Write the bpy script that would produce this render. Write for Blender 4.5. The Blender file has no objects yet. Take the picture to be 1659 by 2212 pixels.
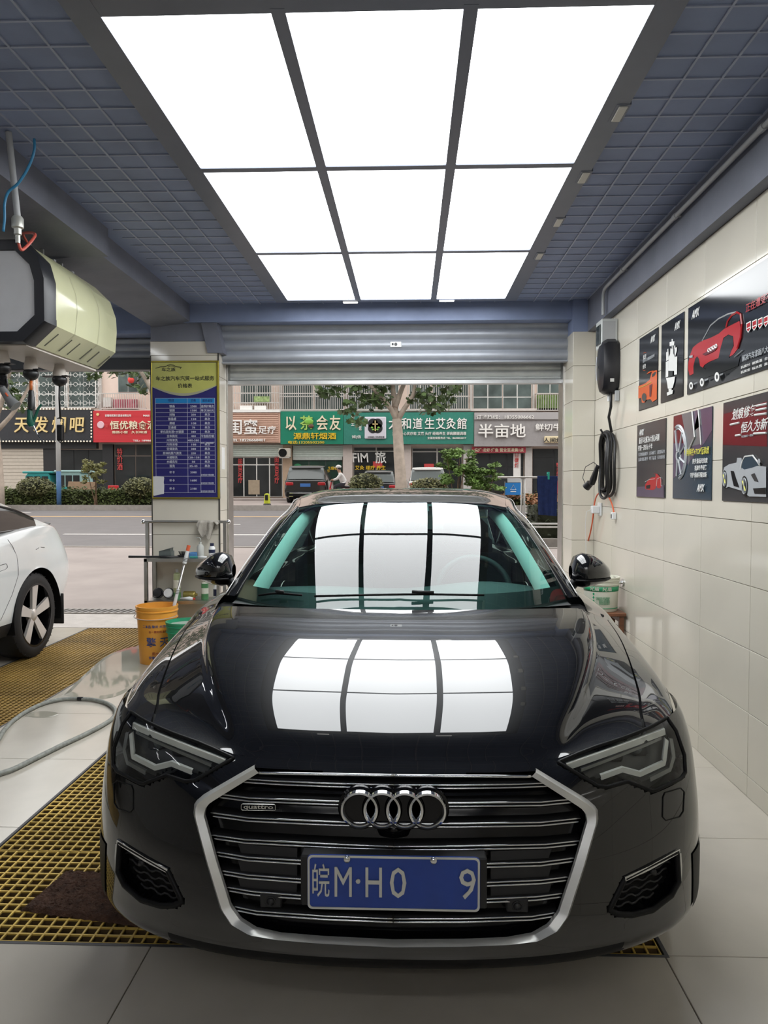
import bpy, math, random
import numpy as np
from mathutils import Vector, Matrix
from mathutils.bvhtree import BVHTree
random.seed(7); rng = np.random.default_rng(7)
scn = bpy.context.scene; COL = scn.collection
PI = math.pi
# ---------------------------------------------------------------- camera
FPX = 1620.0; IW, IH = 1659.0, 2212.0
CAMP = Vector((0, 0, 1.47))
PH = math.atan(56 / FPX); TH = math.atan(55.5 / FPX * math.cos(PH))
cam_d = bpy.data.cameras.new('camera'); cam = bpy.data.objects.new('camera', cam_d); COL.objects.link(cam)
cam.location = CAMP; cam.rotation_euler = (PI/2 - PH, 0, TH)
cam_d.sensor_fit = 'HORIZONTAL'; cam_d.sensor_width = 36; cam_d.lens = 36 * FPX / IW
cam_d.clip_start = .05; cam_d.clip_end = 300
scn.camera = cam
# ---------------------------------------------------------------- sky, exposure
wd = bpy.data.worlds.new('overcast_sky'); scn.world = wd; wd.use_nodes = True
bg = wd.node_tree.nodes['Background']; bg.inputs[0].default_value = (1.0, .985, .97, 1); bg.inputs[1].default_value = 2.5
scn.view_settings.view_transform = 'Standard'; scn.view_settings.look = 'None'
scn.view_settings.gamma = 1; scn.view_settings.use_curve_mapping = False
scn.view_settings.exposure = 0.0
PANEL_L = 7.0          # radiance of the ceiling light panes
# ---------------------------------------------------------------- pixel helpers (photo frame 1659x2212)
_F = Vector((-math.sin(TH)*math.cos(PH), math.cos(TH)*math.cos(PH), -math.sin(PH)))
_R = Vector((math.cos(TH), math.sin(TH), 0)); _U = _R.cross(_F)
def ray(px, py): return (_F + _R*((px-IW/2)/FPX) - _U*((py-IH/2)/FPX)).normalized()
def atY(px, py, Y): r = ray(px, py); return CAMP + r*(Y/r.y)
def atX(px, py, X): r = ray(px, py); return CAMP + r*(X/r.x)
def atZ(px, py, Z): r = ray(px, py); return CAMP + r*((Z-CAMP.z)/r.z)
# ---------------------------------------------------------------- materials
MATS = {}
def mat(name, col, rough=.5, metal=0., var=.0, scale=8., bump=0., bscale=60., ior=1.5, coat=0., emit=0., ecol=None, stretch=None, spec=.5):
    if name in MATS: return MATS[name]
    m = bpy.data.materials.new(name); m.use_nodes = True; nt = m.node_tree; b = nt.nodes['Principled BSDF']
    c = (*col, 1)
    b.inputs['Base Color'].default_value = c; b.inputs['Roughness'].default_value = rough; b.inputs['Metallic'].default_value = metal
    b.inputs['IOR'].default_value = ior; b.inputs['Coat Weight'].default_value = coat; b.inputs['Coat Roughness'].default_value = .02
    b.inputs['Specular IOR Level'].default_value = spec
    if emit: b.inputs['Emission Color'].default_value = (*(ecol or col), 1); b.inputs['Emission Strength'].default_value = emit
    if var or bump:
        tc = nt.nodes.new('ShaderNodeTexCoord'); mp = nt.nodes.new('ShaderNodeMapping'); nt.links.new(tc.outputs['Object'], mp.inputs[0])
        if stretch: mp.inputs['Scale'].default_value = stretch
    if var:
        n = nt.nodes.new('ShaderNodeTexNoise'); n.inputs['Scale'].default_value = scale; n.inputs['Detail'].default_value = 5
        r = nt.nodes.new('ShaderNodeMapRange'); r.inputs[1].default_value = .3; r.inputs[2].default_value = .7
        r.inputs[3].default_value = 1-var; r.inputs[4].default_value = 1+var
        mx = nt.nodes.new('ShaderNodeVectorMath'); mx.operation = 'SCALE'; mx.inputs[0].default_value = col
        nt.links.new(mp.outputs[0], n.inputs['Vector']); nt.links.new(n.outputs[0], r.inputs[0]); nt.links.new(r.outputs[0], mx.inputs['Scale'])
        nt.links.new(mx.outputs[0], b.inputs['Base Color'])
    if bump:
        n2 = nt.nodes.new('ShaderNodeTexNoise'); n2.inputs['Scale'].default_value = bscale; n2.inputs['Detail'].default_value = 4
        bp = nt.nodes.new('ShaderNodeBump'); bp.inputs['Strength'].default_value = bump; bp.inputs['Distance'].default_value = .01
        nt.links.new(mp.outputs[0], n2.inputs['Vector']); nt.links.new(n2.outputs[0], bp.inputs['Height']); nt.links.new(bp.outputs[0], b.inputs['Normal'])
    MATS[name] = m; return m
def glass(name, tint, ior=1.52, refl=1.0, rough=0.):
    if name in MATS: return MATS[name]
    m = bpy.data.materials.new(name); m.use_nodes = True; nt = m.node_tree; nt.nodes.clear()
    o = nt.nodes.new('ShaderNodeOutputMaterial'); mx = nt.nodes.new('ShaderNodeMixShader'); fr = nt.nodes.new('ShaderNodeFresnel')
    t = nt.nodes.new('ShaderNodeBsdfTransparent'); g = nt.nodes.new('ShaderNodeBsdfGlossy')
    fr.inputs[0].default_value = ior; t.inputs[0].default_value = (*tint, 1); g.inputs['Roughness'].default_value = rough
    g.inputs['Color'].default_value = (refl, refl, refl, 1)
    ge = nt.nodes.new('ShaderNodeNewGeometry'); mi = nt.nodes.new('ShaderNodeMix'); mi.data_type = 'FLOAT'     # same reflectance from either face of the sheet
    mi.inputs[2].default_value = ior; mi.inputs[3].default_value = 1/ior; nt.links.new(ge.outputs['Backfacing'], mi.inputs[0]); nt.links.new(mi.outputs[0], fr.inputs[0])
    nt.links.new(fr.outputs[0], mx.inputs[0]); nt.links.new(t.outputs[0], mx.inputs[1]); nt.links.new(g.outputs[0], mx.inputs[2]); nt.links.new(mx.outputs[0], o.inputs[0])
    MATS[name] = m; return m
# ---------------------------------------------------------------- mesh builder
class MB:
    def __init__(s): s.v = []; s.f = []
    def add(s, vs, fs):
        o = len(s.v); s.v += [tuple(p) for p in vs]; s.f += [tuple(i+o for i in f) for f in fs]; return s
    def box(s, x0, x1, y0, y1, z0, z1):
        x0, x1 = min(x0, x1), max(x0, x1); y0, y1 = min(y0, y1), max(y0, y1); z0, z1 = min(z0, z1), max(z0, z1)
        return s.add([(x0,y0,z0),(x1,y0,z0),(x1,y1,z0),(x0,y1,z0),(x0,y0,z1),(x1,y0,z1),(x1,y1,z1),(x0,y1,z1)],
                     [(0,3,2,1),(4,5,6,7),(0,1,5,4),(1,2,6,5),(2,3,7,6),(3,0,4,7)])
    def rbox(s, x0, x1, y0, y1, z0, z1, r=.01):   # chamfered box
        c = [(x0+x1)/2, (y0+y1)/2, (z0+z1)/2]; h = [abs(x1-x0)/2, abs(y1-y0)/2, abs(z1-z0)/2]; r = min(r, *[k*.95 for k in h])
        pts = []; idx = {}
        for sx in (-1,1):
            for sy in (-1,1):
                for sz in (-1,1):
                    S = (sx,sy,sz)
                    for a in range(3):
                        p = [c[k]+S[k]*(h[k]-(0 if k == a else r)) for k in range(3)]
                        idx[S+(a,)] = len(pts); pts.append(p)
        fs = []
        for a in range(3):
            b, d = (a+1)%3, (a+2)%3
            for sg in (-1,1):
                def S(u, w):
                    t = [0,0,0]; t[a] = sg; t[b] = u; t[d] = w; return tuple(t)
                q = [idx[S(-1,-1)+(a,)], idx[S(1,-1)+(a,)], idx[S(1,1)+(a,)], idx[S(-1,1)+(a,)]]
                fs.append(tuple(q if sg > 0 else q[::-1]))
        for a in range(3):                          # edge bevels along axis a
            b, d = (a+1)%3, (a+2)%3
            for sb in (-1,1):
                for sd in (-1,1):
                    def S(u):
                        t = [0,0,0]; t[a] = u; t[b] = sb; t[d] = sd; return tuple(t)
                    q = [idx[S(-1)+(b,)], idx[S(1)+(b,)], idx[S(1)+(d,)], idx[S(-1)+(d,)]]
                    fs.append(tuple(q if sb*sd < 0 else q[::-1]))
        for sx in (-1,1):
            for sy in (-1,1):
                for sz in (-1,1):
                    S = (sx,sy,sz); q = [idx[S+(0,)], idx[S+(1,)], idx[S+(2,)]]
                    fs.append(tuple(q if sx*sy*sz > 0 else q[::-1]))
        return s.add(pts, fs)
    def ring(s, c, u, v, r, n): return [c + u*(r*math.cos(2*PI*i/n)) + v*(r*math.sin(2*PI*i/n)) for i in range(n)]
    def tube(s, pts, r, n=8, cap=True, closed=False):
        pts = [Vector(p) for p in pts]; m = len(pts); rs = r if isinstance(r, (list, tuple)) else [r]*m
        rings = []; up = None
        for i in range(m):
            a = pts[(i-1) % m] if (i or closed) else pts[0]; b = pts[(i+1) % m] if (i < m-1 or closed) else pts[-1]
            t = (b-a).normalized()
            if up is None: up = Vector((0,0,1)) if abs(t.z) < .9 else Vector((1,0,0))
            u = t.cross(up).normalized(); w = u.cross(t).normalized(); up = w
            rings.append(s.ring(pts[i], u, w, rs[i], n))
        vs = [p for rg in rings for p in rg]; fs = []
        for i in range(m if closed else m-1):
            j = (i+1) % m
            for k in range(n): l = (k+1) % n; fs.append((i*n+k, i*n+l, j*n+l, j*n+k))
        if cap and not closed: fs.append(tuple(range(n))[::-1]); fs.append(tuple(range((m-1)*n, m*n)))
        return s.add(vs, fs)
    def cyl(s, p0, p1, r0, r1=None, n=16, cap=True): return s.tube([p0, p1], [r0, r0 if r1 is None else r1], n, cap)
    def lathe(s, prof, c=(0,0,0), axis='z', n=24):     # prof: (radius, height)
        vs = []; fs = []; c = Vector(c); m = len(prof)
        ax = {'x': (Vector((0,1,0)),Vector((0,0,1)),Vector((1,0,0))), 'y': (Vector((0,0,1)),Vector((1,0,0)),Vector((0,1,0))), 'z': (Vector((1,0,0)),Vector((0,1,0)),Vector((0,0,1)))}[axis] if isinstance(axis, str) else axis
        for (r, h) in prof: vs += s.ring(c+ax[2]*h, ax[0], ax[1], max(r, 1e-4), n)
        for i in range(m-1):
            for k in range(n): l = (k+1) % n; fs.append((i*n+k, i*n+l, (i+1)*n+l, (i+1)*n+k))
        return s.add(vs, fs)
    def prism(s, poly, d):                             # poly: 3D points, extruded by vector d
        n = len(poly); P = [Vector(p) for p in poly]; D = Vector(d)
        vs = P + [p+D for p in P]
        fs = [tuple(range(n))[::-1], tuple(range(n, 2*n))] + [(i, (i+1) % n, n+(i+1) % n, n+i) for i in range(n)]
        return s.add(vs, fs)
    def grid(s, G, flip=False, wrap=False):            # G: rows of points
        r = len(G); c = len(G[0]); vs = [p for row in G for p in row]; fs = []
        for i in range(r-1):
            for j in range(c if wrap else c-1):
                k = (j+1) % c; q = (i*c+j, i*c+k, (i+1)*c+k, (i+1)*c+j); fs.append(q[::-1] if flip else q)
        return s.add(vs, fs)
    def sphere(s, c, r, n=12, m=8, sc=(1,1,1)):
        G = [[(c[0]+sc[0]*r*math.sin(PI*i/m)*math.cos(2*PI*j/n), c[1]+sc[1]*r*math.sin(PI*i/m)*math.sin(2*PI*j/n), c[2]-sc[2]*r*math.cos(PI*i/m)) for j in range(n)] for i in range(m+1)]
        return s.grid(G, False, True)
    def torus(s, c, R, r, u, v, n=32, k=10):
        c = Vector(c); u = Vector(u); v = Vector(v)
        return s.tube([c + u*(R*math.cos(2*PI*i/n)) + v*(R*math.sin(2*PI*i/n)) for i in range(n)], r, k, closed=True)
    def mirror(s, cx):                                 # append mirrored copy about x = cx
        n = len(s.v); mp = []
        for (x, y, z) in s.v[:n]:
            if abs(x-cx) < 1e-5: mp.append(len(mp))            # points on the axis are shared
            else: mp.append(len(s.v)); s.v.append((2*cx-x, y, z))
        s.f += [tuple(mp[i] for i in f)[::-1] for f in s.f[:]]; return s
    def build(s, name, m, parent=None, smooth=False, loc=None, sharp=None):
        me = bpy.data.meshes.new(name); me.from_pydata(s.v, [], s.f); me.validate(); me.update()
        return link(name, me, m, parent, smooth, loc)
def link(name, me, m, parent=None, smooth=False, loc=None):
    if m is not None and not me.materials: me.materials.append(m)
    if smooth == 'auto':
        for p in me.polygons: p.use_smooth = True
        try: me.set_sharp_from_angle(angle=math.radians(38))
        except Exception: pass
    elif smooth:
        for p in me.polygons: p.use_smooth = True
    o = bpy.data.objects.new(name, me); COL.objects.link(o)
    if loc is not None: o.location = loc
    if parent is not None: attach(o, parent)
    return o
def world_origin(p):
    M = Vector((0,0,0))
    q = p
    while q is not None: M = M + Vector(q.get('_o', (0,0,0))); q = None
    return M
ORIG = {}
def attach(o, parent):
    o.parent = parent; L = ORIG.get(parent.name, Vector((0,0,0)))
    o.matrix_parent_inverse = Matrix.Translation(-L)
    if parent.name not in ORIG: ORIG[parent.name] = Vector(parent.location)
def thing(name, label, cat, loc=(0,0,0), group=None):
    o = bpy.data.objects.new(name, None); COL.objects.link(o); o.location = loc; o.empty_display_size = .1
    ORIG[o.name] = Vector(loc); o['label'] = label; o['category'] = cat
    if group: o['group'] = group
    return o
def tag(o, label, cat, group=None):
    o['label'] = label; o['category'] = cat
    if group: o['group'] = group
    return o
def struct(o, label=None):
    o['kind'] = 'structure'
    if label: o['label'] = label
    return o
def sroot(name, label=None, loc=(0,0,0)):
    o = bpy.data.objects.new(name, None); COL.objects.link(o); o.location = loc; ORIG[o.name] = Vector(loc); return struct(o, label)
def text(name, body, size, m, parent, p, right=(1,0,0), up=(0,0,1), align='CENTER', ext=.004, bold=0., shear=0., space=1., line=1., sx=1., width=None):
    cu = bpy.data.curves.new(name, 'FONT'); cu.body = body; cu.size = size; cu.align_x = align; cu.align_y = 'CENTER'
    if any(ord(ch) > 0x2e80 for ch in body): bold = min(bold, .011)          # heavier outlines break dense characters
    cu.extrude = ext; cu.offset = bold*size; cu.shear = shear; cu.space_character = space; cu.space_line = line; cu.resolution_u = 2
    o = bpy.data.objects.new(name, cu); me = bpy.data.meshes.new_from_object(o); bpy.data.objects.remove(o)
    r = Vector(right).normalized(); u = Vector(up).normalized(); n = r.cross(u)
    if width and len(me.vertices):
        xs = [v.co.x for v in me.vertices]; sx = width/max(1e-6, max(xs)-min(xs))
    M = Matrix(((r.x*sx,u.x,n.x,p[0]),(r.y*sx,u.y,n.y,p[1]),(r.z*sx,u.z,n.z,p[2]),(0,0,0,1)))
    me.transform(M); me.materials.clear()
    return link(name, me, m, parent)
def copy_tree(o, parent=None, loc=None, label=None, rot=None):
    c = o.copy(); COL.objects.link(c)
    if parent is not None: c.parent = parent
    if loc is not None: c.location = loc
    if rot is not None: c.rotation_euler = rot
    if label: c['label'] = label
    for ch in o.children: copy_tree(ch, c)
    return c
def catmull(P, n):
    P = np.array(P, float); m = len(P); out = []
    T = np.linspace(0, m-1, n)
    for t in T:
        i = min(int(t), m-2); f = t-i
        p1, p2 = P[i], P[i+1]; p0 = P[i-1] if i > 0 else 2*p1-p2; p3 = P[i+2] if i+2 < m else 2*p2-p1
        out.append(.5*((2*p1)+(-p0+p2)*f+(2*p0-5*p1+4*p2-p3)*f*f+(-p0+3*p1-3*p2+p3)*f**3))
    return np.array(out)
def bicubic(G, nu, nv):                                # G rows x cols x 3
    A = np.array([catmull(r, nv) for r in G]); return np.array([catmull(A[:, j], nu) for j in range(nv)]).transpose(1, 0, 2)
def inpoly(x, y, poly):
    c = False; n = len(poly); j = n-1
    for i in range(n):
        if (poly[i][1] > y) != (poly[j][1] > y) and x < (poly[j][0]-poly[i][0])*(y-poly[i][1])/(poly[j][1]-poly[i][1])+poly[i][0]: c = not c
        j = i
    return c
# ---------------------------------------------------------------- common materials
M_navy = mat('navy_ceiling_paint', (.23,.28,.43), .6, var=.12, scale=3, bump=.1)
M_gridbar = mat('grey_blue_grid_paint', (.36,.40,.52), .45, var=.08)
M_beam = mat('slate_beam_paint', (.18,.19,.235), .65, var=.12, scale=4, bump=.15, bscale=40)
M_tile = mat('cream_wall_tile', (.66,.62,.53), .09, var=.035, scale=2, spec=.6)
M_tilef = mat('beige_floor_tile', (.53,.49,.42), .16, var=.06, scale=3, bump=.02, bscale=20, spec=.5)
M_grout = mat('brown_grout', (.22,.17,.11), .8, var=.2)
M_grey = mat('grey_concrete', (.22,.22,.21), .8, var=.12, bump=.2)
M_white = mat('white_plastic', (.75,.76,.76), .35, var=.02)
M_black = mat('black_plastic', (.012,.012,.014), .35, var=.1)
M_rubber = mat('black_rubber', (.014,.014,.015), .65, var=.15, bump=.1)
M_steel = mat('stainless_steel', (.50,.49,.47), .32, 1., var=.1, scale=12, bump=.03)
M_chrome = mat('chrome', (.72,.73,.74), .07, 1., var=.02)
# ================================================================ THE ROOM
ZC = 3.07                                            # underside of the open grid ceiling
XW = atZ(1615.3, 1719.4, 0).x                         # right wall, from its foot
YR = atX(1284.5, 1165, XW).y                          # front face of the right pillar
YL = 6.66                                             # front face of the left pillar
PITS = [(-1.67,.80,2.33,5.65), (-3.32,-2.50,2.45,7.62)]
def rect_minus(rects, pits):
    out = rects
    for (a0,a1,b0,b1) in pits:
        nx = []
        for (x0,x1,y0,y1) in out:
            if x1 <= a0 or x0 >= a1 or y1 <= b0 or y0 >= b1: nx.append((x0,x1,y0,y1)); continue
            if y0 < b0: nx.append((x0,x1,y0,b0))
            if y1 > b1: nx.append((x0,x1,b1,y1))
            yy0, yy1 = max(y0,b0), min(y1,b1)
            if x0 < a0: nx.append((x0,a0,yy0,yy1))
            if x1 > a1: nx.append((a1,x1,yy0,yy1))
        out = nx
    return out
FX0, FX1, FY0, FY1 = -6.4, XW+.02, -4.0, 7.64
b = MB()
for r in rect_minus([(FX0,FX1,FY0,FY1)], PITS): b.box(r[0],r[1],r[2],r[3],-.32,-.012)
b.box(FX0,FX1,FY0,FY1,-.36,-.32)
floor = struct(b.build('floor', M_grout), 'beige tiled garage floor with drain pits')
T = .80; TX = 1.625; XO = .80; g = .0015
nx0 = math.floor((FX0-XO)/TX); nx1 = math.ceil((FX1-XO)/TX); ny0 = math.floor((FY0-2.33)/T); ny1 = math.ceil((FY1-2.33)/T)
tmesh = {}
def tile_mesh(w, d, h, key):
    k = (round(w,3), round(d,3), round(h,3), key)
    if k not in tmesh:
        me = MB().rbox(-w/2, w/2, -d/2, d/2, -h, 0, .0015); mm = bpy.data.meshes.new('tile'); mm.from_pydata(me.v, [], me.f); mm.update(); tmesh[k] = mm
    return tmesh[k]
for i in range(nx0, nx1):
    for j in range(ny0, ny1):
        r = (max(XO+i*TX,FX0), min(XO+(i+1)*TX,FX1), max(2.33+j*T,FY0), min(2.33+(j+1)*T,FY1))
        if r[1]-r[0] < .01 or r[3]-r[2] < .01: continue
        for (x0,x1,y0,y1) in rect_minus([r], PITS):
            if x1-x0 < .02 or y1-y0 < .02: continue
            me = tile_mesh(x1-x0-2*g, y1-y0-2*g, .012, 'f')
            link('tile', me, M_tilef, floor, loc=((x0+x1)/2, (y0+y1)/2, 0))
# right wall, tile by tile
wr = struct(MB().box(XW, XW+.2, -4, YR+.42, 0, 3.5).build('wall_right', M_grout), 'cream tiled side wall with posters')
ZR = [0, .10, .40, .70, 1.0, 1.303, 1.604, 1.905, 2.206, 2.507, 2.80]
yg = [atX(p, 1165, XW).y for p in (1626.4, 1517.8, 1436.5, 1374.8, 1324)]
step = (yg[-1]-yg[0])/4
YG = [yg[0]+step*k for k in range(-13, 5)] + [YR]
me_cache = {}
for a, bq in zip(YG[:-1], YG[1:]):
    for z0, z1 in zip(ZR[:-1], ZR[1:]):
        k = (round(bq-a,3), round(z1-z0,3))
        if k not in me_cache:
            q = MB().rbox(-.008, 0, -(bq-a)/2+.0015, (bq-a)/2-.0015, -(z1-z0)/2+.0015, (z1-z0)/2-.0015, .001); mm = bpy.data.meshes.new('tile'); mm.from_pydata(q.v, [], q.f); mm.update(); me_cache[k] = mm
        link('tile', me_cache[k], M_tile, wr, loc=(XW, (a+bq)/2, (z0+z1)/2))
# right pillar (projects from the wall), corner clad with tiles
XP = atY(1236, 1000, YR).x
pr = struct(MB().box(XP+.008, XW, YR+.008, YR+.42, 0, 2.80).build('pillar_right', M_grout), 'cream tiled pillar beside the roller shutter')
for z0, z1 in zip(ZR[:-1], ZR[1:]):
    link('tile', bpy.data.meshes.new_from_object(MB().rbox(XP+.002, XW-.009, YR, YR+.008, z0+.0015, z1-.0015, .001).build('tmp', M_tile)), M_tile, pr)
    bpy.data.objects.remove(bpy.data.objects['tmp'])
    link('tile', bpy.data.meshes.new_from_object(MB().rbox(XP, XP+.008, YR+.002, YR+.42, z0+.0015, z1-.0015, .001).build('tmp', M_tile)), M_tile, pr)
    bpy.data.objects.remove(bpy.data.objects['tmp'])
struct(MB().box(XP, XW, YR+.004, YR+.42, 2.80, 3.5).build('pillar_head_right', M_navy))
# left pillar
XL0 = atY(327, 1000, YL).x; XL1 = atY(474, 1000, YL).x; YLB = atX(490, 1000, XL1).y
pl = struct(MB().box(XL0+.008, XL1-.008, YL+.008, YLB, 0, 2.745).build('pillar_left', M_grout), 'cream tiled pillar between the two garage bays')
M_trim = mat('dark_metal_edge_trim', (.10,.095,.085), .4, .6, var=.1)
zl = [0, .52, 1.04]
for py in (1155,):
    zl[2] = atY(400, 1155, YL).z
zl[1] = zl[2]-.60; zl = [0, zl[1], zl[2], atY(400,1075,YL).z-.01, 1.97, atY(400, 768, YL).z, atY(400, 737, YL).z]
for z0, z1 in zip(zl[:-1], zl[1:]):
    MB().rbox(XL0+.001, XL1-.010, YL, YL+.008, z0+.0015, z1-.0015, .001).build('tile', M_tile, pl)
for k in range(9):
    MB().rbox(XL1-.008, XL1, YL+.002, YLB, k*.3+.05, k*.3+.347, .001).build('tile', M_tile, pl)
struct(MB().box(XL0+.004, XL1-.003, YL+.004, YLB, zl[-1]+.002, 3.5).build('pillar_head_left', M_beam))
MB().box(XL1-.011, XL1+.002, YL-.003, YL+.010, 0, zl[-1]).box(XL0-.002, XL0+.008, YL-.003, YL+.012, 0, zl[-2]).build('edge_trim', M_trim, pl)
# other walls that close the place
struct(MB().box(-6.6, -6.4, -4, 9.0, 0, 3.6).build('wall_left', mat('off_white_plaster', (.55,.54,.50), .7, var=.06, bump=.1)))
struct(MB().box(-6.6, XW+.2, -4.2, -4.0, 0, 3.6).build('wall_back', mat('grey_plaster', (.68,.67,.64), .7, var=.08, bump=.1)))
YF = 7.12                                            # plane of the street-side lintel
wf = MB().box(-6.6, XW+.2, YF+.12, YF+.36, 2.82, 15).box(-45, -6.6, YF-.3, YF+.36, -.3, 15).box(XW+.2, 45, YF-.3, YF+.36, -.3, 15)
struct(wf.build('wall_front', M_grey), 'lintel wall above the garage opening')
struct(MB().box(-6.6, -5.75, 6.6, 7.4, 0, 3.5).build('pillar_outer', M_tile))
# ceiling: dark slab with a grid of blades below it
ceil = struct(MB().box(-6.6, XW+.2, -4.2, YF+.36, ZC+.0065, ZC+.5).build('ceiling', M_navy), 'dark navy ceiling with open metal grid')
PL = dict(near=atZ(815, 12, ZC-.03).y, far=atZ(857, 648, ZC-.03).y, x0=atZ(612, 650, ZC-.03).x, x1=atZ(1102, 643, ZC-.03).x)
GX0, GX1, GY0, GY1 = -1.86, XW-.005, -2.2, 6.62
bw = .0045
M_gb = M_gridbar
xs = [PL['x0']-.09-.15*k for k in range(1, 12)] + [PL['x1']+.09+.15*k for k in range(1, 12)]
for x in xs:
    if GX0 < x < GX1: MB().box(x-bw, x+bw, GY0, GY1, ZC, ZC+.0065).build('grid_bar', M_gb, ceil)
for k in range(9):
    x = PL['x0']+.1+k*(PL['x1']-PL['x0']-.2)/8
    for (ya, yb) in ((PL['far']+.05, GY1), (GY0, PL['near']-.05)): MB().box(x-bw, x+bw, ya, yb, ZC, ZC+.0065).build('grid_bar', M_gb, ceil)
y = GY0; 
while y < GY1:
    if PL['near']-.05 < y < PL['far']+.05:
        MB().box(GX0, PL['x0']-.06, y-bw, y+bw, ZC+.001, ZC+.0065).build('grid_bar', M_gb, ceil)
        MB().box(PL['x1']+.06, GX1, y-bw, y+bw, ZC+.001, ZC+.0065).build('grid_bar', M_gb, ceil)
    else: MB().box(GX0, GX1, y-bw, y+bw, ZC+.001, ZC+.0065).build('grid_bar', M_gb, ceil)
    y += .15
# dark boxed beams along the ceiling
bx = -1.885; bz = 2.904
struct(MB().box(-2.55, bx, -4, 4.68, bz, ZC+.2).build('beam_near', M_beam), 'dark painted ceiling beam above the reel cabinet')
m = MB(); m.prism([(-2.29,4.68,bz-.02),(bx-.06,4.68,bz+.02),(bx-.06,4.68,ZC+.2),(-2.29,4.68,ZC+.2)], (0,YL+.3-4.68,0))
struct(m.build('beam_far', M_beam))
m = MB()   # slanting corbel where the beam meets the left pillar
c = [atY(423,644,YL-.02), atY(456,644,YL-.02), atY(482,762,YL-.02), atY(448,762,YL-.02)]
m.prism(c, (0,.30,0)); struct(m.build('corbel', M_beam))
struct(MB().box(XW-.075, XW-.009, -4, YR, 2.80, ZC+.06).build('trim_1', M_beam), 'dark boxed strip along the top of the tiled wall')
z = atY(850, 697, 6.70).z
struct(MB().box(XL1-.3, XW, 6.62, 6.765, z, ZC+.3).build('beam_cross', M_navy), 'dark cross beam over the roller shutter')
struct(MB().box(-6.4, XL1-.3, 6.72, 6.92, atY(250,722,6.75).z, ZC+.3).build('beam_cross_side', M_navy))
# ---- big ceiling light: frame and nine panes
M_pane = mat('lit_white_diffuser', (.9,.92,.95), .5, emit=PANEL_L, ecol=(.955,.985,1.0), var=.01)
M_frame = mat('slate_light_frame', (.15,.165,.21), .4, .3, var=.05)
cl = thing('ceiling_light', 'large glowing ceiling light of nine white panes in a slate frame', 'ceiling light', ((PL['x0']+PL['x1'])/2, (PL['near']+PL['far'])/2, ZC+.06))
zp = ZC-.03
wx = [PL['x0'] + (PL['x1']-PL['x0'])*k/3 for k in range(4)]
ry = [PL['near'], atZ(843,362,zp).y, atZ(850,545,zp).y, PL['far']]
gb = .024
for i in range(3):
    for j in range(3):
        MB().rbox(wx[i]+gb, wx[i+1]-gb, ry[j]+gb, ry[j+1]-gb, zp+.002, zp+.012, .002).build('pane', M_pane, cl)
for i in range(4):
    e = .04 if i in (0,3) else .024
    MB().box(wx[i]-(e if i else .065), wx[i]+(e if i < 3 else .065), ry[0]-.085, ry[3]+.045, zp-.004, ZC+.06).build('frame_bar', M_frame, cl) if i in (0,3) else MB().box(wx[i]-e, wx[i]+e, ry[0], ry[3], zp-.004, ZC+.06).build('frame_bar', M_frame, cl)
for j in range(4):
    MB().box(wx[0]+.04, wx[3]-.04, ry[j]-(.024 if 0 < j < 3 else (.085 if j == 0 else .018)), ry[j]+(.024 if j != 3 else .045), zp-.003, ZC+.06).build('frame_bar', M_frame, cl)
# small LED strip lamps around the frame
M_led = mat('lit_led_strip', (.95,.95,.92), .4, emit=2.2, ecol=(1,.98,.93), var=.01)
M_ledo = mat('unlit_led_strip', (.62,.60,.55), .4, var=.02)
def led(px, py, along, lit, lab):
    ZL = zp-.006; p = atZ(px, py, ZL); t = thing('strip_lamp', lab, 'lamp', (p.x,p.y,ZC), 'strip lamps around the ceiling light')
    lx, ly = (.062,.018) if along == 'x' else (.018,.062)
    MB().rbox(p.x-lx-.012,p.x+lx+.012,p.y-ly-.012*(along=='y'),p.y+ly+.012*(along=='y'),ZL-.001,ZC+.004,.002).build('housing', M_frame, t)
    MB().rbox(p.x-lx,p.x+lx,p.y-ly,p.y+ly,ZL-.007,ZL,.002).build('diffuser', M_led if lit else M_ledo, t)
for (px,py,sd) in ((757,652.5,'white-car'),(965,649,'poster-wall')): led(px,py,'x',True,'small lit strip lamp at the shutter end of the ceiling light, on the %s side' % sd)
for x, sd in ((wx[1]-.2,'white-car'), (wx[2]+.06,'poster-wall')):
    p = Vector((x, ry[0]-.12, ZC)); t = thing('strip_lamp', 'small lit strip lamp at the bonnet end of the ceiling light, on the %s side' % sd, 'lamp', p, 'strip lamps around the ceiling light')
    MB().rbox(x-.075,x+.075,p.y-.018,p.y+.018,ZC-.004,ZC+.01,.002).build('housing', M_frame, t)
    MB().rbox(x-.062,x+.062,p.y-.018,p.y+.018,ZC-.010,ZC-.003,.002).build('diffuser', M_led, t)
for (px,py,sd) in ((1338,245,'beside the panes over the bonnet'),(1261,383,'where the middle row of panes begins'),(1206,480,'where the middle row of panes ends'),(1165,553,'beside the row of panes by the shutter')): led(px,py,'y',False,'unlit pale strip lamp on the poster-wall side, '+sd)
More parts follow.
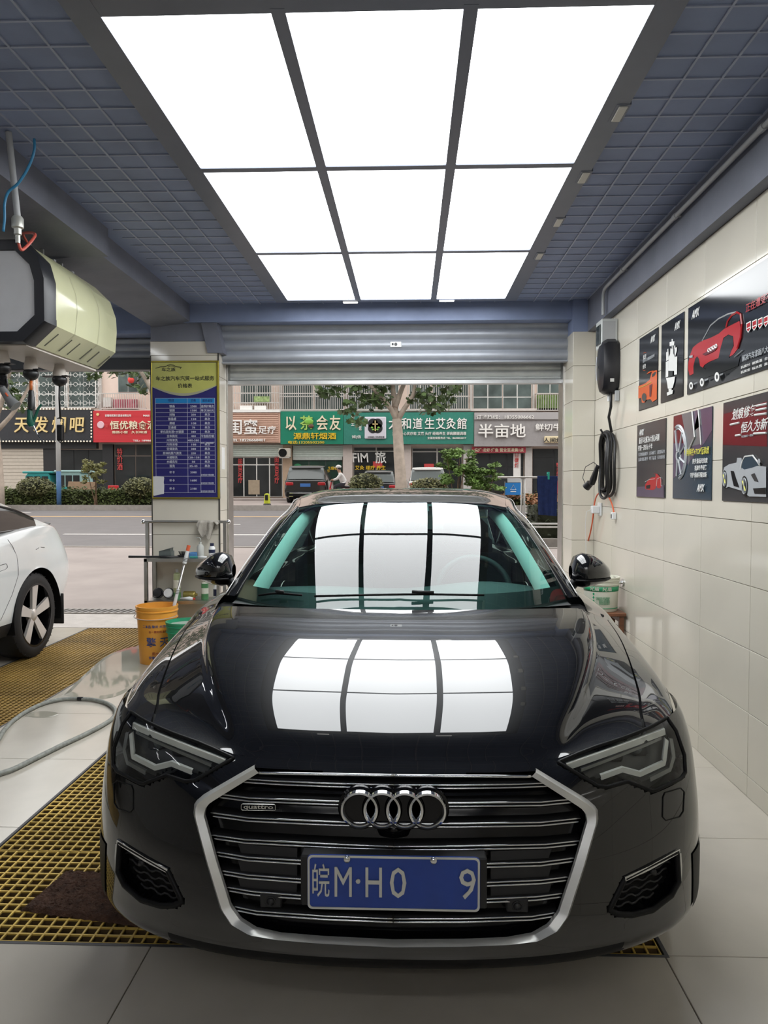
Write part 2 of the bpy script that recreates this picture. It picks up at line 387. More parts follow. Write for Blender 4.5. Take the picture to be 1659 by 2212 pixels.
# lamps over the other bay, then fill tubes added ahead of the black car
M_bay = mat('lit_bay_lamp', (.95,.97,1), .4, emit=12, var=.01); M_fill_tube = mat('added_fill_tube', (.95,.97,1), .4, emit=20, ecol=(1,.98,.95), var=.01)
for (x,y) in ((-3.0,.8),(-4.6,.8),(-3.0,2.6),(-4.6,2.6),(-3.0,4.4),(-4.6,4.4),(-5.6,3.5),(-3.8,-.9)):
    t = thing('bay_or_fill_lamp', 'slim white tube lamp on the dark ceiling away from the big light', 'lamp', (x,y,ZC+.06), 'tube lamps on the dark ceiling')
    MB().rbox(x-.06,x+.06,y-.32,y+.32,ZC-.02,ZC+.016,.01).build('housing', M_white, t)
    MB().cyl((x,y-.29,ZC-.038),(x,y+.29,ZC-.038),.02,n=10).build('tube', M_bay, t)
for k, (x,y) in enumerate([(a_, b_) for b_ in (-.9,-2.1,-3.3) for a_ in (-2.4,-.9,.6)]):  # unseen tubes, added to brighten the pillar, bumper and floor
    t = thing('bay_or_fill_lamp', 'added unseen fill tube on the ceiling before the bonnet of the black car', 'lamp', (x,y,ZC), 'added fill tubes on the ceiling')
    MB().rbox(x-.62,x+.62,y-.05,y+.05,ZC-.025,ZC+.005,.01).build('housing', M_white, t); MB().cyl((x-.58,y,ZC-.045),(x+.58,y,ZC-.045),.022,n=10).build('tube', M_fill_tube, t)
# ---- gratings in the pits
M_gr = mat('yellow_moulded_grating', (.66,.45,.10), .5, var=.25, scale=2.5, bump=.15, bscale=120)
M_gr2 = mat('ochre_worn_grating', (.42,.27,.075), .55, var=.35, scale=2.2, bump=.15, bscale=120)
M_web = mat('brown_grating_web', (.12,.075,.03), .6, var=.35, scale=4)  # lower webs of the bars, darker brown than their tops
def grating(x0, x1, y0, y1, m, lab, cell=.0415):
    t = MB(); u = MB(); root = thing('floor_grating', lab, 'grating', ((x0+x1)/2,(y0+y1)/2,-.04), 'moulded floor gratings')
    nx = max(2, round((x1-x0)/cell)); ny = max(2, round((y1-y0)/cell)); w = .0032
    for i in range(nx+1):
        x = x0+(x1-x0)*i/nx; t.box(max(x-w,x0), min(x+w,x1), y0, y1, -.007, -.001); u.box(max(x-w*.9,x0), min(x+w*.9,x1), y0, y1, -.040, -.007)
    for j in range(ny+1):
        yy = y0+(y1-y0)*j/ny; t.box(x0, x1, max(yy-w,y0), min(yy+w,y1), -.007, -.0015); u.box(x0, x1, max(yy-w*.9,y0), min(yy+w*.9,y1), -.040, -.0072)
    t.build('bar_tops', m, root); u.build('bar_webs', M_web, root); return root
g1 = PITS[0]
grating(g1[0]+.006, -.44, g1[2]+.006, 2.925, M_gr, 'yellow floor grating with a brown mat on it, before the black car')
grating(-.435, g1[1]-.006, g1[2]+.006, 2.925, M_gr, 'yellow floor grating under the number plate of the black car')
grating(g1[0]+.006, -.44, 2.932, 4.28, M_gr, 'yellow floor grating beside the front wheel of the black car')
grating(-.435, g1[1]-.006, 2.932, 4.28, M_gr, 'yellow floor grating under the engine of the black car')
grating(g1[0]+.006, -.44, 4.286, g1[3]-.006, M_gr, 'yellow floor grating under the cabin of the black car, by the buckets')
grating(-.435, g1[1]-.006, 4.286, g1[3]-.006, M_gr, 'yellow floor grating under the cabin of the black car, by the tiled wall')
g2 = PITS[1]
grating(g2[0]+.006, g2[1]-.006, g2[2]+.006, 4.2, M_gr2, 'ochre floor grating between the bays, crossed by the grey hose', .038)
grating(g2[0]+.006, g2[1]-.006, 4.206, 5.9, M_gr2, 'ochre floor grating between the bays, beside the wheel of the white car', .038)
grating(g2[0]+.006, g2[1]-.006, 5.906, g2[3]-.006, M_gr2, 'ochre floor grating between the bays, next to the orange bucket', .038)
m = MB()
for (x0,x1,y0,y1) in PITS:
    for q in rect_minus([(x0-.012,x1+.012,y0-.012,y1+.012)], [(x0,x1,y0,y1)]): m.box(q[0],q[1],q[2],q[3],-.05,.0015)
struct(m.build('trim_2', mat('slate_pit_edge', (.09,.09,.095), .5, .3, var=.1)), 'dark metal edging around the grating pits')
MB().box(g1[0],g1[1],g1[2],g1[3],-.319,-.317).box(g2[0],g2[1],g2[2],g2[3],-.319,-.317).build('pit_bottom', mat('rusty_wet_pit', (.085,.05,.028), .5, var=.5, scale=6, bump=.3), floor)
# water lying on the tiles
M_water = mat('thin_water', (.36,.34,.28), .03, var=.02, ior=1.33, spec=.8)
def puddle(pts, lab, h=.0035):
    P = [atZ(px,py,.0) for px,py in pts]; P = catmull([p[:] for p in P+[P[0]]], 60)[:-1]
    cx = P.mean(0); m = MB(); n = len(P)
    m.add([tuple(cx*.12+p*.88)[:2]+(h,) for p in P] + [tuple(p)[:2]+(.0012,) for p in P], [tuple(range(n))] + [(n+i, n+(i+1)%n, (i+1)%n, i) for i in range(n)])
    return tag(m.build('puddle', M_water, smooth=False), lab, 'puddle')
puddle([(138,1502),(185,1455),(235,1415),(292,1397),(330,1405),(330,1452),(300,1470),(262,1500),(200,1512)], 'large puddle on the tiles in front of the orange bucket')
puddle([(52,1547),(75,1538),(105,1537),(128,1542),(110,1549),(78,1550)], 'small puddle inside the loop of the grey hose')
# ================================================================ THE BLACK SEDAN
CX, CY = -.041, 1.86                                 # car axis and nose in the room
M_paint = mat('black_car_paint', (.0025,.0028,.0038), .25, var=.02, coat=1.0, ior=1.45, spec=.12); MATS['black_car_paint'].node_tree.nodes['Principled BSDF'].inputs['Coat IOR'].default_value = 1.75
MATS['black_car_paint'].node_tree.nodes['Principled BSDF'].inputs['Coat Roughness'].default_value = .008
M_gloss = mat('gloss_black_trim', (.004,.004,.005), .12, var=.05, spec=.3)
M_dark = mat('matt_black_trim', (.005,.005,.0055), .5, var=.1, spec=.2)
M_mid = mat('dark_grey_trim', (.022,.022,.023), .45, var=.08, spec=.3)
M_sat = mat('satin_aluminium', (.62,.62,.60), .24, 1., var=.03)
M_ws = glass('green_tinted_windscreen', (.60,.93,.87), 1.58)
M_lens = glass('clear_lamp_lens', (.93,.95,.95), 1.45)
M_sideg = glass('dark_side_glass', (.12,.16,.16), 1.6)
M_alu = mat('brushed_aluminium_trim', (.66,.66,.63), .30, .55, var=.03)
car = thing('black_sedan', 'glossy black sedan facing out of the bay with a wide chrome-framed grille and four-ring badge', 'car', (CX, CY+2.5, 0))
def CW(P): return [(p[0]+CX, p[1]+CY, p[2]) for p in P]
# --- fascia: stacked plan contours, superelliptic, running from the nose to the wheel arch
FZ = [(.195,.10,.90,.52),(.215,.05,.92,.56),(.26,.0,.936,.60),(.32,.0,.941,.60),(.42,.02,.945,.585),(.52,.045,.945,.565),(.62,.088,.933,.53),(.68,.135,.917,.495),(.715,.18,.902,.465)]
NEXP = 2.45
fz = np.array(FZ); NZ, NA = 100, 120
zz = np.linspace(0, 1, NZ); ctrl = catmull(fz, NZ)
order = np.argsort(ctrl[:,0]); ctrl = ctrl[order]
ang = np.linspace(0, 1, NA); ang = PI/2*(ang**.9)
def frow(c):
    z, y0, w, A = c
    a = ang; x = w*np.sin(a)**(2/NEXP); y = y0 + A*(1-np.cos(a)**(2/NEXP))
    P = np.stack([x, y, np.full_like(x, z)], 1)
    s = np.r_[0, np.cumsum(np.linalg.norm(np.diff(P, axis=0), axis=1))]; t = np.linspace(0, s[-1], NA)
    return np.stack([np.interp(t, s, P[:,k]) for k in range(3)], 1)
FG = np.array([frow(c) for c in ctrl])               # NZ x NA x 3 (half)
_k = np.clip((FG[...,2]-.50)/.215, 0, 1); FG[...,2] += (np.interp(FG[...,0], [0,.43,.60,.80,.91], [0,-.003,.028,.062,.072]))*_k*_k*(3-2*_k)   # the lamps sweep upwards to the wings
# --- hood and fender top
HL = [
 [(0,.18,.715),(0,.25,.768),(0,.385,.834),(0,.56,.887),(0,.74,.924),(0,.94,.951),(0,1.14,.972)],
 [(.22,.188,.715),(.23,.258,.768),(.25,.392,.835),(.28,.567,.889),(.31,.747,.926),(.33,.95,.953),(.34,1.15,.974)],
 [(.42,.222,.715),(.45,.29,.768),(.52,.424,.832),(.59,.60,.887),(.645,.775,.925),(.685,.98,.955),(.705,1.18,.977)],
 [(.50,.243,.715),(.535,.315,.757),(.60,.445,.812),(.66,.615,.866),(.705,.79,.905),(.74,1.0,.938),(.758,1.2,.962)],
 [(.72,.355,.715),(.745,.43,.779),(.775,.545,.801),(.80,.69,.832),(.825,.86,.865),(.845,1.04,.894),(.855,1.24,.920)],
 [(.83,.465,.715),(.855,.54,.789),(.878,.63,.797),(.895,.75,.812),(.908,.90,.830),(.914,1.06,.850),(.916,1.25,.872)],
 [(.902,.645,.715),(.913,.69,.783),(.924,.745,.777),(.936,.83,.772),(.944,.95,.772),(.946,1.1,.778),(.944,1.27,.792)]]
# snap the front edge onto the fascia's top contour
top = FG[-1]
for L in HL:
    i = int(np.argmin(np.abs(top[:,0]-L[0][0]))); L[0] = tuple(top[i])
HG = bicubic(np.array(HL), 90, 70)
# --- body side below the shoulder, from the fascia's end to the tail
ys = [.645,.80,.95,1.27,2.0,3.0,3.9,4.5,4.9]
def side_x(y): return float(np.interp(y, [.6,1.0,2.5,4.0,4.6,4.95], [.938,.945,.945,.940,.91,.80]))
rows = []
shoulder = [tuple(HL[6][0]),HL[6][2],HL[6][4],HL[6][6],(.945,2.0,.80),(.945,3.0,.83),(.94,3.9,.84),(.915,4.5,.83),(.80,4.9,.80)]
rows.append(shoulder)
for z in (.62,.52,.42,.32,.24,.20):
    i = int(np.argmin(np.abs(FG[:,-1,2]-z))); e = FG[i,-1]
    r = [tuple(e)]
    for y in ys[1:]:
        inset = {.62:.0,.52:.004,.42:.004,.32:.008,.24:.02,.20:.05}[z]
        r.append((side_x(y)-inset, y, z))
    rows.append(r)
SG = bicubic(np.array(rows), 60, 170)
# --- upper door band: belt line down to the shoulder
belt = [(.765,1.2,.960),(.80,1.5,.975),(.815,2.0,.985),(.82,3.0,.995),(.80,3.8,1.0),(.76,4.3,1.0),(.70,4.75,.97),(.62,4.95,.93)]
mid_ = [(.855,1.24,.920),(.895,1.5,.93),(.905,2.0,.935),(.905,3.0,.94),(.895,3.8,.945),(.86,4.3,.94),(.80,4.7,.92),(.70,4.93,.90)]
sh5 = [(.916,1.25,.872),(.932,1.5,.875),(.936,2.0,.88),(.936,3.0,.885),(.93,3.8,.89),(.905,4.3,.885),(.85,4.7,.87),(.75,4.92,.86)]
sh6 = [(.944,1.27,.792),(.946,1.5,.795),(.945,2.0,.80),(.945,3.0,.83),(.94,3.8,.84),(.93,4.3,.835),(.87,4.7,.82),(.80,4.9,.80)]
UG = bicubic(np.array([belt,mid_,sh5,sh6]), 20, 90)
# --- rear deck and tail
dk = [[(0,4.05,1.13),(0,4.4,1.07),(0,4.75,1.04),(0,5.0,1.02)],[(.4,4.05,1.12),(.4,4.4,1.06),(.4,4.74,1.03),(.4,4.98,1.01)],[(.72,4.1,1.0),(.72,4.4,1.0),(.69,4.75,.97),(.62,4.95,.93)]]
DG = bicubic(np.array(dk), 14, 20)
tl = [[(0,5.0,1.02),(.4,4.98,1.01),(.62,4.95,.93),(.80,4.9,.80)],[(0,5.05,.8),(.4,5.03,.8),(.70,4.98,.75),(.80,4.9,.70)],[(0,5.05,.5),(.4,5.03,.5),(.7,4.98,.5),(.80,4.9,.5)],[(0,4.98,.22),(.4,4.97,.22),(.7,4.93,.22),(.77,4.9,.22)]]
TG = bicubic(np.array(tl), 16, 16)
# --- pixel outlines of the front furniture are dropped onto this shell
def bvh_of(G): 
    q = MB().grid([[tuple(p) for p in r] for r in G]).mirror(0); return BVHTree.FromPolygons([Vector(p) for p in q.v], q.f)
qq = MB().grid([[tuple(p) for p in r] for r in FG]); qq.grid([[tuple(p) for p in r] for r in HG]); qq.mirror(0)
SHELL = BVHTree.FromPolygons([Vector(p) for p in qq.v], qq.f)
fq = MB().grid([[tuple(p) for p in r] for r in FG]).mirror(0); FASC = BVHTree.FromPolygons([Vector(p) for p in fq.v], fq.f)
camL = Vector((-CX, -CY, CAMP.z))
def onto(px, py):
    r = ray(px, py); h = SHELL.ray_cast(camL, r)
    if h[0] is None: h = SHELL.find_nearest(camL + r*2.3)
    return Vector(h[0])
def dens(poly, step=8, closed=False):
    out = []; n = len(poly)
    for i in range(n if closed else n-1):
        a = poly[i]; b_ = poly[(i+1) % n]; k = max(1, int(math.hypot(b_[0]-a[0], b_[1]-a[1])/step))
        out += [(a[0]+(b_[0]-a[0])*j/k, a[1]+(b_[1]-a[1])*j/k) for j in range(k)]
    if not closed: out.append(poly[-1])
    return out
def drop(poly, step=8, closed=False): return [onto(*p) for p in dens(poly, step, closed)]
G_out = [(850,2040),(1000,2039),(1100,2035),(1165,2028),(1205,2008),(1228,1975),(1262,1870),(1291,1770),(1289,1745),(1270,1728),(1157,1660)]
G_in = [(850,2034),(1000,2033),(1095,2029),(1150,2019),(1184,1999),(1206,1970),(1240,1868),(1268,1772),(1262,1752),(1250,1742),(1148,1676)]
HLP = [(1206,1646),(1250,1627),(1330,1596),(1400,1570),(1440,1549),(1460,1578),(1478,1630),(1480,1668),(1470,1682),(1418,1706),(1408,1708),(1355,1688),(1312,1700),(1292,1698),(1255,1676)]
VENT = [(1350,1898),(1400,1872),(1462,1840),(1466,1905),(1450,1935),(1410,1966),(1365,1977),(1335,1975),(1316,1966)]
go3 = drop(G_out); gi3 = drop(G_in); go3[0].x = 0; gi3[0].x = 0; hl3 = drop(HLP, 6, True); vt3 = drop(VENT, 6, True)
gmid = drop([((a[0]+b_[0])/2, (a[1]+b_[1])/2) for a, b_ in zip(G_out, G_in)]); gpoly = [(p.x, p.z) for p in gmid]; gpoly = gpoly + [(-x, z) for (x, z) in gpoly[::-1]]
hpoly = [(p.x, p.z) for p in hl3]; vpoly = [(p.x, p.z) for p in vt3]
def rec(x, z):
    if inpoly(x, z, gpoly): return 'g'
    if inpoly(x, z, hpoly): return 'h'
    if inpoly(x, z, vpoly): return 'v'
    return ''
faces_paint = []
fm = MB(); 
FGp = FG.copy(); tagm = [[rec(p[0], p[2]) for p in r] for r in FG]
for i in range(NZ):
    for j in range(NA):
        k = tagm[i][j]
        if k == 'g': FGp[i,j,1] += .045
        elif k == 'h':
            d = np.array([-.35, .94, 0]); FGp[i,j] += d*.055
        elif k == 'v': FGp[i,j] += np.array([-.3,.95,0])*.045
def cut_arches(G, wheels, R):
    """drop quads inside a wheel opening, pull its rim to a clean arc"""
    G = G.copy(); r, c = G.shape[:2]; inside = np.zeros((r,c), bool); near = np.zeros((r,c), bool)
    for (wy, wz) in wheels:
        d = np.hypot(G[...,1]-wy, G[...,2]-wz); inside |= d < R
    keep = []
    for i in range(r-1):
        for j in range(c-1):
            n = int(inside[i,j])+int(inside[i,j+1])+int(inside[i+1,j])+int(inside[i+1,j+1])
            if n < 4: keep.append((i,j))
    for i in range(r):
        for j in range(c):
            if inside[i,j]:
                for (wy, wz) in wheels:
                    dy, dz = G[i,j,1]-wy, G[i,j,2]-wz; d = math.hypot(dy, dz)
                    if d < R:
                        f = R/max(d, 1e-6)
                        G[i,j,1] = wy+dy*f; G[i,j,2] = wz+dz*f
    return G, keep
WH = [(.92,.345),(3.94,.345)]; AR = .385
def patch(mb, G, flip=False, keep=None):
    r, c = G.shape[:2]; vs = [tuple(p) for p in G.reshape(-1,3)]; fs = []
    for (i,j) in (keep if keep is not None else [(i,j) for i in range(r-1) for j in range(c-1)]):
        q = (i*c+j, i*c+j+1, (i+1)*c+j+1, (i+1)*c+j); fs.append(q[::-1] if flip else q)
    mb.add(vs, fs)
def carpart(name, mb, m, smooth=True, parent=None, mir=True, label=None):
    if mir and min(p[0] for p in mb.v) > .004:           # a pair: one object on each side
        tw = MB(); tw.v = CW([(-x, y, z) for (x, y, z) in mb.v]); tw.f = [f[::-1] for f in mb.f]
        par = parent or car; o2 = tw.build(name, m, TWIN.get(par.name, par), smooth)
        if label: o2['label'] = label
        mb.v = CW(mb.v); o = mb.build(name, m, par, smooth); TWIN[o.name] = o2
    else:
        if mir: mb.mirror(0)
        mb.v = CW(mb.v); o = mb.build(name, m, parent or car, smooth)
    if label: o['label'] = label
    return o
TWIN = {}
FGc, keepF = cut_arches(FGp, WH, AR)
pm = MB(); dm = MB()
kp = [(i,j) for (i,j) in keepF if not (tagm[i][j] and tagm[i+1][j+1] and tagm[i+1][j] and tagm[i][j+1])]
kd = [(i,j) for (i,j) in keepF if (tagm[i][j] and tagm[i+1][j+1] and tagm[i+1][j] and tagm[i][j+1])]
low = [k for k in kp if FG[k][2] < .270 and FG[k][0] < .60]; kp = [k for k in kp if not (FG[k][2] < .270 and FG[k][0] < .60)]
lm = MB(); patch(lm, FGc, False, low); carpart('lower_bumper_trim', lm, M_dark)
patch(pm, FGc, False, kp); bump = carpart('front_bumper', pm, M_paint, 'auto')
kg = [k for k in kd if tagm[k[0]][k[1]] == 'g']; kh = [k for k in kd if tagm[k[0]][k[1]] == 'h']; kv = [k for k in kd if tagm[k[0]][k[1]] == 'v']
dm = MB(); patch(dm, FGc, False, kg); grille = carpart('grille', dm, M_gloss)
dm = MB(); patch(dm, FGc, False, kh); head = carpart('headlamp_bowl', dm, mat('lamp_bowl_grey', (.075,.077,.075), .3, .2, var=.08))
dm = MB(); patch(dm, FGc, False, kv); vent = carpart('air_intake', dm, M_dark)
vr = MB(); vr.tube([p+Vector((0,.002,0)) for p in vt3], .0085, 8, closed=True); carpart('intake_rim', vr, M_dark)
# bonnet with a shut line, fenders outside it
HGc, keepH = cut_arches(HG, WH, AR)
split = int(90*4/6)-1
b1 = MB(); patch(b1, HGc, False, [k for k in keepH if k[0] < split]); bonnet = carpart('bonnet', b1, M_paint)
b2 = MB(); patch(b2, HGc, False, [k for k in keepH if k[0] > split]); 
SGc, keepS = cut_arches(SG, WH, AR); patch(b2, SGc, False, keepS); patch(b2, UG); body = carpart('body_side', b2, M_paint)
# lip folded into the shut line
edge = HGc[split]; lip = MB(); lip.grid([[tuple(p) for p in edge], [tuple(p-np.array([.004,0,.02])) for p in edge]]); lip.grid([[tuple(p) for p in HGc[split+1]], [tuple(p-np.array([0,0,.02])) for p in HGc[split+1]]])
lip.grid([[tuple(p-np.array([.004,0,.018])) for p in edge], [tuple(p-np.array([0,0,.018])) for p in HGc[split+1]]]); carpart('shut_line', lip, M_dark)
b3 = MB(); patch(b3, DG); patch(b3, TG); carpart('boot', b3, M_paint)
# wheel housings, underbody
hs = MB()
for (wy, wz) in WH:
    A = [(.935, wy+AR*math.cos(t), wz+AR*math.sin(t)) for t in np.linspace(-.35, PI+.35, 30)]; hs.grid([A, [(.60,p[1],p[2]) for p in A]])
    hs.add([(.60,wy+AR*1.2*math.cos(t), wz+AR*1.2*math.sin(t)) for t in np.linspace(0,2*PI,24)[:-1]], [tuple(range(23))])
carpart('wheel_housing', hs, M_dark)
un = MB().box(-.60,.60,.30,4.85,.17,.30); un.box(-.82,.82,1.35,3.5,.18,.30); un.box(-.55,.55,.45,1.2,.3,.62)
carpart('underbody', un, M_dark, False, mir=False)
# lower lip under the bumper
lp = MB(); base = FG[0]
lp.grid([[tuple(p) for p in base[:90]], [(p[0]*.985, p[1]+.03, .165) for p in base[:90]], [(p[0]*.9, p[1]+.25, .17) for p in base[:90]]]); carpart('chin_spoiler', lp, M_dark, 'auto')
# --- chrome grille frame
def band(out, inn, lift, edge_):
    mb = MB(); n = min(len(out), len(inn)); O = catmull([p[:] for p in out], 90); I = catmull([p[:] for p in inn], 90)
    N = np.array([0,-1,.15]); 
    Mo = O*.72+I*.28; 
    mb.grid([[tuple(p+np.array([0,.02,0])) for p in O], [tuple(p+N*edge_) for p in O], [tuple(p+N*lift) for p in Mo], [tuple(p+N*edge_*.8) for p in I], [tuple(p+np.array([0,.010,0])) for p in I]])
    return mb
fr = band(go3, gi3, .020, .008); carpart('grille_frame', fr, M_alu, 'auto', label='polished chrome grille surround')
tp = MB(); P = drop([(1150,1677),(1000,1676),(850,1675)], 12); tp.tube([p+Vector((0,-.002,0)) for p in P], .0045, 6); carpart('grille_top_strip', tp, M_chrome)
# --- grille bars: thin double chrome edges on black blades
bars = [([(850,1704),(1000,1704),(1120,1702),(1190,1699)],0), ([(850,1743),(1000,1743),(1170,1741),(1242,1734)],0), ([(850,1788),(1000,1788),(1170,1785),(1256,1776)],0), ([(850,1838),(1000,1837),(1180,1833),(1256,1825)],0),
        ([(1030,1876),(1170,1872),(1247,1862)],1), ([(1030,1917),(1170,1911),(1235,1903)],1), ([(1030,1953),(1160,1947),(1223,1939)],1), ([(850,1995),(1000,1995),(1150,1990),(1206,1981)],0)]
for poly, k in bars:
    P = drop(poly, 14); mb = MB(); y = Vector((0,.018,0))
    for dz, r in ((.0045,.0026),(-.0045,.0030)): mb.tube([p+y+Vector((0,-.004,dz)) for p in P], r, 6)
    o = carpart('grille_bar', mb, M_chrome)
    mb = MB(); Q = [p+y for p in P]
    mb.grid([[p+Vector((0,.03,.010)) for p in Q],[p+Vector((0,0,.007)) for p in Q],[p+Vector((0,0,-.007)) for p in Q],[p+Vector((0,.03,-.010)) for p in Q]]); carpart('blade', mb, M_dark, True, o)
# grey panels between the lower bars beside the plate
for ya, yb_ in ((1846,1868),(1882,1908),(1921,1945)):
    P = [onto(1062,ya+1), onto(1195,ya-4), onto(1188,yb_-6), onto(1062,yb_)]
    carpart('grille_panel', MB().prism([p+Vector((0,.020,0)) for p in P], (0,.012,0)), M_mid, False)
# parking sensors
for px, py in ((1119,1963),):
    p = onto(px,py); mb = MB().rbox(p.x-.028,p.x+.028,p.y+.012,p.y+.05,p.z-.018,p.z+.018,.003); carpart('sensor_housing', mb, M_mid, False)
    mb = MB().torus((p.x,p.y+.011,p.z), .012, .002, (1,0,0),(0,0,1), 20, 6); mb.cyl((p.x,p.y+.008,p.z),(p.x,p.y+.02,p.z),.009,n=16); carpart('parking_sensor', mb, M_black)
# --- four ring badge
rc = onto(850, 1747); by = rc.y-.006
badge = MB(); bk = MB(); sp = .0595; R = .0445
for k in range(4):
    c = Vector((rc.x+(k-1.5)*sp, by, rc.z)); n = 48; rows_ = []
    prof = [(R-.0075,.010),(R-.006,-.004),(R-.001,-.0105),(R+.004,-.009),(R+.0068,.0),(R+.0072,.012)]
    badge.lathe([(a, h) for a, h in prof], c, 'y', n)
    bk.lathe([(R+.013,.02),(R+.013,.008),(R+.009,.004),(.0001,.004)], c, 'y', 40)
carpart('ring_badge', badge, M_chrome, 'auto', mir=False, label='four interlocked chrome rings'); carpart('badge_backing', bk, M_gloss, 'auto', mir=False)
cp = onto(850,1803); mb = MB().lathe([(.0,-.004),(.010,-.004),(.012,.0),(.012,.02)], (cp.x,cp.y+.02,cp.z), 'y', 20); mb.lathe([(.05,.03),(.045,.012),(.02,.008),(.0,.008)], (cp.x,cp.y+.025,cp.z+.006), 'y', 24); carpart('front_camera', mb, M_gloss, True, mir=False)
# --- number plate
p0 = onto(664,1960); pz = .459; pyf = onto(850,1905).y-.012; pxc = onto(850,1905).x; pw, ph_ = .22, .0705
M_plate = mat('blue_number_plate', (.012,.050,.30), .35, var=.06, scale=20); M_pch = mat('pale_plate_lettering', (.60,.60,.55), .4, var=.04)
def rrect(cx, cz, w, h, r, y, n=5):
    out = []
    for (sx,sz,a0) in ((1,1,0),(-1,1,PI/2),(-1,-1,PI),(1,-1,1.5*PI)):
        for k in range(n+1):
            a = a0+PI/2*k/n; out.append(Vector((cx+sx*(w-r)+r*math.cos(a), y, cz+sz*(h-r)+r*math.sin(a))))
    return out
mb = MB().prism(rrect(pxc,pz,pw,ph_,.012,pyf), (0,.004,0)); plate = carpart('number_plate', mb, M_plate, False, mir=False, label='blue number plate with pale characters')
o_ = rrect(pxc,pz,pw-.001,ph_-.001,.012,pyf-.002); i_ = rrect(pxc,pz,pw-.006,ph_-.006,.009,pyf-.002); mb = MB(); mb.grid([o_+[o_[0]], i_+[i_[0]]], True); mb.grid([[p+Vector((0,.003,0)) for p in o_+[o_[0]]], o_+[o_[0]]], True); mb.grid([i_+[i_[0]], [p+Vector((0,.003,0)) for p in i_+[i_[0]]]], True)
carpart('plate_rim', mb, M_pch, False, plate, mir=False)
def ptext(s, x, w, sz=.112): text('plate_character', s, sz, M_pch, plate, (CX+pxc+x, CY+pyf-.002, pz-.002+(.0 if s != '皖' else .0)), align='CENTER', ext=.0015, bold=.0, width=w)
ptext('皖', -.186, .044, .092); ptext('M', -.128, .044)
ptext('H', -.050, .042); ptext('0', .012, .042); ptext('9', .188, .042)
text('plate_character', '·', .1, M_pch, plate, (CX+pxc-.09, CY+pyf-.002, pz), ext=.0015)
for sx in (-.118,.102):
    mb = MB().sphere((pxc+sx,pyf-.004,pz+.062), .0095, 14, 8, (1,.6,1)); carpart('plate_screw', mb, M_chrome, True, plate, mir=False)
carpart('plate_bracket', MB().rbox(pxc-.238,pxc+.238,pyf+.004,pyf+.05,pz-.066,pz+.066,.004), M_mid, False, mir=False)
# quattro badge
q = onto(557,1746); m_ = MB(); rr = rrect(q.x,q.z,.046,.0085,.004,q.y+.006); m_.tube(rr, .0009, 5, closed=True); carpart('model_badge', m_, M_sat, False, mir=False)
text('badge_lettering', 'quattro', .016, M_sat, car, (q.x+CX, q.y+CY+.006, q.z+.001), ext=.001, bold=.012, width=.080)
# --- headlamps
cov = MB()
def fan(P, off):   # lens skin: triangulated cap over an outline lying on the shell
    P = [p+off for p in P]; c = sum(P, Vector())/len(P); return P, c
P, c = fan(hl3, Vector((0,0,0)))
rows_ = [[P[i].lerp(c, t) for i in range(len(P))] for t in (0,.25,.5,.75,.97)]
def snap(p):
    h = FASC.find_nearest(p); return Vector(h[0])+Vector((.0,-.001,0))
rows_ = [[snap(p) for p in r] for r in rows_]
cov.grid(rows_, True, True); lens = carpart('headlamp_lens', cov, M_lens)
rim = MB(); rim.tube([snap(p) for p in hl3], .0055, 6, closed=True); carpart('headlamp_seal', rim, M_dark)
M_drl = mat('frosted_light_guide', (.62,.63,.58), .25, var=.03); M_ref = mat('lamp_reflector', (.23,.235,.225), .28, .6, var=.05)
def strip(poly, w, depth, m, name, th=.012):
    P = [p + Vector((-.35,.94,0))*depth for p in drop(poly, 8)]; mb = MB()
    for a, b_ in zip(P[:-1], P[1:]): pass
    n = len(P); up = []
    for i in range(n):
        t = (P[min(i+1,n-1)]-P[max(i-1,0)]).normalized(); nn = Vector((.3,-.9,.1)); up.append(t.cross(nn).normalized())
    mb.grid([[P[i]+up[i]*w*s+Vector((0,(th if e else 0),0)) for i in range(n)] for s, e in ((-1,1),(-1,0),(1,0),(1,1))]); return carpart(name, mb, m, 'auto')
strip([(1228,1659),(1300,1634),(1380,1605),(1440,1582)], .0085, .006, M_drl, 'light_guide')
strip([(1262,1668),(1330,1642),(1400,1614),(1436,1598)], .004, .014, M_ref, 'reflector_strip')
strip([(1303,1683),(1350,1666),(1388,1676),(1440,1652),(1446,1600)], .0068, .010, M_drl, 'light_guide')
strip([(1460,1600),(1466,1640),(1458,1668),(1415,1690)], .006, .02, M_ref, 'reflector_strip')
for (px,py,w,h) in ((1335,1641,.036,.020),(1392,1625,.034,.024)):
    p = onto(px,py)+Vector((-.012,.036,0)); mb = MB().rbox(p.x-w,p.x+w,p.y-.004,p.y+.02,p.z-h,p.z+h,.006); o = carpart('projector', mb, M_mid, False)
    mb = MB().lathe([(0.0,-.014),(h*.4,-.011),(h*.72,-.003),(h*.74,.004)], (p.x,p.y-.004,p.z), 'y', 20); carpart('projector_lens', mb, mat('lamp_glass_bulge', (.10,.11,.11), .05, var=.02), True, o)
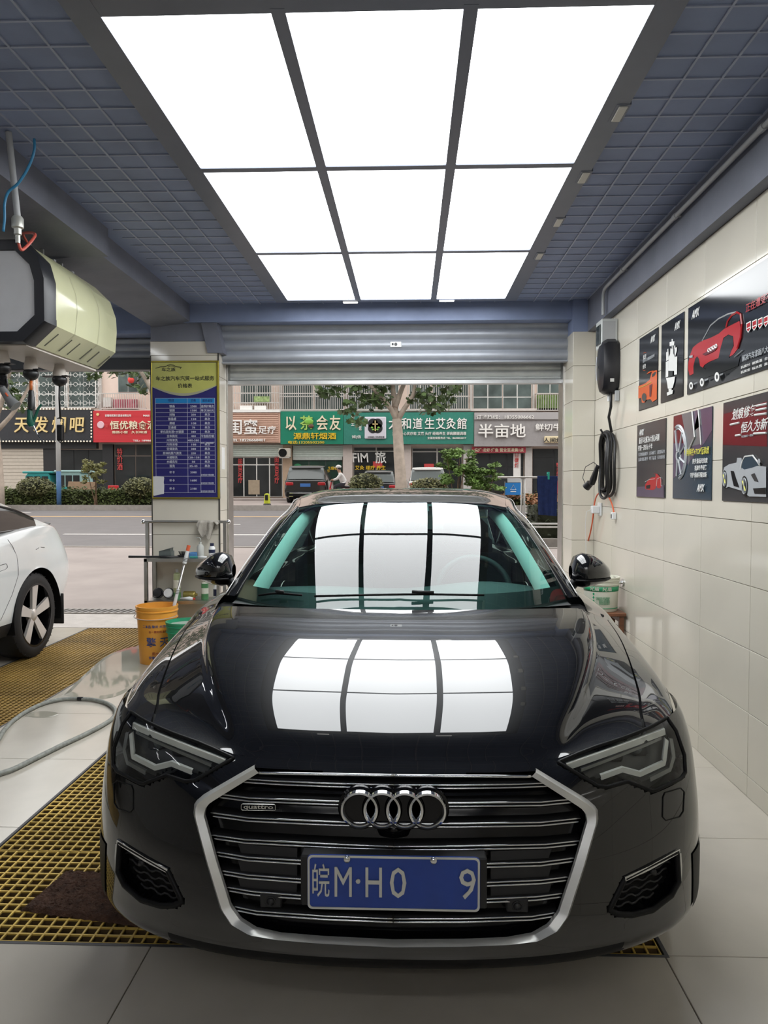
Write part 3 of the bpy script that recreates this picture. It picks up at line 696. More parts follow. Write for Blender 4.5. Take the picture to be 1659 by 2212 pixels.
# --- bumper corners: chrome intake strips, mesh blades, washer cap
strip([(1348,1897),(1400,1873),(1466,1836)], .0055, -.006, M_chrome, 'intake_strip', .01); strip([(1466,1842),(1468,1870),(1467,1902)], .0055, -.004, M_chrome, 'intake_strip', .01)
for k in range(5):
    a = (1340-k*5+8, 1905+k*16); b_ = (1458-k*9, 1862+k*18+6); mb = MB()
    P = [p+Vector((-.3,.95,0))*.022 for p in drop([a,((a[0]+b_[0])/2,(a[1]+b_[1])/2+4),b_], 8)]
    zig = [p+Vector((0,0,.0035*(1 if i%4 < 2 else -1))) for i, p in enumerate(P)]; mb.tube(zig, .0035, 5); carpart('intake_blade', mb, M_mid)
p = onto(1416,1893); mb = MB().lathe([(.0,-.004),(.009,-.003),(.011,.004),(.011,.03)], (p.x,p.y+.02,p.z), 'y', 16); carpart('parking_sensor', mb, M_black)
cap = drop([(1436,1712),(1470,1702),(1478,1710),(1476,1752),(1468,1764),(1438,1772),(1431,1764),(1432,1722)], 5, True); mb = MB(); mb.tube([snap(x) for x in cap], .0018, 5, closed=True); carpart('washer_cap', mb, M_dark)
vs_ = drop([(1476,1832),(1493,1806),(1492,1850),(1491,1905)], 8); 
i0 = int(np.argmin(np.abs(FG[:,0,2]-.265))); i1 = int(np.argmin(np.abs(FG[:,0,2]-.42))); j0 = int(np.argmin(np.abs(FG[i0,:,1]-.275))); j1 = int(np.argmin(np.abs(FG[i0,:,1]-.42)))
cd = MB(); patch(cd, FG[i0:i1,j0:j1]+np.array([.0025,-.0015,0])); carpart('corner_duct', cd, M_dark)
# crease groove between bumper and fender wing
# --- windscreen, roof, pillars
wsb = [(0,1.20,.955),(.30,1.23,.957),(.55,1.32,.963),(.735,1.46,.975)]
wst = [(0,2.145,1.385),(.25,2.15,1.383),(.44,2.17,1.375),(.565,2.20,1.355)]
def ws_row(t):
    out = []
    for a, b_ in zip(wsb, wst):
        a = np.array(a); b_ = np.array(b_); h = (.62*t-.16*t*t)/.46           # slope falls from 32 to 17 degrees
        p = a+(b_-a)*t; p[2] = a[2]+(b_[2]-a[2])*h; out.append(tuple(p))
    return out
WS = np.array([catmull(ws_row(t), 40) for t in np.linspace(0,1,40)])
mb = MB(); patch(mb, WS, True); wsx = carpart('windscreen', mb, M_ws, True, label='green-tinted windscreen')
# black ceramic band round the glass, on the inside
bd = MB(); I = WS-np.array([0,-.004,.006])
r_, c_ = WS.shape[:2]; kk = [(i,j) for i in range(r_-1) for j in range(c_-1) if i < 4 or i > r_-3 or j > c_-3 or (i > r_-12 and j < 4+ (i-(r_-12))*.35)]
patch(bd, I, False, kk); carpart('windscreen_border', bd, M_dark)
rf = [[(0,2.145,1.385),(.25,2.15,1.383),(.44,2.17,1.375),(.565,2.20,1.355)],[(0,2.55,1.447),(.25,2.55,1.445),(.47,2.56,1.435),(.60,2.58,1.405)],[(0,3.0,1.458),(.25,3.0,1.456),(.48,3.0,1.447),(.61,3.0,1.417)],[(0,3.5,1.43),(.25,3.5,1.428),(.47,3.5,1.42),(.60,3.5,1.39)]]
mb = MB(); patch(mb, bicubic(np.array(rf), 24, 20), True); carpart('roof', mb, M_paint)
rw = [[(0,3.5,1.43),(.25,3.5,1.428),(.47,3.5,1.42),(.60,3.5,1.39)],[(0,3.8,1.31),(.3,3.8,1.30),(.5,3.82,1.28),(.63,3.85,1.23)],[(0,4.05,1.13),(.4,4.05,1.12),(.6,4.08,1.06),(.72,4.1,1.0)]]
mb = MB(); patch(mb, bicubic(np.array(rw), 14, 14), True); carpart('rear_screen', mb, M_sideg)
# A pillar and roof rail: a swept strip from the mirror foot to the tail
def sweep(lineA, lineB, m, name, th=.0, n=50, smooth=True):
    A = catmull(lineA, n); B = catmull(lineB, n); C = (A+B)/2+np.array([th,0,th*.6]); mb = MB(); mb.grid([[tuple(p) for p in A],[tuple(p) for p in (A+C)/2+np.array([th*.3,0,th*.2])],[tuple(p) for p in C],[tuple(p) for p in (B+C)/2+np.array([th*.3,0,th*.2])],[tuple(p) for p in B]], False); return carpart(name, mb, m, smooth)
pin = [(.735,1.46,.975),(.695,1.63,1.08),(.65,1.83,1.19),(.605,2.03,1.29),(.565,2.20,1.355),(.60,2.58,1.405),(.61,3.0,1.417),(.60,3.5,1.39)]
pout = [(.79,1.48,.975),(.755,1.68,1.075),(.712,1.90,1.18),(.668,2.12,1.275),(.64,2.32,1.325),(.655,2.65,1.365),(.665,3.0,1.372),(.655,3.5,1.345)]
sweep(pin, pout, M_paint, 'pillar', .008)
trm = [(np.array(a)*.25+np.array(b_)*.75+np.array([.012,0,.008])) for a, b_ in zip(pin, pout)]
mb = MB(); mb.tube([tuple(p) for p in catmull(trm, 50)], .0028, 6); carpart('roof_trim', mb, mat('dull_trim_strip', (.42,.42,.41), .4, .6, var=.05))
trm2 = [(np.array(a)*.98+np.array(b_)*.02+np.array([.002,-.002,.003])) for a, b_ in zip(pin[:5], pout[:5])]
mb = MB(); mb.tube([tuple(p) for p in catmull(trm2, 40)], .005, 6); carpart('windscreen_gutter', mb, M_gloss)
sgt = [(.79,1.48,.975),(.755,1.68,1.075),(.712,1.90,1.18),(.668,2.12,1.275),(.64,2.32,1.325),(.655,2.65,1.365),(.665,3.0,1.372),(.655,3.5,1.345),(.70,3.9,1.20)]
sgb = [(.795,1.50,.974),(.80,1.7,.978),(.81,1.95,.983),(.815,2.2,.988),(.82,2.5,.992),(.82,2.8,.995),(.82,3.1,.997),(.81,3.5,1.0),(.79,3.9,1.0)]
A = catmull(sgt,50); B = catmull(sgb,50); mb = MB(); mb.grid([[tuple(p) for p in A],[tuple(p) for p in B]]); carpart('side_window', mb, M_sideg)
cpil = MB(); cpil.grid([[(.655,3.5,1.345),(.70,3.9,1.20),(.72,4.1,1.0)],[(.60,3.5,1.39),(.63,3.85,1.23),(.72,4.1,1.0)]]); cpil.grid([[(.70,3.9,1.20),(.72,4.1,1.0)],[(.79,3.9,1.0),(.76,4.3,1.0)]], True); carpart('rear_pillar', cpil, M_paint)
# cowl under the screen and wipers
cw = MB(); hb = HGc[:split, -1]; 
fr_ = [tuple(p) for p in hb]; bk_ = [(p[0]*.93 if p[0] < .74 else p[0]-.05, float(np.interp(p[0],[0,.3,.55,.75,.86],[1.22,1.25,1.34,1.47,1.5])), .945) for p in hb]
cw.grid([fr_, [(p[0],p[1]+.012,p[2]-.012) for p in fr_], [(p[0],p[1]+.03,.935) for p in fr_], bk_]); carpart('scuttle_panel', cw, M_dark)
def wiper(a, bm, c_):
    def w(px,py): 
        r = ray(px,py); h = WB.ray_cast(camL, r); return Vector(h[0])+Vector((0,-.012,.012)) if h[0] is not None else camL+r*3.2
    mb = MB(); P = [w(*a), w(*bm), w(*c_)]; mb.tube([tuple(x) for x in catmull([p[:] for p in P], 14)], .005, 6); o = carpart('wiper_blade', mb, M_dark, True, mir=False)
    q = MB().tube([P[1]+Vector((0,-.01,.012)), P[1]+(P[2]-P[1])*.30+Vector((0,-.008,.01))], .007, 6); carpart('wiper_arm', q, M_mid, True, o, mir=False)
wb_ = MB(); patch(wb_, WS, True); wb_.mirror(0); WB = BVHTree.FromPolygons([Vector(p) for p in wb_.v], wb_.f)
wiper((560,1291),(598,1287),(653,1291)); wiper((560+120,1293),(890,1289),(1045,1291))
# --- door mirrors
def mirror_shell(s):
    st = []
    for (x, y, z, ry, rz, tilt) in ((.800,1.70,1.065,.045,.030,0),(.815,1.69,1.070,.085,.070,0),(.85,1.685,1.075,.105,.082,0),(.90,1.70,1.073,.100,.074,0),(.95,1.73,1.064,.085,.056,0),(.985,1.755,1.054,.06,.036,0),(1.003,1.775,1.048,.02,.012,0)):
        st.append([(x, y+ry*math.cos(a)*(.8 if math.cos(a) > 0 else 1.), z+rz*math.copysign(abs(math.sin(a))**.8, math.sin(a))) for a in np.linspace(0, 2*PI, 25)[:-1]])
    return MB().grid([st[0]]+st, False, True)
ms = mirror_shell(1); mo = carpart('door_mirror', ms, M_paint, True, label='black door mirror housing')
ft = MB(); ft.tube([(.765,1.62,.985),(.79,1.65,1.0),(.82,1.68,1.02),(.85,1.70,1.03)], [.028,.024,.022,.02], 10); carpart('mirror_foot', ft, M_dark, True, mo)
bn = MB(); bn.tube([(.805,1.604,1.035),(.85,1.583,1.036),(.90,1.602,1.036),(.95,1.645,1.034),(.985,1.70,1.036)], .006, 6); carpart('mirror_seam', bn, M_dark, True, mo)
# --- cabin seen through the glass
M_cab = mat('dark_cabin_trim', (.018,.019,.020), .6, var=.1); M_pil = mat('pale_grey_headlining', (.50,.54,.51), .8, var=.05)
dsh = MB(); dr = [[(-.74,1.40,.955),(-.4,1.30,.948),(0,1.24,.945),(.4,1.30,.948),(.74,1.40,.955)],[(-.74,1.6,.965),(-.4,1.6,.968),(0,1.6,.962),(.4,1.6,.985),(.74,1.6,.965)],[(-.74,1.78,.955),(-.4,1.8,.965),(0,1.8,.955),(.4,1.80,.99),(.74,1.78,.955)],[(-.74,1.84,.7),(-.4,1.86,.7),(0,1.86,.7),(.4,1.86,.7),(.74,1.84,.7)]]
patch(dsh, bicubic(np.array(dr), 20, 40), True); carpart('dashboard', dsh, M_cab, True, mir=False)
ins = []
for s in (1,):
    mb = MB(); A = [(p[0]-.035, p[1]+.03, p[2]-.015) for p in pin[:5]]; B = [(p[0]-.078, p[1]+.075, p[2]-.02) for p in pin[:5]]
    a2 = catmull(A, 20); b2_ = catmull(B, 20); mb.grid([[tuple(p) for p in a2],[tuple(p) for p in b2_],[tuple(p+np.array([-.012,.06,-.02])) for p in b2_]], True); carpart('pillar_lining', mb, M_pil)
sw = MB(); sc = Vector((.37,1.98,.93)); u = Vector((1,0,0)); v = Vector((0,.42,.91)).normalized(); sw.torus(sc, .185, .016, u, v, 40, 10); sw.box(sc.x-.17,sc.x+.17,sc.y-.01,sc.y+.02,sc.z-.02,sc.z+.03); carpart('steering_wheel', sw, M_cab, True, mir=False)
for sx in (-.37,.37):
    mb = MB().rbox(sx-.26,sx+.26,2.45,2.62,.45,1.08,.06); mb.rbox(sx-.26,sx+.26,2.0,2.6,.40,.55,.05); st_ = carpart('seat', mb, M_cab, 'auto', mir=False)
    mb = MB().rbox(sx-.13,sx+.13,2.50,2.60,1.10,1.28,.04); carpart('headrest', mb, M_cab, 'auto', st_, mir=False)
mb = MB().rbox(-.62,.62,3.35,3.5,.5,1.15,.06); carpart('rear_seat', mb, M_cab, 'auto', mir=False)
mb = MB().box(-.80,.80,1.35,3.95,.30,.36); carpart('cabin_floor', mb, M_dark, False, mir=False)
mb = MB(); patch(mb, bicubic(np.array(rf), 10, 12)-np.array([0,0,.03])); carpart('headlining', mb, mat('dark_headlining', (.05,.05,.05), .9))
mb = MB().prism([(-.11,2.02,1.315),(.11,2.02,1.315),(.06,1.90,1.262),(-.06,1.90,1.262)], (0,.03,-.035)); mb.rbox(-.13,.13,1.98,2.0,1.20,1.265,.015); carpart('rear_view_mirror', mb, M_dark, False, mir=False)
# --- wheels
M_tyre = M_rubber
def make_wheel(parent, c, R, W, side, spokes, m_rim, rimR, coords, pair=True, name='wheel', m_back=None):
    """side = +1: outer face looks to +x"""
    cx, cy, cz = c; s = side
    ax = (Vector((0,1,0)), Vector((0,0,1)), Vector((s,0,0)))
    t = MB().lathe([(rimR-.01,-W/2),(rimR+.02,-W/2-.006),(R-.03,-W/2),(R-.006,-W/2+.02),(R,-W/4),(R,W/4),(R-.006,W/2-.02),(R-.03,W/2),(rimR+.02,W/2+.006),(rimR-.01,W/2)], c, ax, 48)
    for k in range(36):
        a = 2*PI*k/36; d = Vector((0, math.cos(a), math.sin(a)))
        p = Vector(c)+d*(R-.012)+Vector((s*(W/2-.012),0,0)); t.tube([p-Vector((s*.02,0,0))+d*.008, p+d*.002+Vector((s*.006,0,0))], .004, 4)
    t.v = coords(t.v); ty = t.build('tyre', M_tyre, parent, 'auto')
    r = MB().lathe([(rimR,W/2-.004),(rimR+.004,W/2+.004),(rimR-.012,W/2+.003),(rimR-.02,W/2-.03),(rimR-.035,-W/2+.02),(.0,-W/2+.02)], c, ax, 48); r.v = coords(r.v); rm = r.build('rim', m_back or M_gloss, ty, 'auto')
    sp_ = MB()
    for k in range(spokes):
        a = PI/2+2*PI*k/spokes
        for da in ((-.16,.16) if pair else (0,)):
            d0 = Vector((0, math.cos(a), math.sin(a))); d1 = Vector((0, math.cos(a+da), math.sin(a+da)))
            n1 = Vector((0,-math.sin(a+da), math.cos(a+da))); n0 = Vector((0,-math.sin(a), math.cos(a)))
            o0 = Vector((s*(W/2-.018),0,0)); o1 = Vector((s*(W/2-.004),0,0)); w0, w1 = (.018,.026) if pair else (.030,.050)
            p0_ = Vector(c)+d0*.05+o0; p1_ = Vector(c)+d1*(rimR-.008)+o1
            q = [p0_-n0*w0, p0_+n0*w0, p1_+n1*w1, p1_-n1*w1]; sp_.prism(q, (-s*.022,0,0))
    sp_.v = coords(sp_.v); sp_.build('spokes', m_rim, ty, False)
    h = MB().lathe([(.0,W/2-.004),(.028,W/2-.006),(.05,W/2-.016),(.065,W/2-.03),(.065,W/2-.06)], c, ax, 24); h.v = coords(h.v); h.build('hub_cap', m_rim, ty, 'auto')
for (wy, wz) in WH:
    for s in (-1, 1): make_wheel(car, (s*.83, wy, wz), .345, .235, s, 5, M_sat, .24, CW)
# bonnet leading lip closes the gap to the grille
mb = MB(); e = HGc[:split,0]; mb.grid([[tuple(p) for p in e],[tuple(p+np.array([0,.006,-.012])) for p in e],[tuple(p+np.array([0,.05,-.03])) for p in e]]); carpart('bonnet_lip', mb, M_paint)
# ================================================================ THINGS IN THE GARAGE
XS = XW-.010                                          # face of the wall tiles
# ---------------- posters on the tiled wall
def pcol(name, c, r=.28): return mat('print_'+name, c, r, var=.04)
K_blk = pcol('black', (.012,.013,.016), .10); K_red = pcol('red', (.42,.02,.025), .15); K_dred = pcol('dark_red', (.13,.012,.018), .15); K_wht = pcol('white', (.78,.78,.76), .25)
K_org = pcol('orange', (.62,.10,.02), .15); K_gry = pcol('grey', (.16,.165,.17), .15); K_lg = pcol('light_grey', (.42,.44,.46), .2); K_dg = pcol('charcoal', (.045,.046,.05), .12)
K_yel = pcol('yellow', (.75,.70,.10), .25); K_teal = pcol('slate_blue', (.03,.055,.08), .12); K_pur = pcol('purple_grey', (.10,.075,.12), .15)
class Poster:
    def __init__(s, lab, tl, bl, tr=None, wid=None, colr=None):
        a = atX(*tl, XS); b_ = atX(*bl, XS); s.y0 = (a.y+b_.y)/2; s.z1 = a.z; s.z0 = b_.z
        s.y1 = atX(*tr, XS).y if tr else s.y0-wid
        s.o = MB().rbox(XS-.004, XS, s.y1, s.y0, s.z0, s.z1, .001).build('poster', colr or K_blk); tag(s.o, lab, 'poster', 'car care posters on the tiled wall'); s.k = 0
    def P(s, px, py, lift): 
        p = atX(px, py, XS); p.y = min(max(p.y, s.y1), s.y0); p.z = min(max(p.z, s.z0), s.z1); p.x = XS-.004-lift; return p
    def shape(s, pts, m, name='print_shape'):
        s.k += 1; lf = .0004*s.k
        return MB().prism([s.P(x,y,lf) for x,y in pts][::-1], (-.0005,0,0)).build(name, m, s.o)
    def line(s, pts, m, r=.002, name='print_line', closed=False):
        s.k += 1; return MB().tube([s.P(x,y,.0004*s.k) for x,y in pts], r, 5, closed=closed).build(name, m, s.o)
    def ell(s, cx, cy, rx, ry, m, n=24): return s.shape([(cx+rx*math.cos(2*PI*i/n), cy+ry*math.sin(2*PI*i/n)) for i in range(n)], m)
    def txt(s, body, cx, cy, w, h, m, shear=0., bold=.012, line=1., align='CENTER'):
        s.k += 1; c = atX(cx,cy,XS); wy = abs(atX(cx-w/2,cy,XS).y-atX(cx+w/2,cy,XS).y); hz = abs(atX(cx,cy-h/2,XS).z-atX(cx,cy+h/2,XS).z)
        n = body.count('\n')+1
        return text('print_lettering', body, hz/n/(.92 if n == 1 else 1.0), m, s.o, (XS-.005-.0004*s.k, c.y, c.z), (0,-1,0), (0,0,1), align, .0004, bold, shear, line=line, width=wy)
def C1(*q): return [(1370+x/5.74, 700+y/5.74) for x, y in q]
def C2(*q): return [(1370+x/5.74, 860+y/5.742) for x, y in q]
def C5(*q): return [(1200+x/3.614, 560+y/3.614) for x, y in q]
def at1(x, y): return (1370+x/5.74, 700+y/5.74)
def at2(x, y): return (1370+x/5.74, 860+y/5.742)
p = Poster('tall black poster with an orange sports car under small white writing', (1383.5,731.5), (1380,888), (1423,708))
p.txt('AMX', *at1(238,188), 10.5, 17, K_wht, .35, .03)
p.txt('低至', *at1(140,410), 6.5, 9.5, K_wht); p.txt('隐形车衣 高端漆面保护膜', *at1(190,430), 25, 7, K_lg); p.txt('长效', *at1(136,530), 6.5, 9.5, K_wht)
p.line(C1((122,362),(138,352),(158,354)), K_org, .0015); p.line(C1((120,570),(136,578),(150,572)), K_org, .0015)
p.shape(C1((66,770),(150,735),(205,690),(235,585),(296,572),(297,930),(240,965),(215,930),(160,940),(140,975),(108,975),(100,915),(62,925)), K_org)
p.shape(C1((238,620),(275,590),(290,600),(268,640),(235,660)), K_dg); p.shape(C1((160,625),(200,588),(262,572),(215,600)), K_org); p.ell(*at1(138,908), 5, 9, K_dg); p.shape(C1((205,760),(240,740),(225,900),(205,900)), K_dred); p.line(C1((80,790),(160,760),(225,720)), K_yel, .002)
p = Poster('tall black poster with a white racing car seen from above', (1431.9,702.5), (1426.9,871.8), (1479,671.2))
p.txt('AMX', *at1(542,25), 12.5, 20, K_wht, .35, .03)
for q in (((450,225),(475,218),(475,185),(488,185),(490,215),(508,212),(505,265),(450,275)), ((462,280),(495,272),(496,370),(456,375)), ((440,400),(505,380),(508,580),(432,580)), ((455,375),(500,368),(515,420),(438,430)),
          ((405,470),(438,455),(435,650),(403,665)), ((508,410),(548,400),(545,625),(510,630)), ((412,350),(440,340),(444,440),(412,460)), ((516,300),(545,285),(545,330),(518,420)), ((428,310),(440,305),(440,345),(428,350)), ((515,270),(526,262),(528,305),(515,310)),
          ((412,670),(525,650),(515,720),(495,790),(435,800),(425,720)), ((445,800),(485,795),(480,850),(448,855)), ((425,850),(500,815),(492,865),(428,888))): p.shape(C1(*q), K_wht)
p.shape(C1((448,590),(498,580),(496,640),(450,650)), K_dg); p.shape(C1((470,282),(486,278),(487,300),(470,303)), K_dg)
p = Poster('wide black poster with a red sports car and four red shields', (1489.7,665), (1484.5,853.3), None, 1.75)
p.shape(C1((657,760),(1100,700),(1400,450),(1659,400),(1659,560),(655,880)), K_dg)
p.txt('AMX', 1504, 678, 17, 22, K_wht, .35, .03)
p.shape(C1((680,560),(685,470),(710,370),(740,290),(800,240),(860,205),(960,170),(1060,120),(1130,60),(1200,20),(1320,-40),(1335,60),(1330,180),(1310,290),(1240,380),(1195,405),(1215,340),(1250,270),(1240,150),(1180,130),(1120,170),(1090,280),(1060,420),(940,470),(880,510),(860,560),(700,640)), K_red)
p.shape(C1((860,205),(900,130),(960,20),(1060,-60),(1180,-120),(1300,-150),(1335,-100),(1320,-40),(1200,20),(1130,60),(1060,120),(960,170)), K_blk)
p.shape(C1((750,620),(748,520),(770,430),(795,400),(815,430),(830,520),(900,560),(1040,520),(1060,420),(1090,280),(1120,190),(1180,140),(1240,160),(1245,270),(1215,340),(1190,420),(1330,400),(1300,520),(1100,600),(820,690)), K_blk)
p.line(C1((860,205),(905,125),(965,15),(1060,-65),(1180,-125),(1290,-150)), K_lg, .004); p.line(C1((1160,40),(1180,-40),(1230,-110),(1290,-145),(1340,-120),(1355,0),(1340,170),(1300,300)), K_red, .006)
for k in range(4): p.line(C1(*[(945+30*k+12*math.cos(a), 325-17*k+22*math.sin(a)) for a in np.linspace(0,2*PI,10)[:-1]]), K_wht, .004, closed=True)
p.shape(C1((865,375),(930,335),(1050,290),(1020,330),(900,390)), K_dred); p.shape(C1((700,395),(745,385),(745,415),(705,420)), K_lg); p.line(C1((1265,410),(1365,325)), K_lg, .002)
p.txt('正在遭受不良伤害', 1660, 645, 92, 19, K_red, 0, .014)
for k in range(4):
    x0, y0 = 1622+k*13.2, 706-k*4.2; p.shape([(x0-5,y0-8),(x0+5,y0-13),(x0+5.2,y0+4),(x0-1,y0+13),(x0-5,y0+6)], K_wht); p.shape([(x0-3.8,y0-6),(x0+4,y0-10.5),(x0+4,y0-1),(x0-3.8,y0+3)], K_red); p.shape([(x0-3.6,y0+5),(x0+3.6,y0+1.5),(x0+3.5,y0+4),(x0-1,y0+10.5)], K_red)
p.txt('解决汽车漆面八大问题', *at1(1580,360), 72, 14, K_lg); p.txt('抗腐蚀  耐高温  自修复', *at1(1570,470), 74, 6, K_wht); p.txt('抗黄变  疏水性  高光泽', *at1(1570,535), 74, 6, K_wht)
for (x,y,r) in ((742,765,22),(880,722,24),(1072,655,28)):
    p.ell(*at1(x,y), r*1.05/5.74, r*2.1/5.74, K_wht); p.ell(*at1(x,y), r*.45/5.74, r*1.0/5.74, K_dg); p.txt('漆面修护', *at1(x+60,y-30), 8, 4, K_lg)
p = Poster('small dark poster with a little red car under white slogans', (1378.5,919), (1375.2,1072.5), (1440,903.7), colr=K_dg)
p.txt('AMX', *at2(98,430), 11, 16, K_wht, .35, .03)
p.txt('最近车衣解决6大核心问题', *at2(190,515), 44, 14, K_wht, .1, .02); p.txt('安装一次安心十年', *at2(145,615), 31, 12, K_wht, .1, .02)
p.txt('抗划痕耐腐蚀  自动修复  超强疏水', *at2(220,685), 57, 8, K_lg); p.txt('抗黄变防紫外  零下防裂  长效质保', *at2(220,750), 57, 8, K_lg)
p.shape(C2((50,1100),(380,1080),(382,1235),(40,1222)), K_pur)
p.shape(C2((150,1125),(148,1075),(190,1010),(230,985),(260,935),(300,940),(330,975),(352,1010),(350,1100),(330,1120),(300,1115),(290,1080),(275,1125),(250,1140),(180,1135)), K_red); p.shape(C2((215,985),(255,940),(280,940),(275,980)), K_dg); p.shape(C2((162,1085),(215,1075),(210,1120),(165,1125)), K_blk); p.line(C2((290,1090),(300,1000),(345,980),(350,1090)), K_wht, .0015); p.line(C2((150,1040),(200,1010),(270,1000)), K_wht, .0015)
p = Poster('dark blue poster with a silver alloy wheel and yellow heading', (1457.3,899), (1453.2,1076.6), (1540.5,876.8), colr=K_teal)
p.shape(C2((500,215),(1000,95),(995,400),(880,560),(640,860),(495,1000)), K_pur); p.shape(C2((500,230),(600,200),(620,330),(700,470),(690,560),(500,560)), K_dred); p.shape(C2((600,200),(720,160),(740,420),(850,330),(830,150),(815,140),(855,560),(720,600),(690,850),(660,600),(640,420)), K_gry)
p.line(C2(*[(565+100*math.cos(a), 670+325*math.sin(a)) for a in np.linspace(-1.9,1.45,26)]), K_lg, .010); p.line(C2(*[(560+82*math.cos(a), 670+290*math.sin(a)) for a in np.linspace(-1.9,1.45,26)]), K_lg, .005); p.ell(*at2(562,715), 6, 15, K_lg); p.ell(*at2(562,715), 3, 8, K_teal)
for a in (-2.0,-1.0,-.35,.45,1.15,1.8): p.line(C2((560+25*math.cos(a),715+60*math.sin(a)),(565+92*math.cos(a),675+300*math.sin(a))), K_lg, .007)
p.line(C2((815,140),(830,300),(850,580)), K_wht, .004); p.line(C2((740,165),(770,480),(700,640)), K_wht, .005)
p.txt('专利科技+TOP顶涂层', *at2(790,668), 54, 15, K_yel, .1, .016); p.txt('提升漆面光炫度', *at2(840,783), 33, 11, K_wht); p.txt('抵御外界侵害', *at2(850,868), 28, 11, K_wht); p.txt('守护漆面闪耀如新', *at2(822,958), 36, 11, K_wht); p.txt('AMX', *at2(848,1118), 17, 20, K_wht, .35, .03)
p = Poster('dark red poster with a silver open roadster under bold white slogan', (1565.3,870.5), (1559.7,1081.6), None, .80, K_dg)
p.shape(C2((1118,200),(1659,40),(1659,600),(1110,580)), K_dred)
p.txt('划痕修复', *at2(1365,190), 53, 24, K_wht, .3, .03); p.txt('恒久为新', *at2(1490,355), 58, 24, K_wht, .3, .03)
for q in (((1535,95),(1659,70)),((1530,150),(1659,125)),((1510,210),(1659,190)),((1210,330),(1320,305)),((1275,465),(1340,455)),((1505,440),(1659,432))): p.line(C2(*q), K_wht, .005)
p.txt('专业划痕修复一键焕新', *at2(1425,470), 26, 5, K_lg)
p.shape(C2((1120,930),(1135,860),(1200,820),(1290,800),(1300,740),(1350,740),(1380,840),(1560,840),(1660,850),(1660,1225),(1450,1220),(1420,1200),(1360,1150),(1190,1100),(1160,1115),(1125,1080)), K_lg)
p.shape(C2((1350,860),(1390,730),(1490,715),(1580,830),(1480,865),(1390,885)), K_teal); p.line(C2((1345,880),(1360,800),(1395,725),(1495,712),(1555,790),(1585,835)), K_wht, .004)
p.shape(C2((1220,900),(1260,905),(1290,1000),(1330,1110),(1260,1090),(1240,1010)), K_blk); p.shape(C2((1500,1120),(1659,1110),(1659,1190),(1520,1185)), K_blk); p.shape(C2((1475,950),(1520,930),(1570,1040),(1520,1030)), K_dg)
for (x,y,rx,ry) in ((1148,1005,26,110),(1398,1090,38,125)): p.ell(*at2(x,y), rx/5.74, ry/5.74, K_blk); p.line(C2(*[(x+rx*.75*math.cos(a), y+ry*.78*math.sin(a)) for a in np.linspace(0,2*PI,20)[:-1]]), K_lg, .003, closed=True); p.line(C2((x-rx*.5,y-ry*.5),(x+rx*.5,y+ry*.5)), K_yel, .004); p.line(C2((x,y-ry*.7),(x,y+ry*.7)), K_lg, .004)
p.ell(*at2(1585,785), 3, 6, K_lg)
# ---------------- conduit, breaker box, wall charger
M_cond = mat('grey_conduit', (.42,.43,.44), .45, var=.06)
cz = 2.995; cxx = XW-.105
t = thing('conduit', 'grey conduit pipe running along the dark boxed strip', 'pipe', (cxx, YR-.4, cz))
yb = 5.93; pts = [(cxx,-3.9,cz),(cxx,yb-.1,cz),(cxx,yb-.03,cz-.008),(cxx,yb,cz-.04),(cxx,yb,2.80)]
MB().tube(pts, .0135, 10).build('pipe', M_cond, t, 'auto')
for k in range(6):
    y = 5.4-k*1.05; MB().cyl((cxx,y-.02,cz),(cxx,y+.02,cz),.0175,n=10).box(cxx,XW-.075,y-.008,y+.008,cz-.004,cz+.004).build('clip', M_cond, t)
t = thing('breaker_box', 'small pale breaker box with a dark window above the wall charger', 'electrical box', (XW-.07, yb, 2.62))
zt = atX(1325, 690, XS-.05).z; 
MB().rbox(XS-.125, XS, yb-.075, yb+.10, zt-.20, zt+.02, .006).build('box', mat('pale_grey_enclosure', (.55,.57,.56), .45, var=.03), t)
MB().rbox(XS-.133, XS-.125, yb-.055, yb+.06, zt-.17, zt-.02, .002).build('window', mat('smoked_cover', (.02,.03,.03), .1), t)
MB().box(XS-.118, XS-.02, yb-.0765, yb-.075, zt-.185, zt-.0).build('lid_seam', M_cond, t)
ya = atX(1340, 780, XS).y; z0 = atX(1330, 846, XS-.05).z; z1 = atX(1330, 726, XS-.05).z
M_chg = mat('satin_black_charger', (.014,.014,.018), .28, var=.05)
t = thing('wall_charger', 'black shield-shaped vehicle charger hung on the tiled wall', 'charger', (XS-.06, ya+.12, z0))
w = .105; yc = ya+w; h = z1-z0
prof = [(-.35,0),(.35,0),(.80,.10),(1,.32),(1,.72),(.85,.93),(.45,1),(-.45,1),(-.85,.93),(-1,.72),(-1,.32),(-.80,.10)]
def ringp(x, s, dz=0): return [(x, yc+a*w*s, z0+h*(.5+(b_-.5)*s)+dz) for a, b_ in prof]
m = MB(); R0 = [ringp(XS, .93), ringp(XS-.02, .93), ringp(XS-.022, 1.0), ringp(XS-.085, 1.0), ringp(XS-.12, .90), ringp(XS-.135, .60), ringp(XS-.138, .05)]
m.grid([r for r in R0], True, True).build('body', M_chg, t, 'auto')
MB().tube([(XS-.134, yc+.07, z0+h*.28),(XS-.139,yc+.075,z0+h*.5),(XS-.134,yc+.07,z0+h*.72)], .003, 6).build('status_strip', mat('pale_status_strip', (.6,.62,.66), .3), t)
MB().box(XS-.075, XS-.045, ya-.0015, ya, z0+h*.20, z0+h*.26).build('rating_sticker', mat('white_sticker', (.6,.6,.58), .5), t)
MB().cyl((XS-.05,yc+.02,z0+.01),(XS-.05,yc+.02,z0-.05),.012,n=10).build('inlet_gland', M_white, t)
MB().rbox(XS-.03, XS, ya+.01, ya+.04, z0-.06, z0+.02, .003).build('holder', M_cond, t)
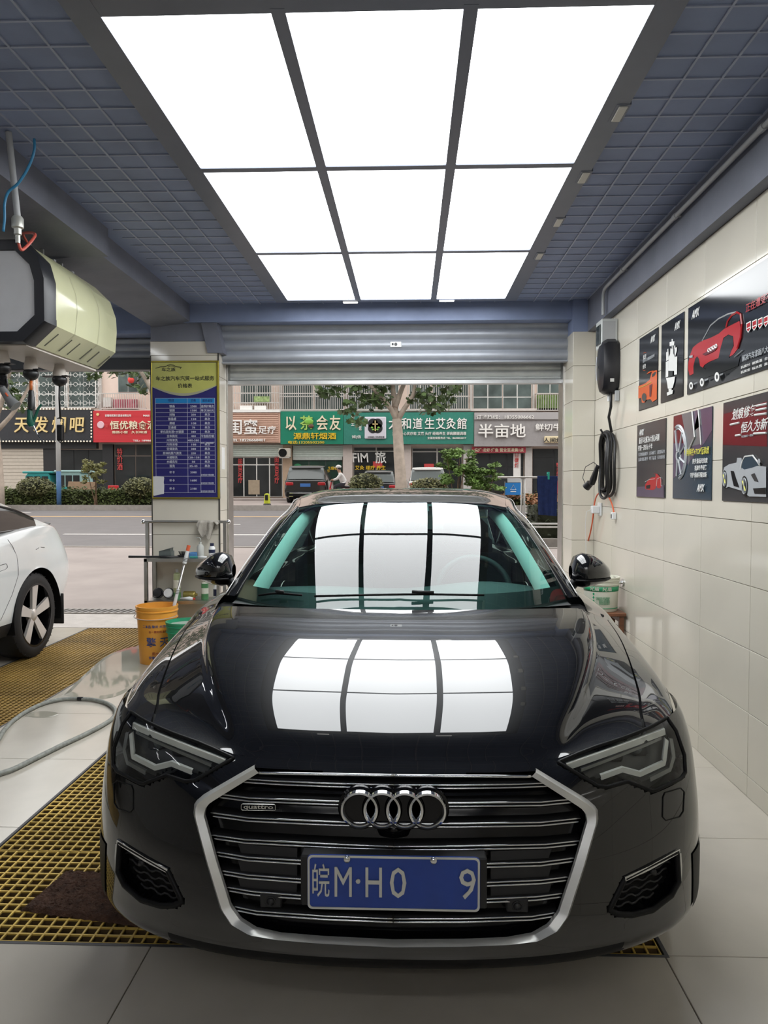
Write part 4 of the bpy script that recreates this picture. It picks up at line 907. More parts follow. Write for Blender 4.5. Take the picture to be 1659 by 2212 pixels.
# coiled charging cable on its hook
t = thing('charging_cable', 'thick black charging cable coiled in long loops below the wall charger', 'cable', (XS-.04, yc+.1, atX(1310,1075,XS-.04).z))
M_cab2 = mat('black_cable_sheath', (.011,.011,.012), .42, var=.1)
zh = atX(1318, 935, XS-.03).z; zb = atX(1308, 1072, XS-.04).z; yk = atX(1318, 935, XS-.03).y
MB().tube([(XS-.05,yc-.04,z0+.02),(XS-.05,yc-.04,z0-.1),(XS-.05,yk-.03,zh+.12),(XS-.035,yk-.06,zh)], .011, 8).build('lead', M_cab2, t, True)
for k,(dy,dx,rw,zt_,zb_) in enumerate(((.00,.030,.20,0,0),(.02,.045,.175,.015,.02),(.05,.06,.12,-.02,.05),(-.02,.072,.15,.0,-.015),(.08,.05,.10,.01,.03))):
    zc_ = (zh+zt_+zb+zb_)/2; hh = (zh+zt_-zb-zb_)/2; m = MB()
    m.tube([(XS-dx-.01*math.sin(3*a), yk+.03+dy+rw*math.sin(a)*(1 if math.cos(a) < .7 else .9), zc_+hh*math.cos(a)) for a in np.linspace(0,2*PI,40)[:-1]], .0115, 8, closed=True); m.build('loop', M_cab2, t, True)
ph0 = Vector((XS-.085, yk+.16, atX(1302,1005,XS-.08).z)); ph1 = Vector((XS-.11, yk+.24, atX(1290,1045,XS-.08).z))
MB().tube([ph0, ph0.lerp(ph1,.4), ph0.lerp(ph1,.75), ph1], [.014,.022,.028,.024], 12).build('connector', M_black, t, 'auto')
MB().tube([ph1+Vector((-.01,.02,.005)), ph1+Vector((-.035,.05,-.03))], [.03,.034], 14).build('connector_cap', M_black, t, 'auto')
MB().tube([ph1+Vector((-.03,.06,-.02)), ph1+Vector((-.05,.11,.05)), ph1+Vector((-.03,.10,.14)), ph0+Vector((-.02,.05,.03)), ph0], .003, 6).build('cap_tether', M_black, t, True)
MB().tube([(XS,yk+.02,zh-.02),(XS-.07,yk+.02,zh-.02),(XS-.10,yk+.02,zh+.03)], .008, 8).build('hook', M_black, t)
# orange cord, socket and plug, tap, paint pail on stool
M_oc = mat('orange_cord', (.72,.13,.05), .45, var=.05)
P = [atX(px,py,XS-.03+.0) for px,py in ((1322,1108),(1320,1090),(1314,1072),(1304,1064),(1295,1068),(1289,1083),(1286,1105),(1283,1130),(1278,1155),(1271,1180),(1268,1205),(1266,1240))]
P = [Vector((XS-.015-.03*min(1,abs(i-0)/4), p_.y, p_.z)) for i, p_ in enumerate(P)]
t = thing('orange_power_lead', 'orange cord draped over the charging cable and hanging down the wall', 'cord', P[-1])
MB().tube([tuple(x) for x in catmull([q[:] for q in P], 50)], .006, 7).build('cord', M_oc, t, True)
e = P[0]; MB().rbox(XS-.035, XS-.001, e.y-.022, e.y+.022, e.z-.05, e.z+.005, .004).build('plug', M_white, t); MB().box(XS-.036,XS-.034,e.y-.012,e.y+.012,e.z-.04,e.z-.01).build('plug_face', M_black, t)
c = atX(1297, 1100, XS); t = thing('wall_socket', 'white wall socket with a charger plugged in beside the orange cord', 'socket', (XS,c.y,c.z))
MB().rbox(XS-.012,XS,c.y-.055,c.y+.055,c.z-.055,c.z+.055,.004).build('plate', M_white, t); MB().rbox(XS-.075,XS-.012,c.y-.03,c.y+.03,c.z-.035,c.z+.03,.006).build('charger_block', M_white, t)
MB().tube([(XS-.075,c.y,c.z),(XS-.11,c.y+.02,c.z-.02),(XS-.11,c.y+.06,c.z-.12),(XS-.10,c.y+.07,c.z-.4),(XS-.10,c.y+.08,.62)], .0025, 6).build('lead', M_white, t, True)
c = atX(1345, 1264, XS); t = thing('wall_tap', 'chrome water tap on the tiled wall above the paint pail', 'tap', (XS,c.y,c.z))
MB().cyl((XS,c.y,c.z+.02),(XS-.008,c.y,c.z+.02),.03,n=20).build('flange', M_chrome, t, 'auto'); MB().tube([(XS,c.y,c.z+.02),(XS-.05,c.y,c.z+.02),(XS-.09,c.y,c.z+.015),(XS-.12,c.y,c.z-.01),(XS-.122,c.y,c.z-.05)], .012, 12).build('spout', M_chrome, t, 'auto')
MB().cyl((XS-.055,c.y,c.z+.02),(XS-.055,c.y,c.z+.055),.012,n=12).build('valve', M_chrome, t, 'auto'); MB().rbox(XS-.06,XS-.05,c.y-.04,c.y+.04,c.z+.052,c.z+.062,.003).build('lever', M_chrome, t)
def bucket(c, r0, r1, h, m, rim=.008, n=40, wall=.004):
    return MB().lathe([(.0,.0),(r0,0),(r0+.002,.004),(r1-(r1-r0)*.22,h*.78),(r1+.006,h*.785),(r1+.006,h*.80),(r1-.001,h*.805),(r1+.001,h*.90),(r1+.008,h*.905),(r1+.008,h*.925),(r1+.001,h*.93),(r1+rim,h*.975),(r1+rim,h),(r1-wall,h),(r1-wall-.004,h*.9),(r0-wall,.012),(0,.012)], c, 'z', n)
def wrap(body, cz_, size, m, parent, c, rad, ang, width_ang, h=0, bold=.01, ext=.0006):
    """lettering wrapped round an upright cylinder; ang = direction the middle faces"""
    cu = bpy.data.curves.new('t','FONT'); cu.body = body; cu.size = size; cu.align_x = 'CENTER'; cu.align_y = 'CENTER'; cu.offset = bold*size; cu.resolution_u = 2; cu.extrude = ext
    o = bpy.data.objects.new('t', cu); me = bpy.data.meshes.new_from_object(o); bpy.data.objects.remove(o)
    xs_ = [v.co.x for v in me.vertices]; sc = (width_ang*rad)/max(1e-6, max(xs_)-min(xs_)) if width_ang else 1
    for v in me.vertices:
        R_ = (rad(v.co.y+cz_) if callable(rad) else rad)+.0012+v.co.z; a = ang+v.co.x*sc/R_; v.co = (c[0]+R_*math.cos(a), c[1]+R_*math.sin(a), c[2]+cz_+v.co.y)
    me.materials.clear(); return link('lettering', me, m, parent)
pc = Vector((XS-.16, 5.66, .50)); pz_ = atY(1290, 1322, 5.55).z; pc.z = pz_
t = thing('paint_pail', 'white paint pail with green lettering on a wooden stool', 'pail', pc)
M_grn = mat('print_green', (.02,.30,.13), .4, var=.05); M_cream = mat('cream_plastic', (.66,.66,.56), .4, var=.05)
bucket(pc, .118, .130, .252, M_cream).build('body', M_cream, t, 'auto')
MB().lathe([(.1240,.150),(.1272,.150),(.1290,.186),(.1250,.186)], pc, 'z', 40).build('label_band', M_grn, t, True); MB().lathe([(.1205,.022),(.1222,.022),(.1226,.028),(.1205,.028)], pc, 'z', 40).build('label_band', M_grn, t, True)
ca = math.atan2(-pc.y, -pc.x)
wrap('光盾  光盾', .168, .030, M_cream, t, pc, .1290, ca, 1.3, ext=.0004); 
for k in range(4): 
    a_ = ca-.42; R_ = .1258; z_ = pc.z+.132-k*.026; d = Vector((math.cos(a_), math.sin(a_), 0)); n_ = Vector((-d.y,d.x,0)); q = Vector((pc.x,pc.y,z_))+d*R_
    MB().prism([q+Vector((0,0,.011)), q+n_*.009, q-Vector((0,0,.011)), q-n_*.009], d*.001).build('print_diamond', M_grn, t)
wrap('产品说明 内外墙涂料\n刷涂均匀 干燥迅速\n一、适用于各种墙面\n二、使用前充分搅拌\n三、阴凉处密封保存', .082, .0115, M_grn, t, pc, .1255, ca+.12, .85, bold=.0)
t = thing('wooden_stool', 'small brown wooden stool under the white paint pail', 'stool', (pc.x,pc.y,0))
M_wood = mat('reddish_brown_wood', (.17,.065,.03), .5, var=.3, scale=6, stretch=(1,1,8), bump=.1)
MB().rbox(pc.x-.15,pc.x+.15,pc.y-.15,pc.y+.15,pc.z-.028,pc.z-.001,.005).build('seat', M_wood, t)
for sx in (-1,1):
    for sy in (-1,1): MB().rbox(pc.x+sx*.12-.017,pc.x+sx*.12+.017,pc.y+sy*.12-.017,pc.y+sy*.12+.017,.0005,pc.z-.028,.003).build('leg', M_wood, t)
    MB().box(pc.x+sx*.12-.01,pc.x+sx*.12+.01,pc.y-.105,pc.y+.105,pc.z-.075,pc.z-.045).build('rail', M_wood, t)
# ---------------- price board on the left pillar
YB = YL-.006
t = thing('price_board', 'gold-framed price board with dark blue table and yellow heading on the tiled pillar', 'sign board', (atY(400,925,YB).x, YB, atY(400,1075,YB).z))
M_navyp = mat('print_navy', (.022,.020,.135), .25, var=.05); M_yelp = mat('print_pale_yellow', (.47,.47,.13), .25, var=.06); M_gold = mat('gold_frame', (.40,.33,.05), .3, .7, var=.08); M_ink = mat('print_ink', (.01,.012,.012), .4); M_cyan = mat('print_cyan', (.01,.20,.50), .3); M_pl = mat('print_pale_blue', (.55,.57,.68), .3); M_slv = mat('print_silver', (.35,.35,.26), .3)
def BP(px, py, l=0.): q = atY(px, py, YB); q.y = YB-.012-l; return q
def CB(x, y): return (320+x/6.911, 770+y/6.9125)
a = atY(*CB(50,70),YB); b_ = atY(*CB(1078,2125),YB)
MB().box(a.x,b_.x,YB-.010,YB,b_.z,a.z).build('panel', M_navyp, t)
fw = .014
for (x0,x1,z0_,z1_) in ((a.x,b_.x,a.z-fw,a.z),(a.x,b_.x,b_.z,b_.z+fw),(a.x,a.x+fw*.6,b_.z+fw,a.z-fw),(b_.x-fw*1.5,b_.x,b_.z+fw,a.z-fw)): MB().rbox(x0,x1,YB-.02,YB,z0_,z1_,.003).build('frame_bar', M_gold, t)
arc = [CB(65+ (1040-65)*k/24, 450+ (565-450)*math.sin(PI*k/24)-(25*k/24)) for k in range(25)]
MB().prism([BP(*CB(1040,95)), BP(*CB(65,95))]+[BP(*q) for q in arc], (0,.0015,0)).build('heading_field', M_yelp, t)
MB().grid([[BP(q[0],q[1],.001) for q in arc],[BP(q[0],q[1]+1.5+4*math.sin(PI*i/24),.001) for i,q in enumerate(arc)]]).build('heading_edge', M_slv, t)
def btxt(s, x, y, w, h, m, bold=.012, name='lettering'):
    p0_ = atY(*CB(x-w/2,y),YB); p1_ = atY(*CB(x+w/2,y),YB); hz = abs(atY(*CB(x,y-h/2),YB).z-atY(*CB(x,y+h/2),YB).z)
    return text(name, s, hz/.92, m, t, ((p0_.x+p1_.x)/2, YB-.0135, (p0_.z+p1_.z)/2), ext=.0004, bold=bold, width=abs(p1_.x-p0_.x))
btxt('车之族汽车汽贸一站式服务', 557, 335, 870, 66, M_ink, .018); btxt('价格表', 557, 445, 215, 64, M_ink, .018); btxt('车之族', 312, 203, 205, 52, M_ink, .03)
MB().tube([BP(*CB(*q),.001) for q in ((118,180),(190,160),(260,158),(300,135),(340,127),(390,135),(430,158),(505,165),(485,188))], .003, 5).build('logo', M_ink, t); MB().tube([BP(*CB(*q),.001) for q in ((300,165),(340,145),(380,150),(410,165))], .002, 5).build('logo', M_ink, t)
MB().grid([[BP(*CB(112,627)),BP(*CB(1000,630))],[BP(*CB(112,700)),BP(*CB(1000,705))]]).build('table_header', M_cyan, t)
rowsY = [712,776,838,902,965,1030,1093,1157,1220,1283,1347,1412,1475,1540,1603,1666,1790,1910,2033]
m = MB()
for yy in [627,705]+rowsY[1:]: q0 = BP(*CB(112,yy),.001); q1 = BP(*CB(1000,yy+5),.001); m.box(q0.x,q1.x,q0.y,q0.y+.002,q0.z-.0011,q0.z+.0011)
for xx in (113,590,782,999): q0 = BP(*CB(xx,627),.001); q1 = BP(*CB(xx,2036),.001); m.box(q0.x-.0011,q0.x+.0011,q0.y,q0.y+.002,q1.z,q0.z)
o = m.build('table_rules', M_pl, t); o['kind'] = 'stuff'
btxt('项目',350,662,80,44,M_navyp,.0); btxt('价格',683,662,70,44,M_navyp,.0); btxt('服务类型',892,664,150,40,M_navyp,.0)
tab = [('镀晶','2580','送养护两次'),('镀膜','1580','单次580元'),('封釉','200','单次'),('镀晶蜡','158','单次'),('黑蜡','108','单次'),('普通蜡','78','单次'),('氧化层处理+水镀膜','380','单次'),('全车抛光','400','不包括打蜡'),('内饰清洗','480-580','SUV、商务加价'),('内饰消毒','188','单次'),('空调清洗','388','单次'),('发动机蒸汽清洗','200','单次'),('水蜡精洗','128-158','单次'),('水蜡洗车','58','单次'),('普洗','35-45','单次'),('年卡','2080','全年洗车不限次数'),('年卡','1680','全年洗车不限次数'),('年卡','2180','全年洗车不限次数')]
cen = [(a_+c_)/2+4 for a_, c_ in zip(rowsY[:-1], rowsY[1:])]
for (s1,s2,s3), yy in zip(tab, cen):
    btxt(s1, 365, yy, min(350, 40*len(s1)), 38, M_pl); btxt(s2, 683, yy, 24*len(s2), 36, M_pl); btxt(s3, 890, yy+(0 if len(s3) < 8 else 40), min(195, 40*len(s3)), 38 if len(s3) < 8 else 28, M_pl)
MB().prism([BP(*CB(*q),.003) for q in ((78,1790),(240,1795),(247,1815),(240,1880),(248,1930),(243,2050),(180,2062),(95,2080),(85,2070))][::-1], (0,.002,0)).build('paper_note', mat('paper_note', (.62,.62,.64), .6, var=.03), t)
# small sticker on the pillar's flank
q = atX(482, 990, XL1); tag(MB().box(XL1, XL1+.001, q.y-.05, q.y+.06, q.z-.10, q.z+.10).build('sticker', M_white), 'white paper sticker on the flank of the tiled pillar', 'sticker')
# ---------------- reel cabinet with hoses
XC = -1.95; d1 = atX(96, 640, XC).y; d2 = atX(253, 700, XC).y
zt_ = atX(60, 528, XC-.10).z+.02; zb_ = atX(96, 735, XC).z-.005; H = zt_-zb_
M_crm = mat('cream_gloss_cabinet', (.66,.66,.42), .16, var=.02); M_bez = mat('charcoal_bezel', (.016,.017,.022), .35, var=.08); M_pan = mat('pale_grey_panel', (.66,.67,.70), .35, var=.04); M_und = mat('warm_white_underside', (.58,.53,.48), .5, var=.05)
t = thing('reel_cabinet', 'cream hose reel cabinet with charcoal bezel hung under the beam', 'hose reel', (XC-.27, (d1+d2)/2, zb_))
Wd = .56
def sec(y, s=1., bulge=0.):
    pr_ = [(0-.13,1),(-.03,.82),(bulge*.6,.62),(bulge,.45),(0,.20),(-.12,0),(-Wd+.12,0),(-Wd,.20),(-Wd-bulge,.45),(-Wd-bulge*.6,.62),(-Wd+.03,.82),(-Wd+.13,1)]
    return [(XC-Wd/2+(a_+Wd/2)*s, y, zb_+H*(.5+(b_-.5)*s)) for a_, b_ in pr_]
m = MB(); m.grid([sec(d1+.12), sec(d1+.14,1,.012), sec((d1+d2)/2,1,.018), sec(d2-.03,.99,.012), sec(d2,.95)], True, True); m.add(sec(d2,.95), [tuple(range(12))]); m.build('casing', M_crm, t, 'auto')
m = MB(); m.grid([sec(d1+.13,1.01), sec(d1+.02,1.02), sec(d1,.99), sec(d1,.80), sec(d1+.02,.78)], True, True); m.build('bezel', M_bez, t, 'auto')
m = MB(); m.add(sec(d1+.012,.80), [tuple(range(12))[::-1]]); m.build('front_panel', M_pan, t)
text('panel_lettering', '汽车美容', .05, mat('print_teal', (.02,.20,.28), .3), t, (XC-.42, d1+.010, zb_+H*.42), ext=.0005)
for f in (.36,.68): m = MB(); m.grid([sec(d1+(d2-d1)*f-.002,1.004,.018), sec(d1+(d2-d1)*f+.002,1.004,.018)], True, True); m.build('panel_seam', mat('cream_seam', (.48,.48,.32), .4), t)
MB().box(XC-Wd+.13, XC-.13, d1+.05, d2-.04, zb_-.012, zb_).build('bottom_plate', M_und, t)
for k in range(6):
    y = d1+.20+(d2-d1-.3)*k/5+(.03 if k % 2 else 0); m = MB(); m.tube([(XC-.104,y,zb_+H*.03),(XC-.03,y+.015,zb_+H*.155)], .006, 6); m.build('vent_slot', mat('vent_shadow_plastic', (.12,.12,.09), .5), t)
for y in (d1+.25, d1+.55, d2-.2):
    m = MB(); m.box(XC-.36,XC-.20,y-.012,y+.012,zt_-.005,zt_+.055); m.box(XC-.29,XC-.27,y-.008,y+.008,zt_+.05,bz); m.build('hanger', M_cond, t)
m = MB(); m.box(XC-.24,XC-.20,d1+.15,d2-.1,zt_-.01,zt_+.03); m.build('mounting_rail', M_bez, t)
yo = [d1+.20, d1+.42, d1+.68]
def outlet(px, y, k):
    q = atY(px, 760, y); x = q.x; zz_ = zb_-.012
    m = MB(); m.lathe([(.028,0),(.034,-.03),(.040,-.05),(.040,-.075),(.0,-.075)], (x,y,zz_), 'z', 20); m.build('outlet_collar', M_und, t, 'auto')
    m = MB(); m.sphere((x,y,zz_-.098), .045, 16, 10, (1,1,.85)); m.build('stopper_ball', M_black, t, True); m = MB(); m.add([(x-.10,y-.03,zz_-.078),(x+.06,y-.03,zz_-.074),(x+.06,y+.03,zz_-.074),(x-.10,y+.03,zz_-.078)],[(0,1,2,3)]); m.prism([(x-.10,y-.03,zz_-.078),(x+.06,y-.03,zz_-.074),(x+.06,y+.03,zz_-.074),(x-.10,y+.03,zz_-.078)],(0,0,.004)); m.build('outlet_flap', M_black, t)
    return Vector((x,y,zz_-.135))
o0 = outlet(5, yo[0], 0); o1 = outlet(66, yo[1], 1); o2 = outlet(128, yo[2], 2)
# orange hose with green spray gun
ts = thing('spray_hose', 'orange hose ending in a green trigger spray gun with a steel lance', 'hose', o1)
zz = lambda py, y: atY(66, py, y).z
MB().tube([o1-Vector((0,0,.002)), (o1.x-.002,o1.y,zz(845,o1.y))], .009, 10).build('hose', mat('orange_hose', (.62,.16,.035), .45, var=.1), ts, True)
zg = zz(843,o1.y); z2 = zz(885,o1.y)
MB().lathe([(.012,zg-o1.z),(.016,zg-o1.z-.01),(.017,zg-o1.z-.035),(.020,zg-o1.z-.04),(.020,z2-o1.z),(.014,z2-o1.z)], o1, 'z', 16).build('grip_sleeve', M_black, ts, 'auto')
M_gun = mat('green_gun_plastic', (.01,.11,.075), .35, var=.06)
gx = lambda px, py: atY(px, py, o1.y)
MB().tube([gx(64,884),gx(65,900),gx(66,912),gx(68,922)], [.015,.018,.024,.014], 12).build('gun_body', M_gun, ts, 'auto'); MB().tube([gx(72,910),gx(78,895),gx(83,882),gx(89,874)], [.010,.009,.008,.006], 8).build('gun_handle', M_gun, ts, 'auto'); MB().tube([gx(72,920),gx(80,938),gx(88,949),gx(95,957)], [.005,.005,.004,.004], 8).build('lance', M_chrome, ts, 'auto')
# black power cable
tsx = thing('power_cable', 'black power cable hanging from the reel cabinet with a socket block', 'cable', o2)
gx2 = lambda px, py: atY(px, py, o2.y)
MB().tube([o2-Vector((0,0,.002)), gx2(129,820), gx2(128,860), gx2(130,905)], .006, 8).build('cable', M_cab2, tsx, True)
q = gx2(131,935); MB().rbox(q.x-.018,q.x+.018,q.y-.02,q.y+.02,q.z-.05,q.z+.05,.005).build('socket_block', M_black, tsx); MB().tube([gx2(124,904),gx2(131,902),gx2(137,906),gx2(137,950),gx2(130,956),gx2(124,950),gx2(124,930)], .004, 6).build('cage', M_black, tsx, True)
for dz in (-.02,.02): MB().cyl((q.x,q.y-.021,q.z+dz),(q.x,q.y-.0195,q.z+dz),.007,n=10).build('socket_hole', M_mid, tsx)
# vacuum nozzle hose
tv = thing('vacuum_hose', 'black ribbed vacuum hose with a grey nozzle under the reel cabinet', 'hose', o0)
gx3 = lambda px, py: atY(px, py, o0.y)
zt0 = o0.z; m = MB(); n_ = 20; m.tube([o0.lerp(gx3(4,838), i/n_) for i in range(n_+1)], [.020 if i % 2 else .0235 for i in range(n_+1)], 12); m.build('ribbed_hose', M_black, tv, 'auto')
M_noz = mat('grey_nozzle', (.20,.205,.21), .4, var=.05); MB().tube([gx3(0,828),gx3(8,843),gx3(18,860),gx3(28,872),gx3(34,878)], [.020,.022,.023,.032,.034], 16).build('nozzle', M_noz, tv, 'auto'); MB().tube([gx3(12,850)+Vector((.012,-.022,0)),gx3(17,857)+Vector((.012,-.022,0))], .005, 8).build('nozzle_slide', M_oc, tv); MB().tube([gx3(14,818),gx3(16,830),gx3(13,842)], .006, 8).build('nozzle_clip', M_black, tv)
# drop pipe with filter and blue air hose above the cabinet
pb = Vector((XC, 3.40, zt_)); pmid = atY(38,468,pb.y)
t2 = thing('air_line', 'grey drop pipe with clear valve and red tail feeding the reel cabinet', 'pipe', (pmid.x,pmid.y,zt_))
topz = atY(19,312,pb.y)
MB().tube([(topz.x,topz.y,ZC+.004),(pmid.x,pmid.y,pmid.z)], .014, 10).build('pipe', M_cond, t2, 'auto'); q = pmid
MB().lathe([(.020,0),(.026,-.01),(.026,-.05),(.016,-.055),(.016,-.08),(.010,-.085),(.010,-.12)], q, 'z', 16).build('valve', mat('pale_valve', (.5,.5,.46), .3, .3), t2, 'auto'); MB().tube([tuple(x) for x in catmull([(q.x,q.y,q.z-.11),(q.x+.004,q.y+.03,q.z-.14),(q.x-.02,q.y+.2,(q.z+zt_)/2-.06),(XC-.12,d1+.02,zt_+.035),(XC-.16,d1+.14,zt_+.025)],30)], .007, 8).build('tail', mat('red_hose', (.55,.09,.06), .45), t2, True)
M_blu = mat('blue_air_hose', (.03,.22,.42), .4, var=.05); pb2 = lambda px, py: atY(px, py, 3.34)
m = MB(); m.tube([tuple(x) for x in catmull([q_[:] for q_ in (pb2(74,300),pb2(74,325),pb2(62,360),pb2(40,395),pb2(18,415),pb2(10,440),pb2(10,470),pb2(7,500))], 40)], .006, 8); tag(m.build('air_hose', M_blu, None, True), 'thin blue air hose hanging from the ceiling beside the beam', 'hose')
# ---------------- steel rack with car care goods, before the left pillar
YS0, YS1 = YL-.27, YL-.02
xa = atY(311,1250,YS0).x; xb = atY(474,1200,YS0).x; zs1 = atY(400,1207,YS0).z; zs2 = atY(400,1298,YS0).z; zr = atY(400,1127,YS1).z; zs3 = .14
t = thing('steel_rack', 'stainless steel rack with two shelves and a top rail before the tiled pillar', 'rack', ((xa+xb)/2,(YS0+YS1)/2,0))
for x in (xa+.014, xb-.014):
    for y in (YS0+.014, YS1-.014): MB().box(x-.014,x+.014,y-.014,y+.014,.0005,zs1-.004).build('post', M_steel, t)
for z_ in (zs1, zs2, zs3): MB().box(xa,xb,YS0,YS1,z_-.028,z_).build('shelf', M_steel, t)
xr0 = atY(319,1127,YS1).x
for x in (xr0, xb-.01): MB().box(x-.014,x+.014,YS1-.026,YS1,zs1,zr).build('rail_post', M_steel, t)
MB().cyl((xr0-.03,YS1-.013,zr),(xb+.02,YS1-.013,zr),.013,n=12).build('rail', M_steel, t, 'auto')
for x in (xr0-.035, xb+.022): MB().sphere((x,YS1-.013,zr),.021,14,10).build('rail_ball', M_chrome, t, True)
def SX(px, y): return atY(px, 1200, y).x
def lay(prof, c, m, lab, cat, name, parts=(), n=20):
    tt = thing(name, lab, cat, c, 'car care goods on the steel rack'); MB().lathe(prof, c, 'z', n).build('body', m, tt, 'auto')
    for (pn, pr_, mm) in parts: MB().lathe(pr_, c, 'z', n).build(pn, mm, tt, 'auto')
    return tt
ys_ = (YS0+YS1)/2
e = .0008
M_clr = mat('milky_plastic', (.50,.51,.48), .35, var=.04); M_nv = mat('navy_cap', (.012,.018,.055), .4); M_tub = mat('grey_green_tub', (.11,.13,.125), .4, var=.06)
c = Vector((SX(360,ys_),ys_,zs1+e)); tt = thing('plastic_tub', 'grey green plastic tub standing on the upper rack shelf', 'tub', c, 'car care goods on the steel rack')
m = MB(); m.grid([[(c.x+a_*(.052+.0*k),c.y+b_*.05,c.z+.055*k) for a_,b_ in ((-1,-1),(1,-1),(1,1),(-1,1))] for k in (0,1)],False,True); m.grid([[(c.x+a_*.056,c.y+b_*.05,c.z+.055+(.03 if a_ > 0 else 0)) for a_,b_ in ((-1,-1),(1,-1),(1,1),(-1,1))],[(c.x+a_*.046,c.y+b_*.042,c.z+.055+(.03 if a_ > 0 else 0)) for a_,b_ in ((-1,-1),(1,-1),(1,1),(-1,1))],[(c.x+a_*.044,c.y+b_*.042,c.z+.008) for a_,b_ in ((-1,-1),(1,-1),(1,1),(-1,1))]],False,True); m.add([(c.x+a_*.05,c.y+b_*.05,c.z) for a_,b_ in ((-1,-1),(1,-1),(1,1),(-1,1))],[(3,2,1,0)]); m.build('body', M_tub, tt)
lay([(0,0),(.028,0),(.03,.01),(.03,.09),(.022,.11),(.012,.115),(.012,.135),(.0,.135)], Vector((SX(433,ys_),ys_,zs1+e)), M_clr, 'milky squeeze bottle with a bent spout on the upper rack shelf', 'bottle', 'squeeze_bottle')
tt = bpy.data.objects['squeeze_bottle']; c = tt.location; MB().tube([c+Vector((0,0,.13)),c+Vector((.002,0,.16)),c+Vector((-.01,0,.175)),c+Vector((-.04,0,.175))], .004, 6).build('spout', M_clr, tt, True)
lay([(0,0),(.026,0),(.028,.01),(.028,.085),(.018,.1),(.014,.1)], Vector((SX(458,ys_),ys_,zs1+e)), M_white, 'white bottle with a navy cap at the end of the upper rack shelf', 'bottle', 'cleaner_bottle', (('cap',[(.0175,.098),(.0175,.125),(0,.125)],M_nv),('label',[(.0283,.04),(.0288,.04),(.0288,.07),(.0283,.07)],M_nv)))
c = Vector((SX(419,ys_),ys_,zs1+e)); tag(MB().rbox(c.x-.035,c.x+.035,c.y-.045,c.y+.045,c.z,c.z+.045,.006).build('sponge', mat('blue_sponge', (.07,.20,.42), .8, var=.15, bump=.5)), 'blue sponge between the rod handle and the squeeze bottle', 'sponge')
c = Vector((SX(392,ys_),ys_+.03,zs1+e)); tt = thing('detail_brush', 'black bristle brush standing next to the orange tipped handle', 'brush', c, 'car care goods on the steel rack'); MB().rbox(c.x-.045,c.x+.02,c.y-.015,c.y+.015,c.z,c.z+.016,.004).build('handle', M_black, tt)
m = MB()
for k in range(40): a_ = random.uniform(-.02,.02); b_ = random.uniform(-.012,.012); m.tube([(c.x+a_,c.y+b_,c.z+.014),(c.x+a_*1.8,c.y+b_*1.4,c.z+.05)], .0014, 3)
m.build('bristles', M_black, tt)['kind'] = 'stuff'
y_ = YS0+.05; r0_ = atY(278,1204,y_); tag(MB().tube([(r0_.x,y_,zs1+.012),(SX(345,y_),y_-.0,zs1+.0115),(SX(385,y_),y_,zs1+.0125)], [.011,.009,.0085], 8).build('squeegee_rod', M_black, None, True), 'black rod lying on the upper shelf and sticking out past the rack', 'rod')
c = Vector((SX(430,y_),y_,zs1+e)); tt = thing('wheel_brush', 'white handled brush lying along the upper shelf edge', 'brush', c, 'car care goods on the steel rack'); MB().tube([(c.x-.08,y_,c.z+.009),(c.x-.01,y_,c.z+.009)], .008, 8).build('handle', mat('teal_handle', (.05,.30,.25), .4), tt); MB().tube([(c.x-.01,y_,c.z+.010),(c.x+.03,y_,c.z+.0105),(c.x+.07,y_,c.z+.008)], [.007,.010,.006], 8).build('head', M_white, tt, True); MB().cyl((c.x+.07,y_,c.z+.008),(c.x+.16,y_,c.z+.008),.006,n=8).build('rod', M_black, tt)
M_can = mat('olive_can_print', (.36,.40,.22), .3, .2, var=.1); M_gcan = mat('green_can_print', (.10,.28,.12), .3, .2, var=.15); M_gldc = mat('gold_can', (.42,.34,.10), .3, .7, var=.1)
yq = YS0+.10
lay([(0,0),(.03,0),(.032,.004),(.032,.21),(.028,.225),(.012,.235),(.012,.262),(0,.262)], Vector((SX(382,yq),yq,zs2+e)), M_can, 'tall olive spray can on the lower rack shelf', 'spray can', 'spray_can', (('base',[(.0325,.0),(.0325,.06),(.0322,.06)],M_gcan),('label',[(.0324,.10),(.0326,.10),(.0326,.17),(.0324,.17)],M_cream),('nozzle',[(.0125,.236),(.0125,.265),(0,.265)],M_cond)))
lay([(0,0),(.03,0),(.031,.004),(.031,.13),(.024,.145),(.02,.15),(.02,.165),(0,.165)], Vector((SX(442,yq),yq,zs2+e)), M_cream, 'short spray can with a green base on the lower rack shelf', 'spray can', 'spray_can', (('base',[(.0315,.0),(.0315,.05),(.0312,.05)],M_gcan),('band',[(.0315,.10),(.0315,.14),(.0312,.14)],M_gcan)))
lay([(0,0),(.022,0),(.023,.004),(.023,.11),(.012,.125),(.012,.14),(0,.14)], Vector((SX(466,yq),yq,zs2+e)), M_white, 'slim white bottle at the end of the lower rack shelf', 'bottle', 'cleaner_bottle', (('label',[(.0233,.03),(.0236,.03),(.0236,.09),(.0233,.09)],M_nv),))
c = Vector((SX(405,yq),yq+.05,zs2+.033)); tt = thing('polish_can', 'gold polish can lying on its side on the lower rack shelf', 'can', c, 'car care goods on the steel rack'); MB().lathe([(0,-.05),(.03,-.05),(.032,-.045),(.032,.045),(.03,.05),(.012,.055),(.012,.07),(0,.07)], c, 'x', 20).build('body', M_gldc, tt, 'auto')
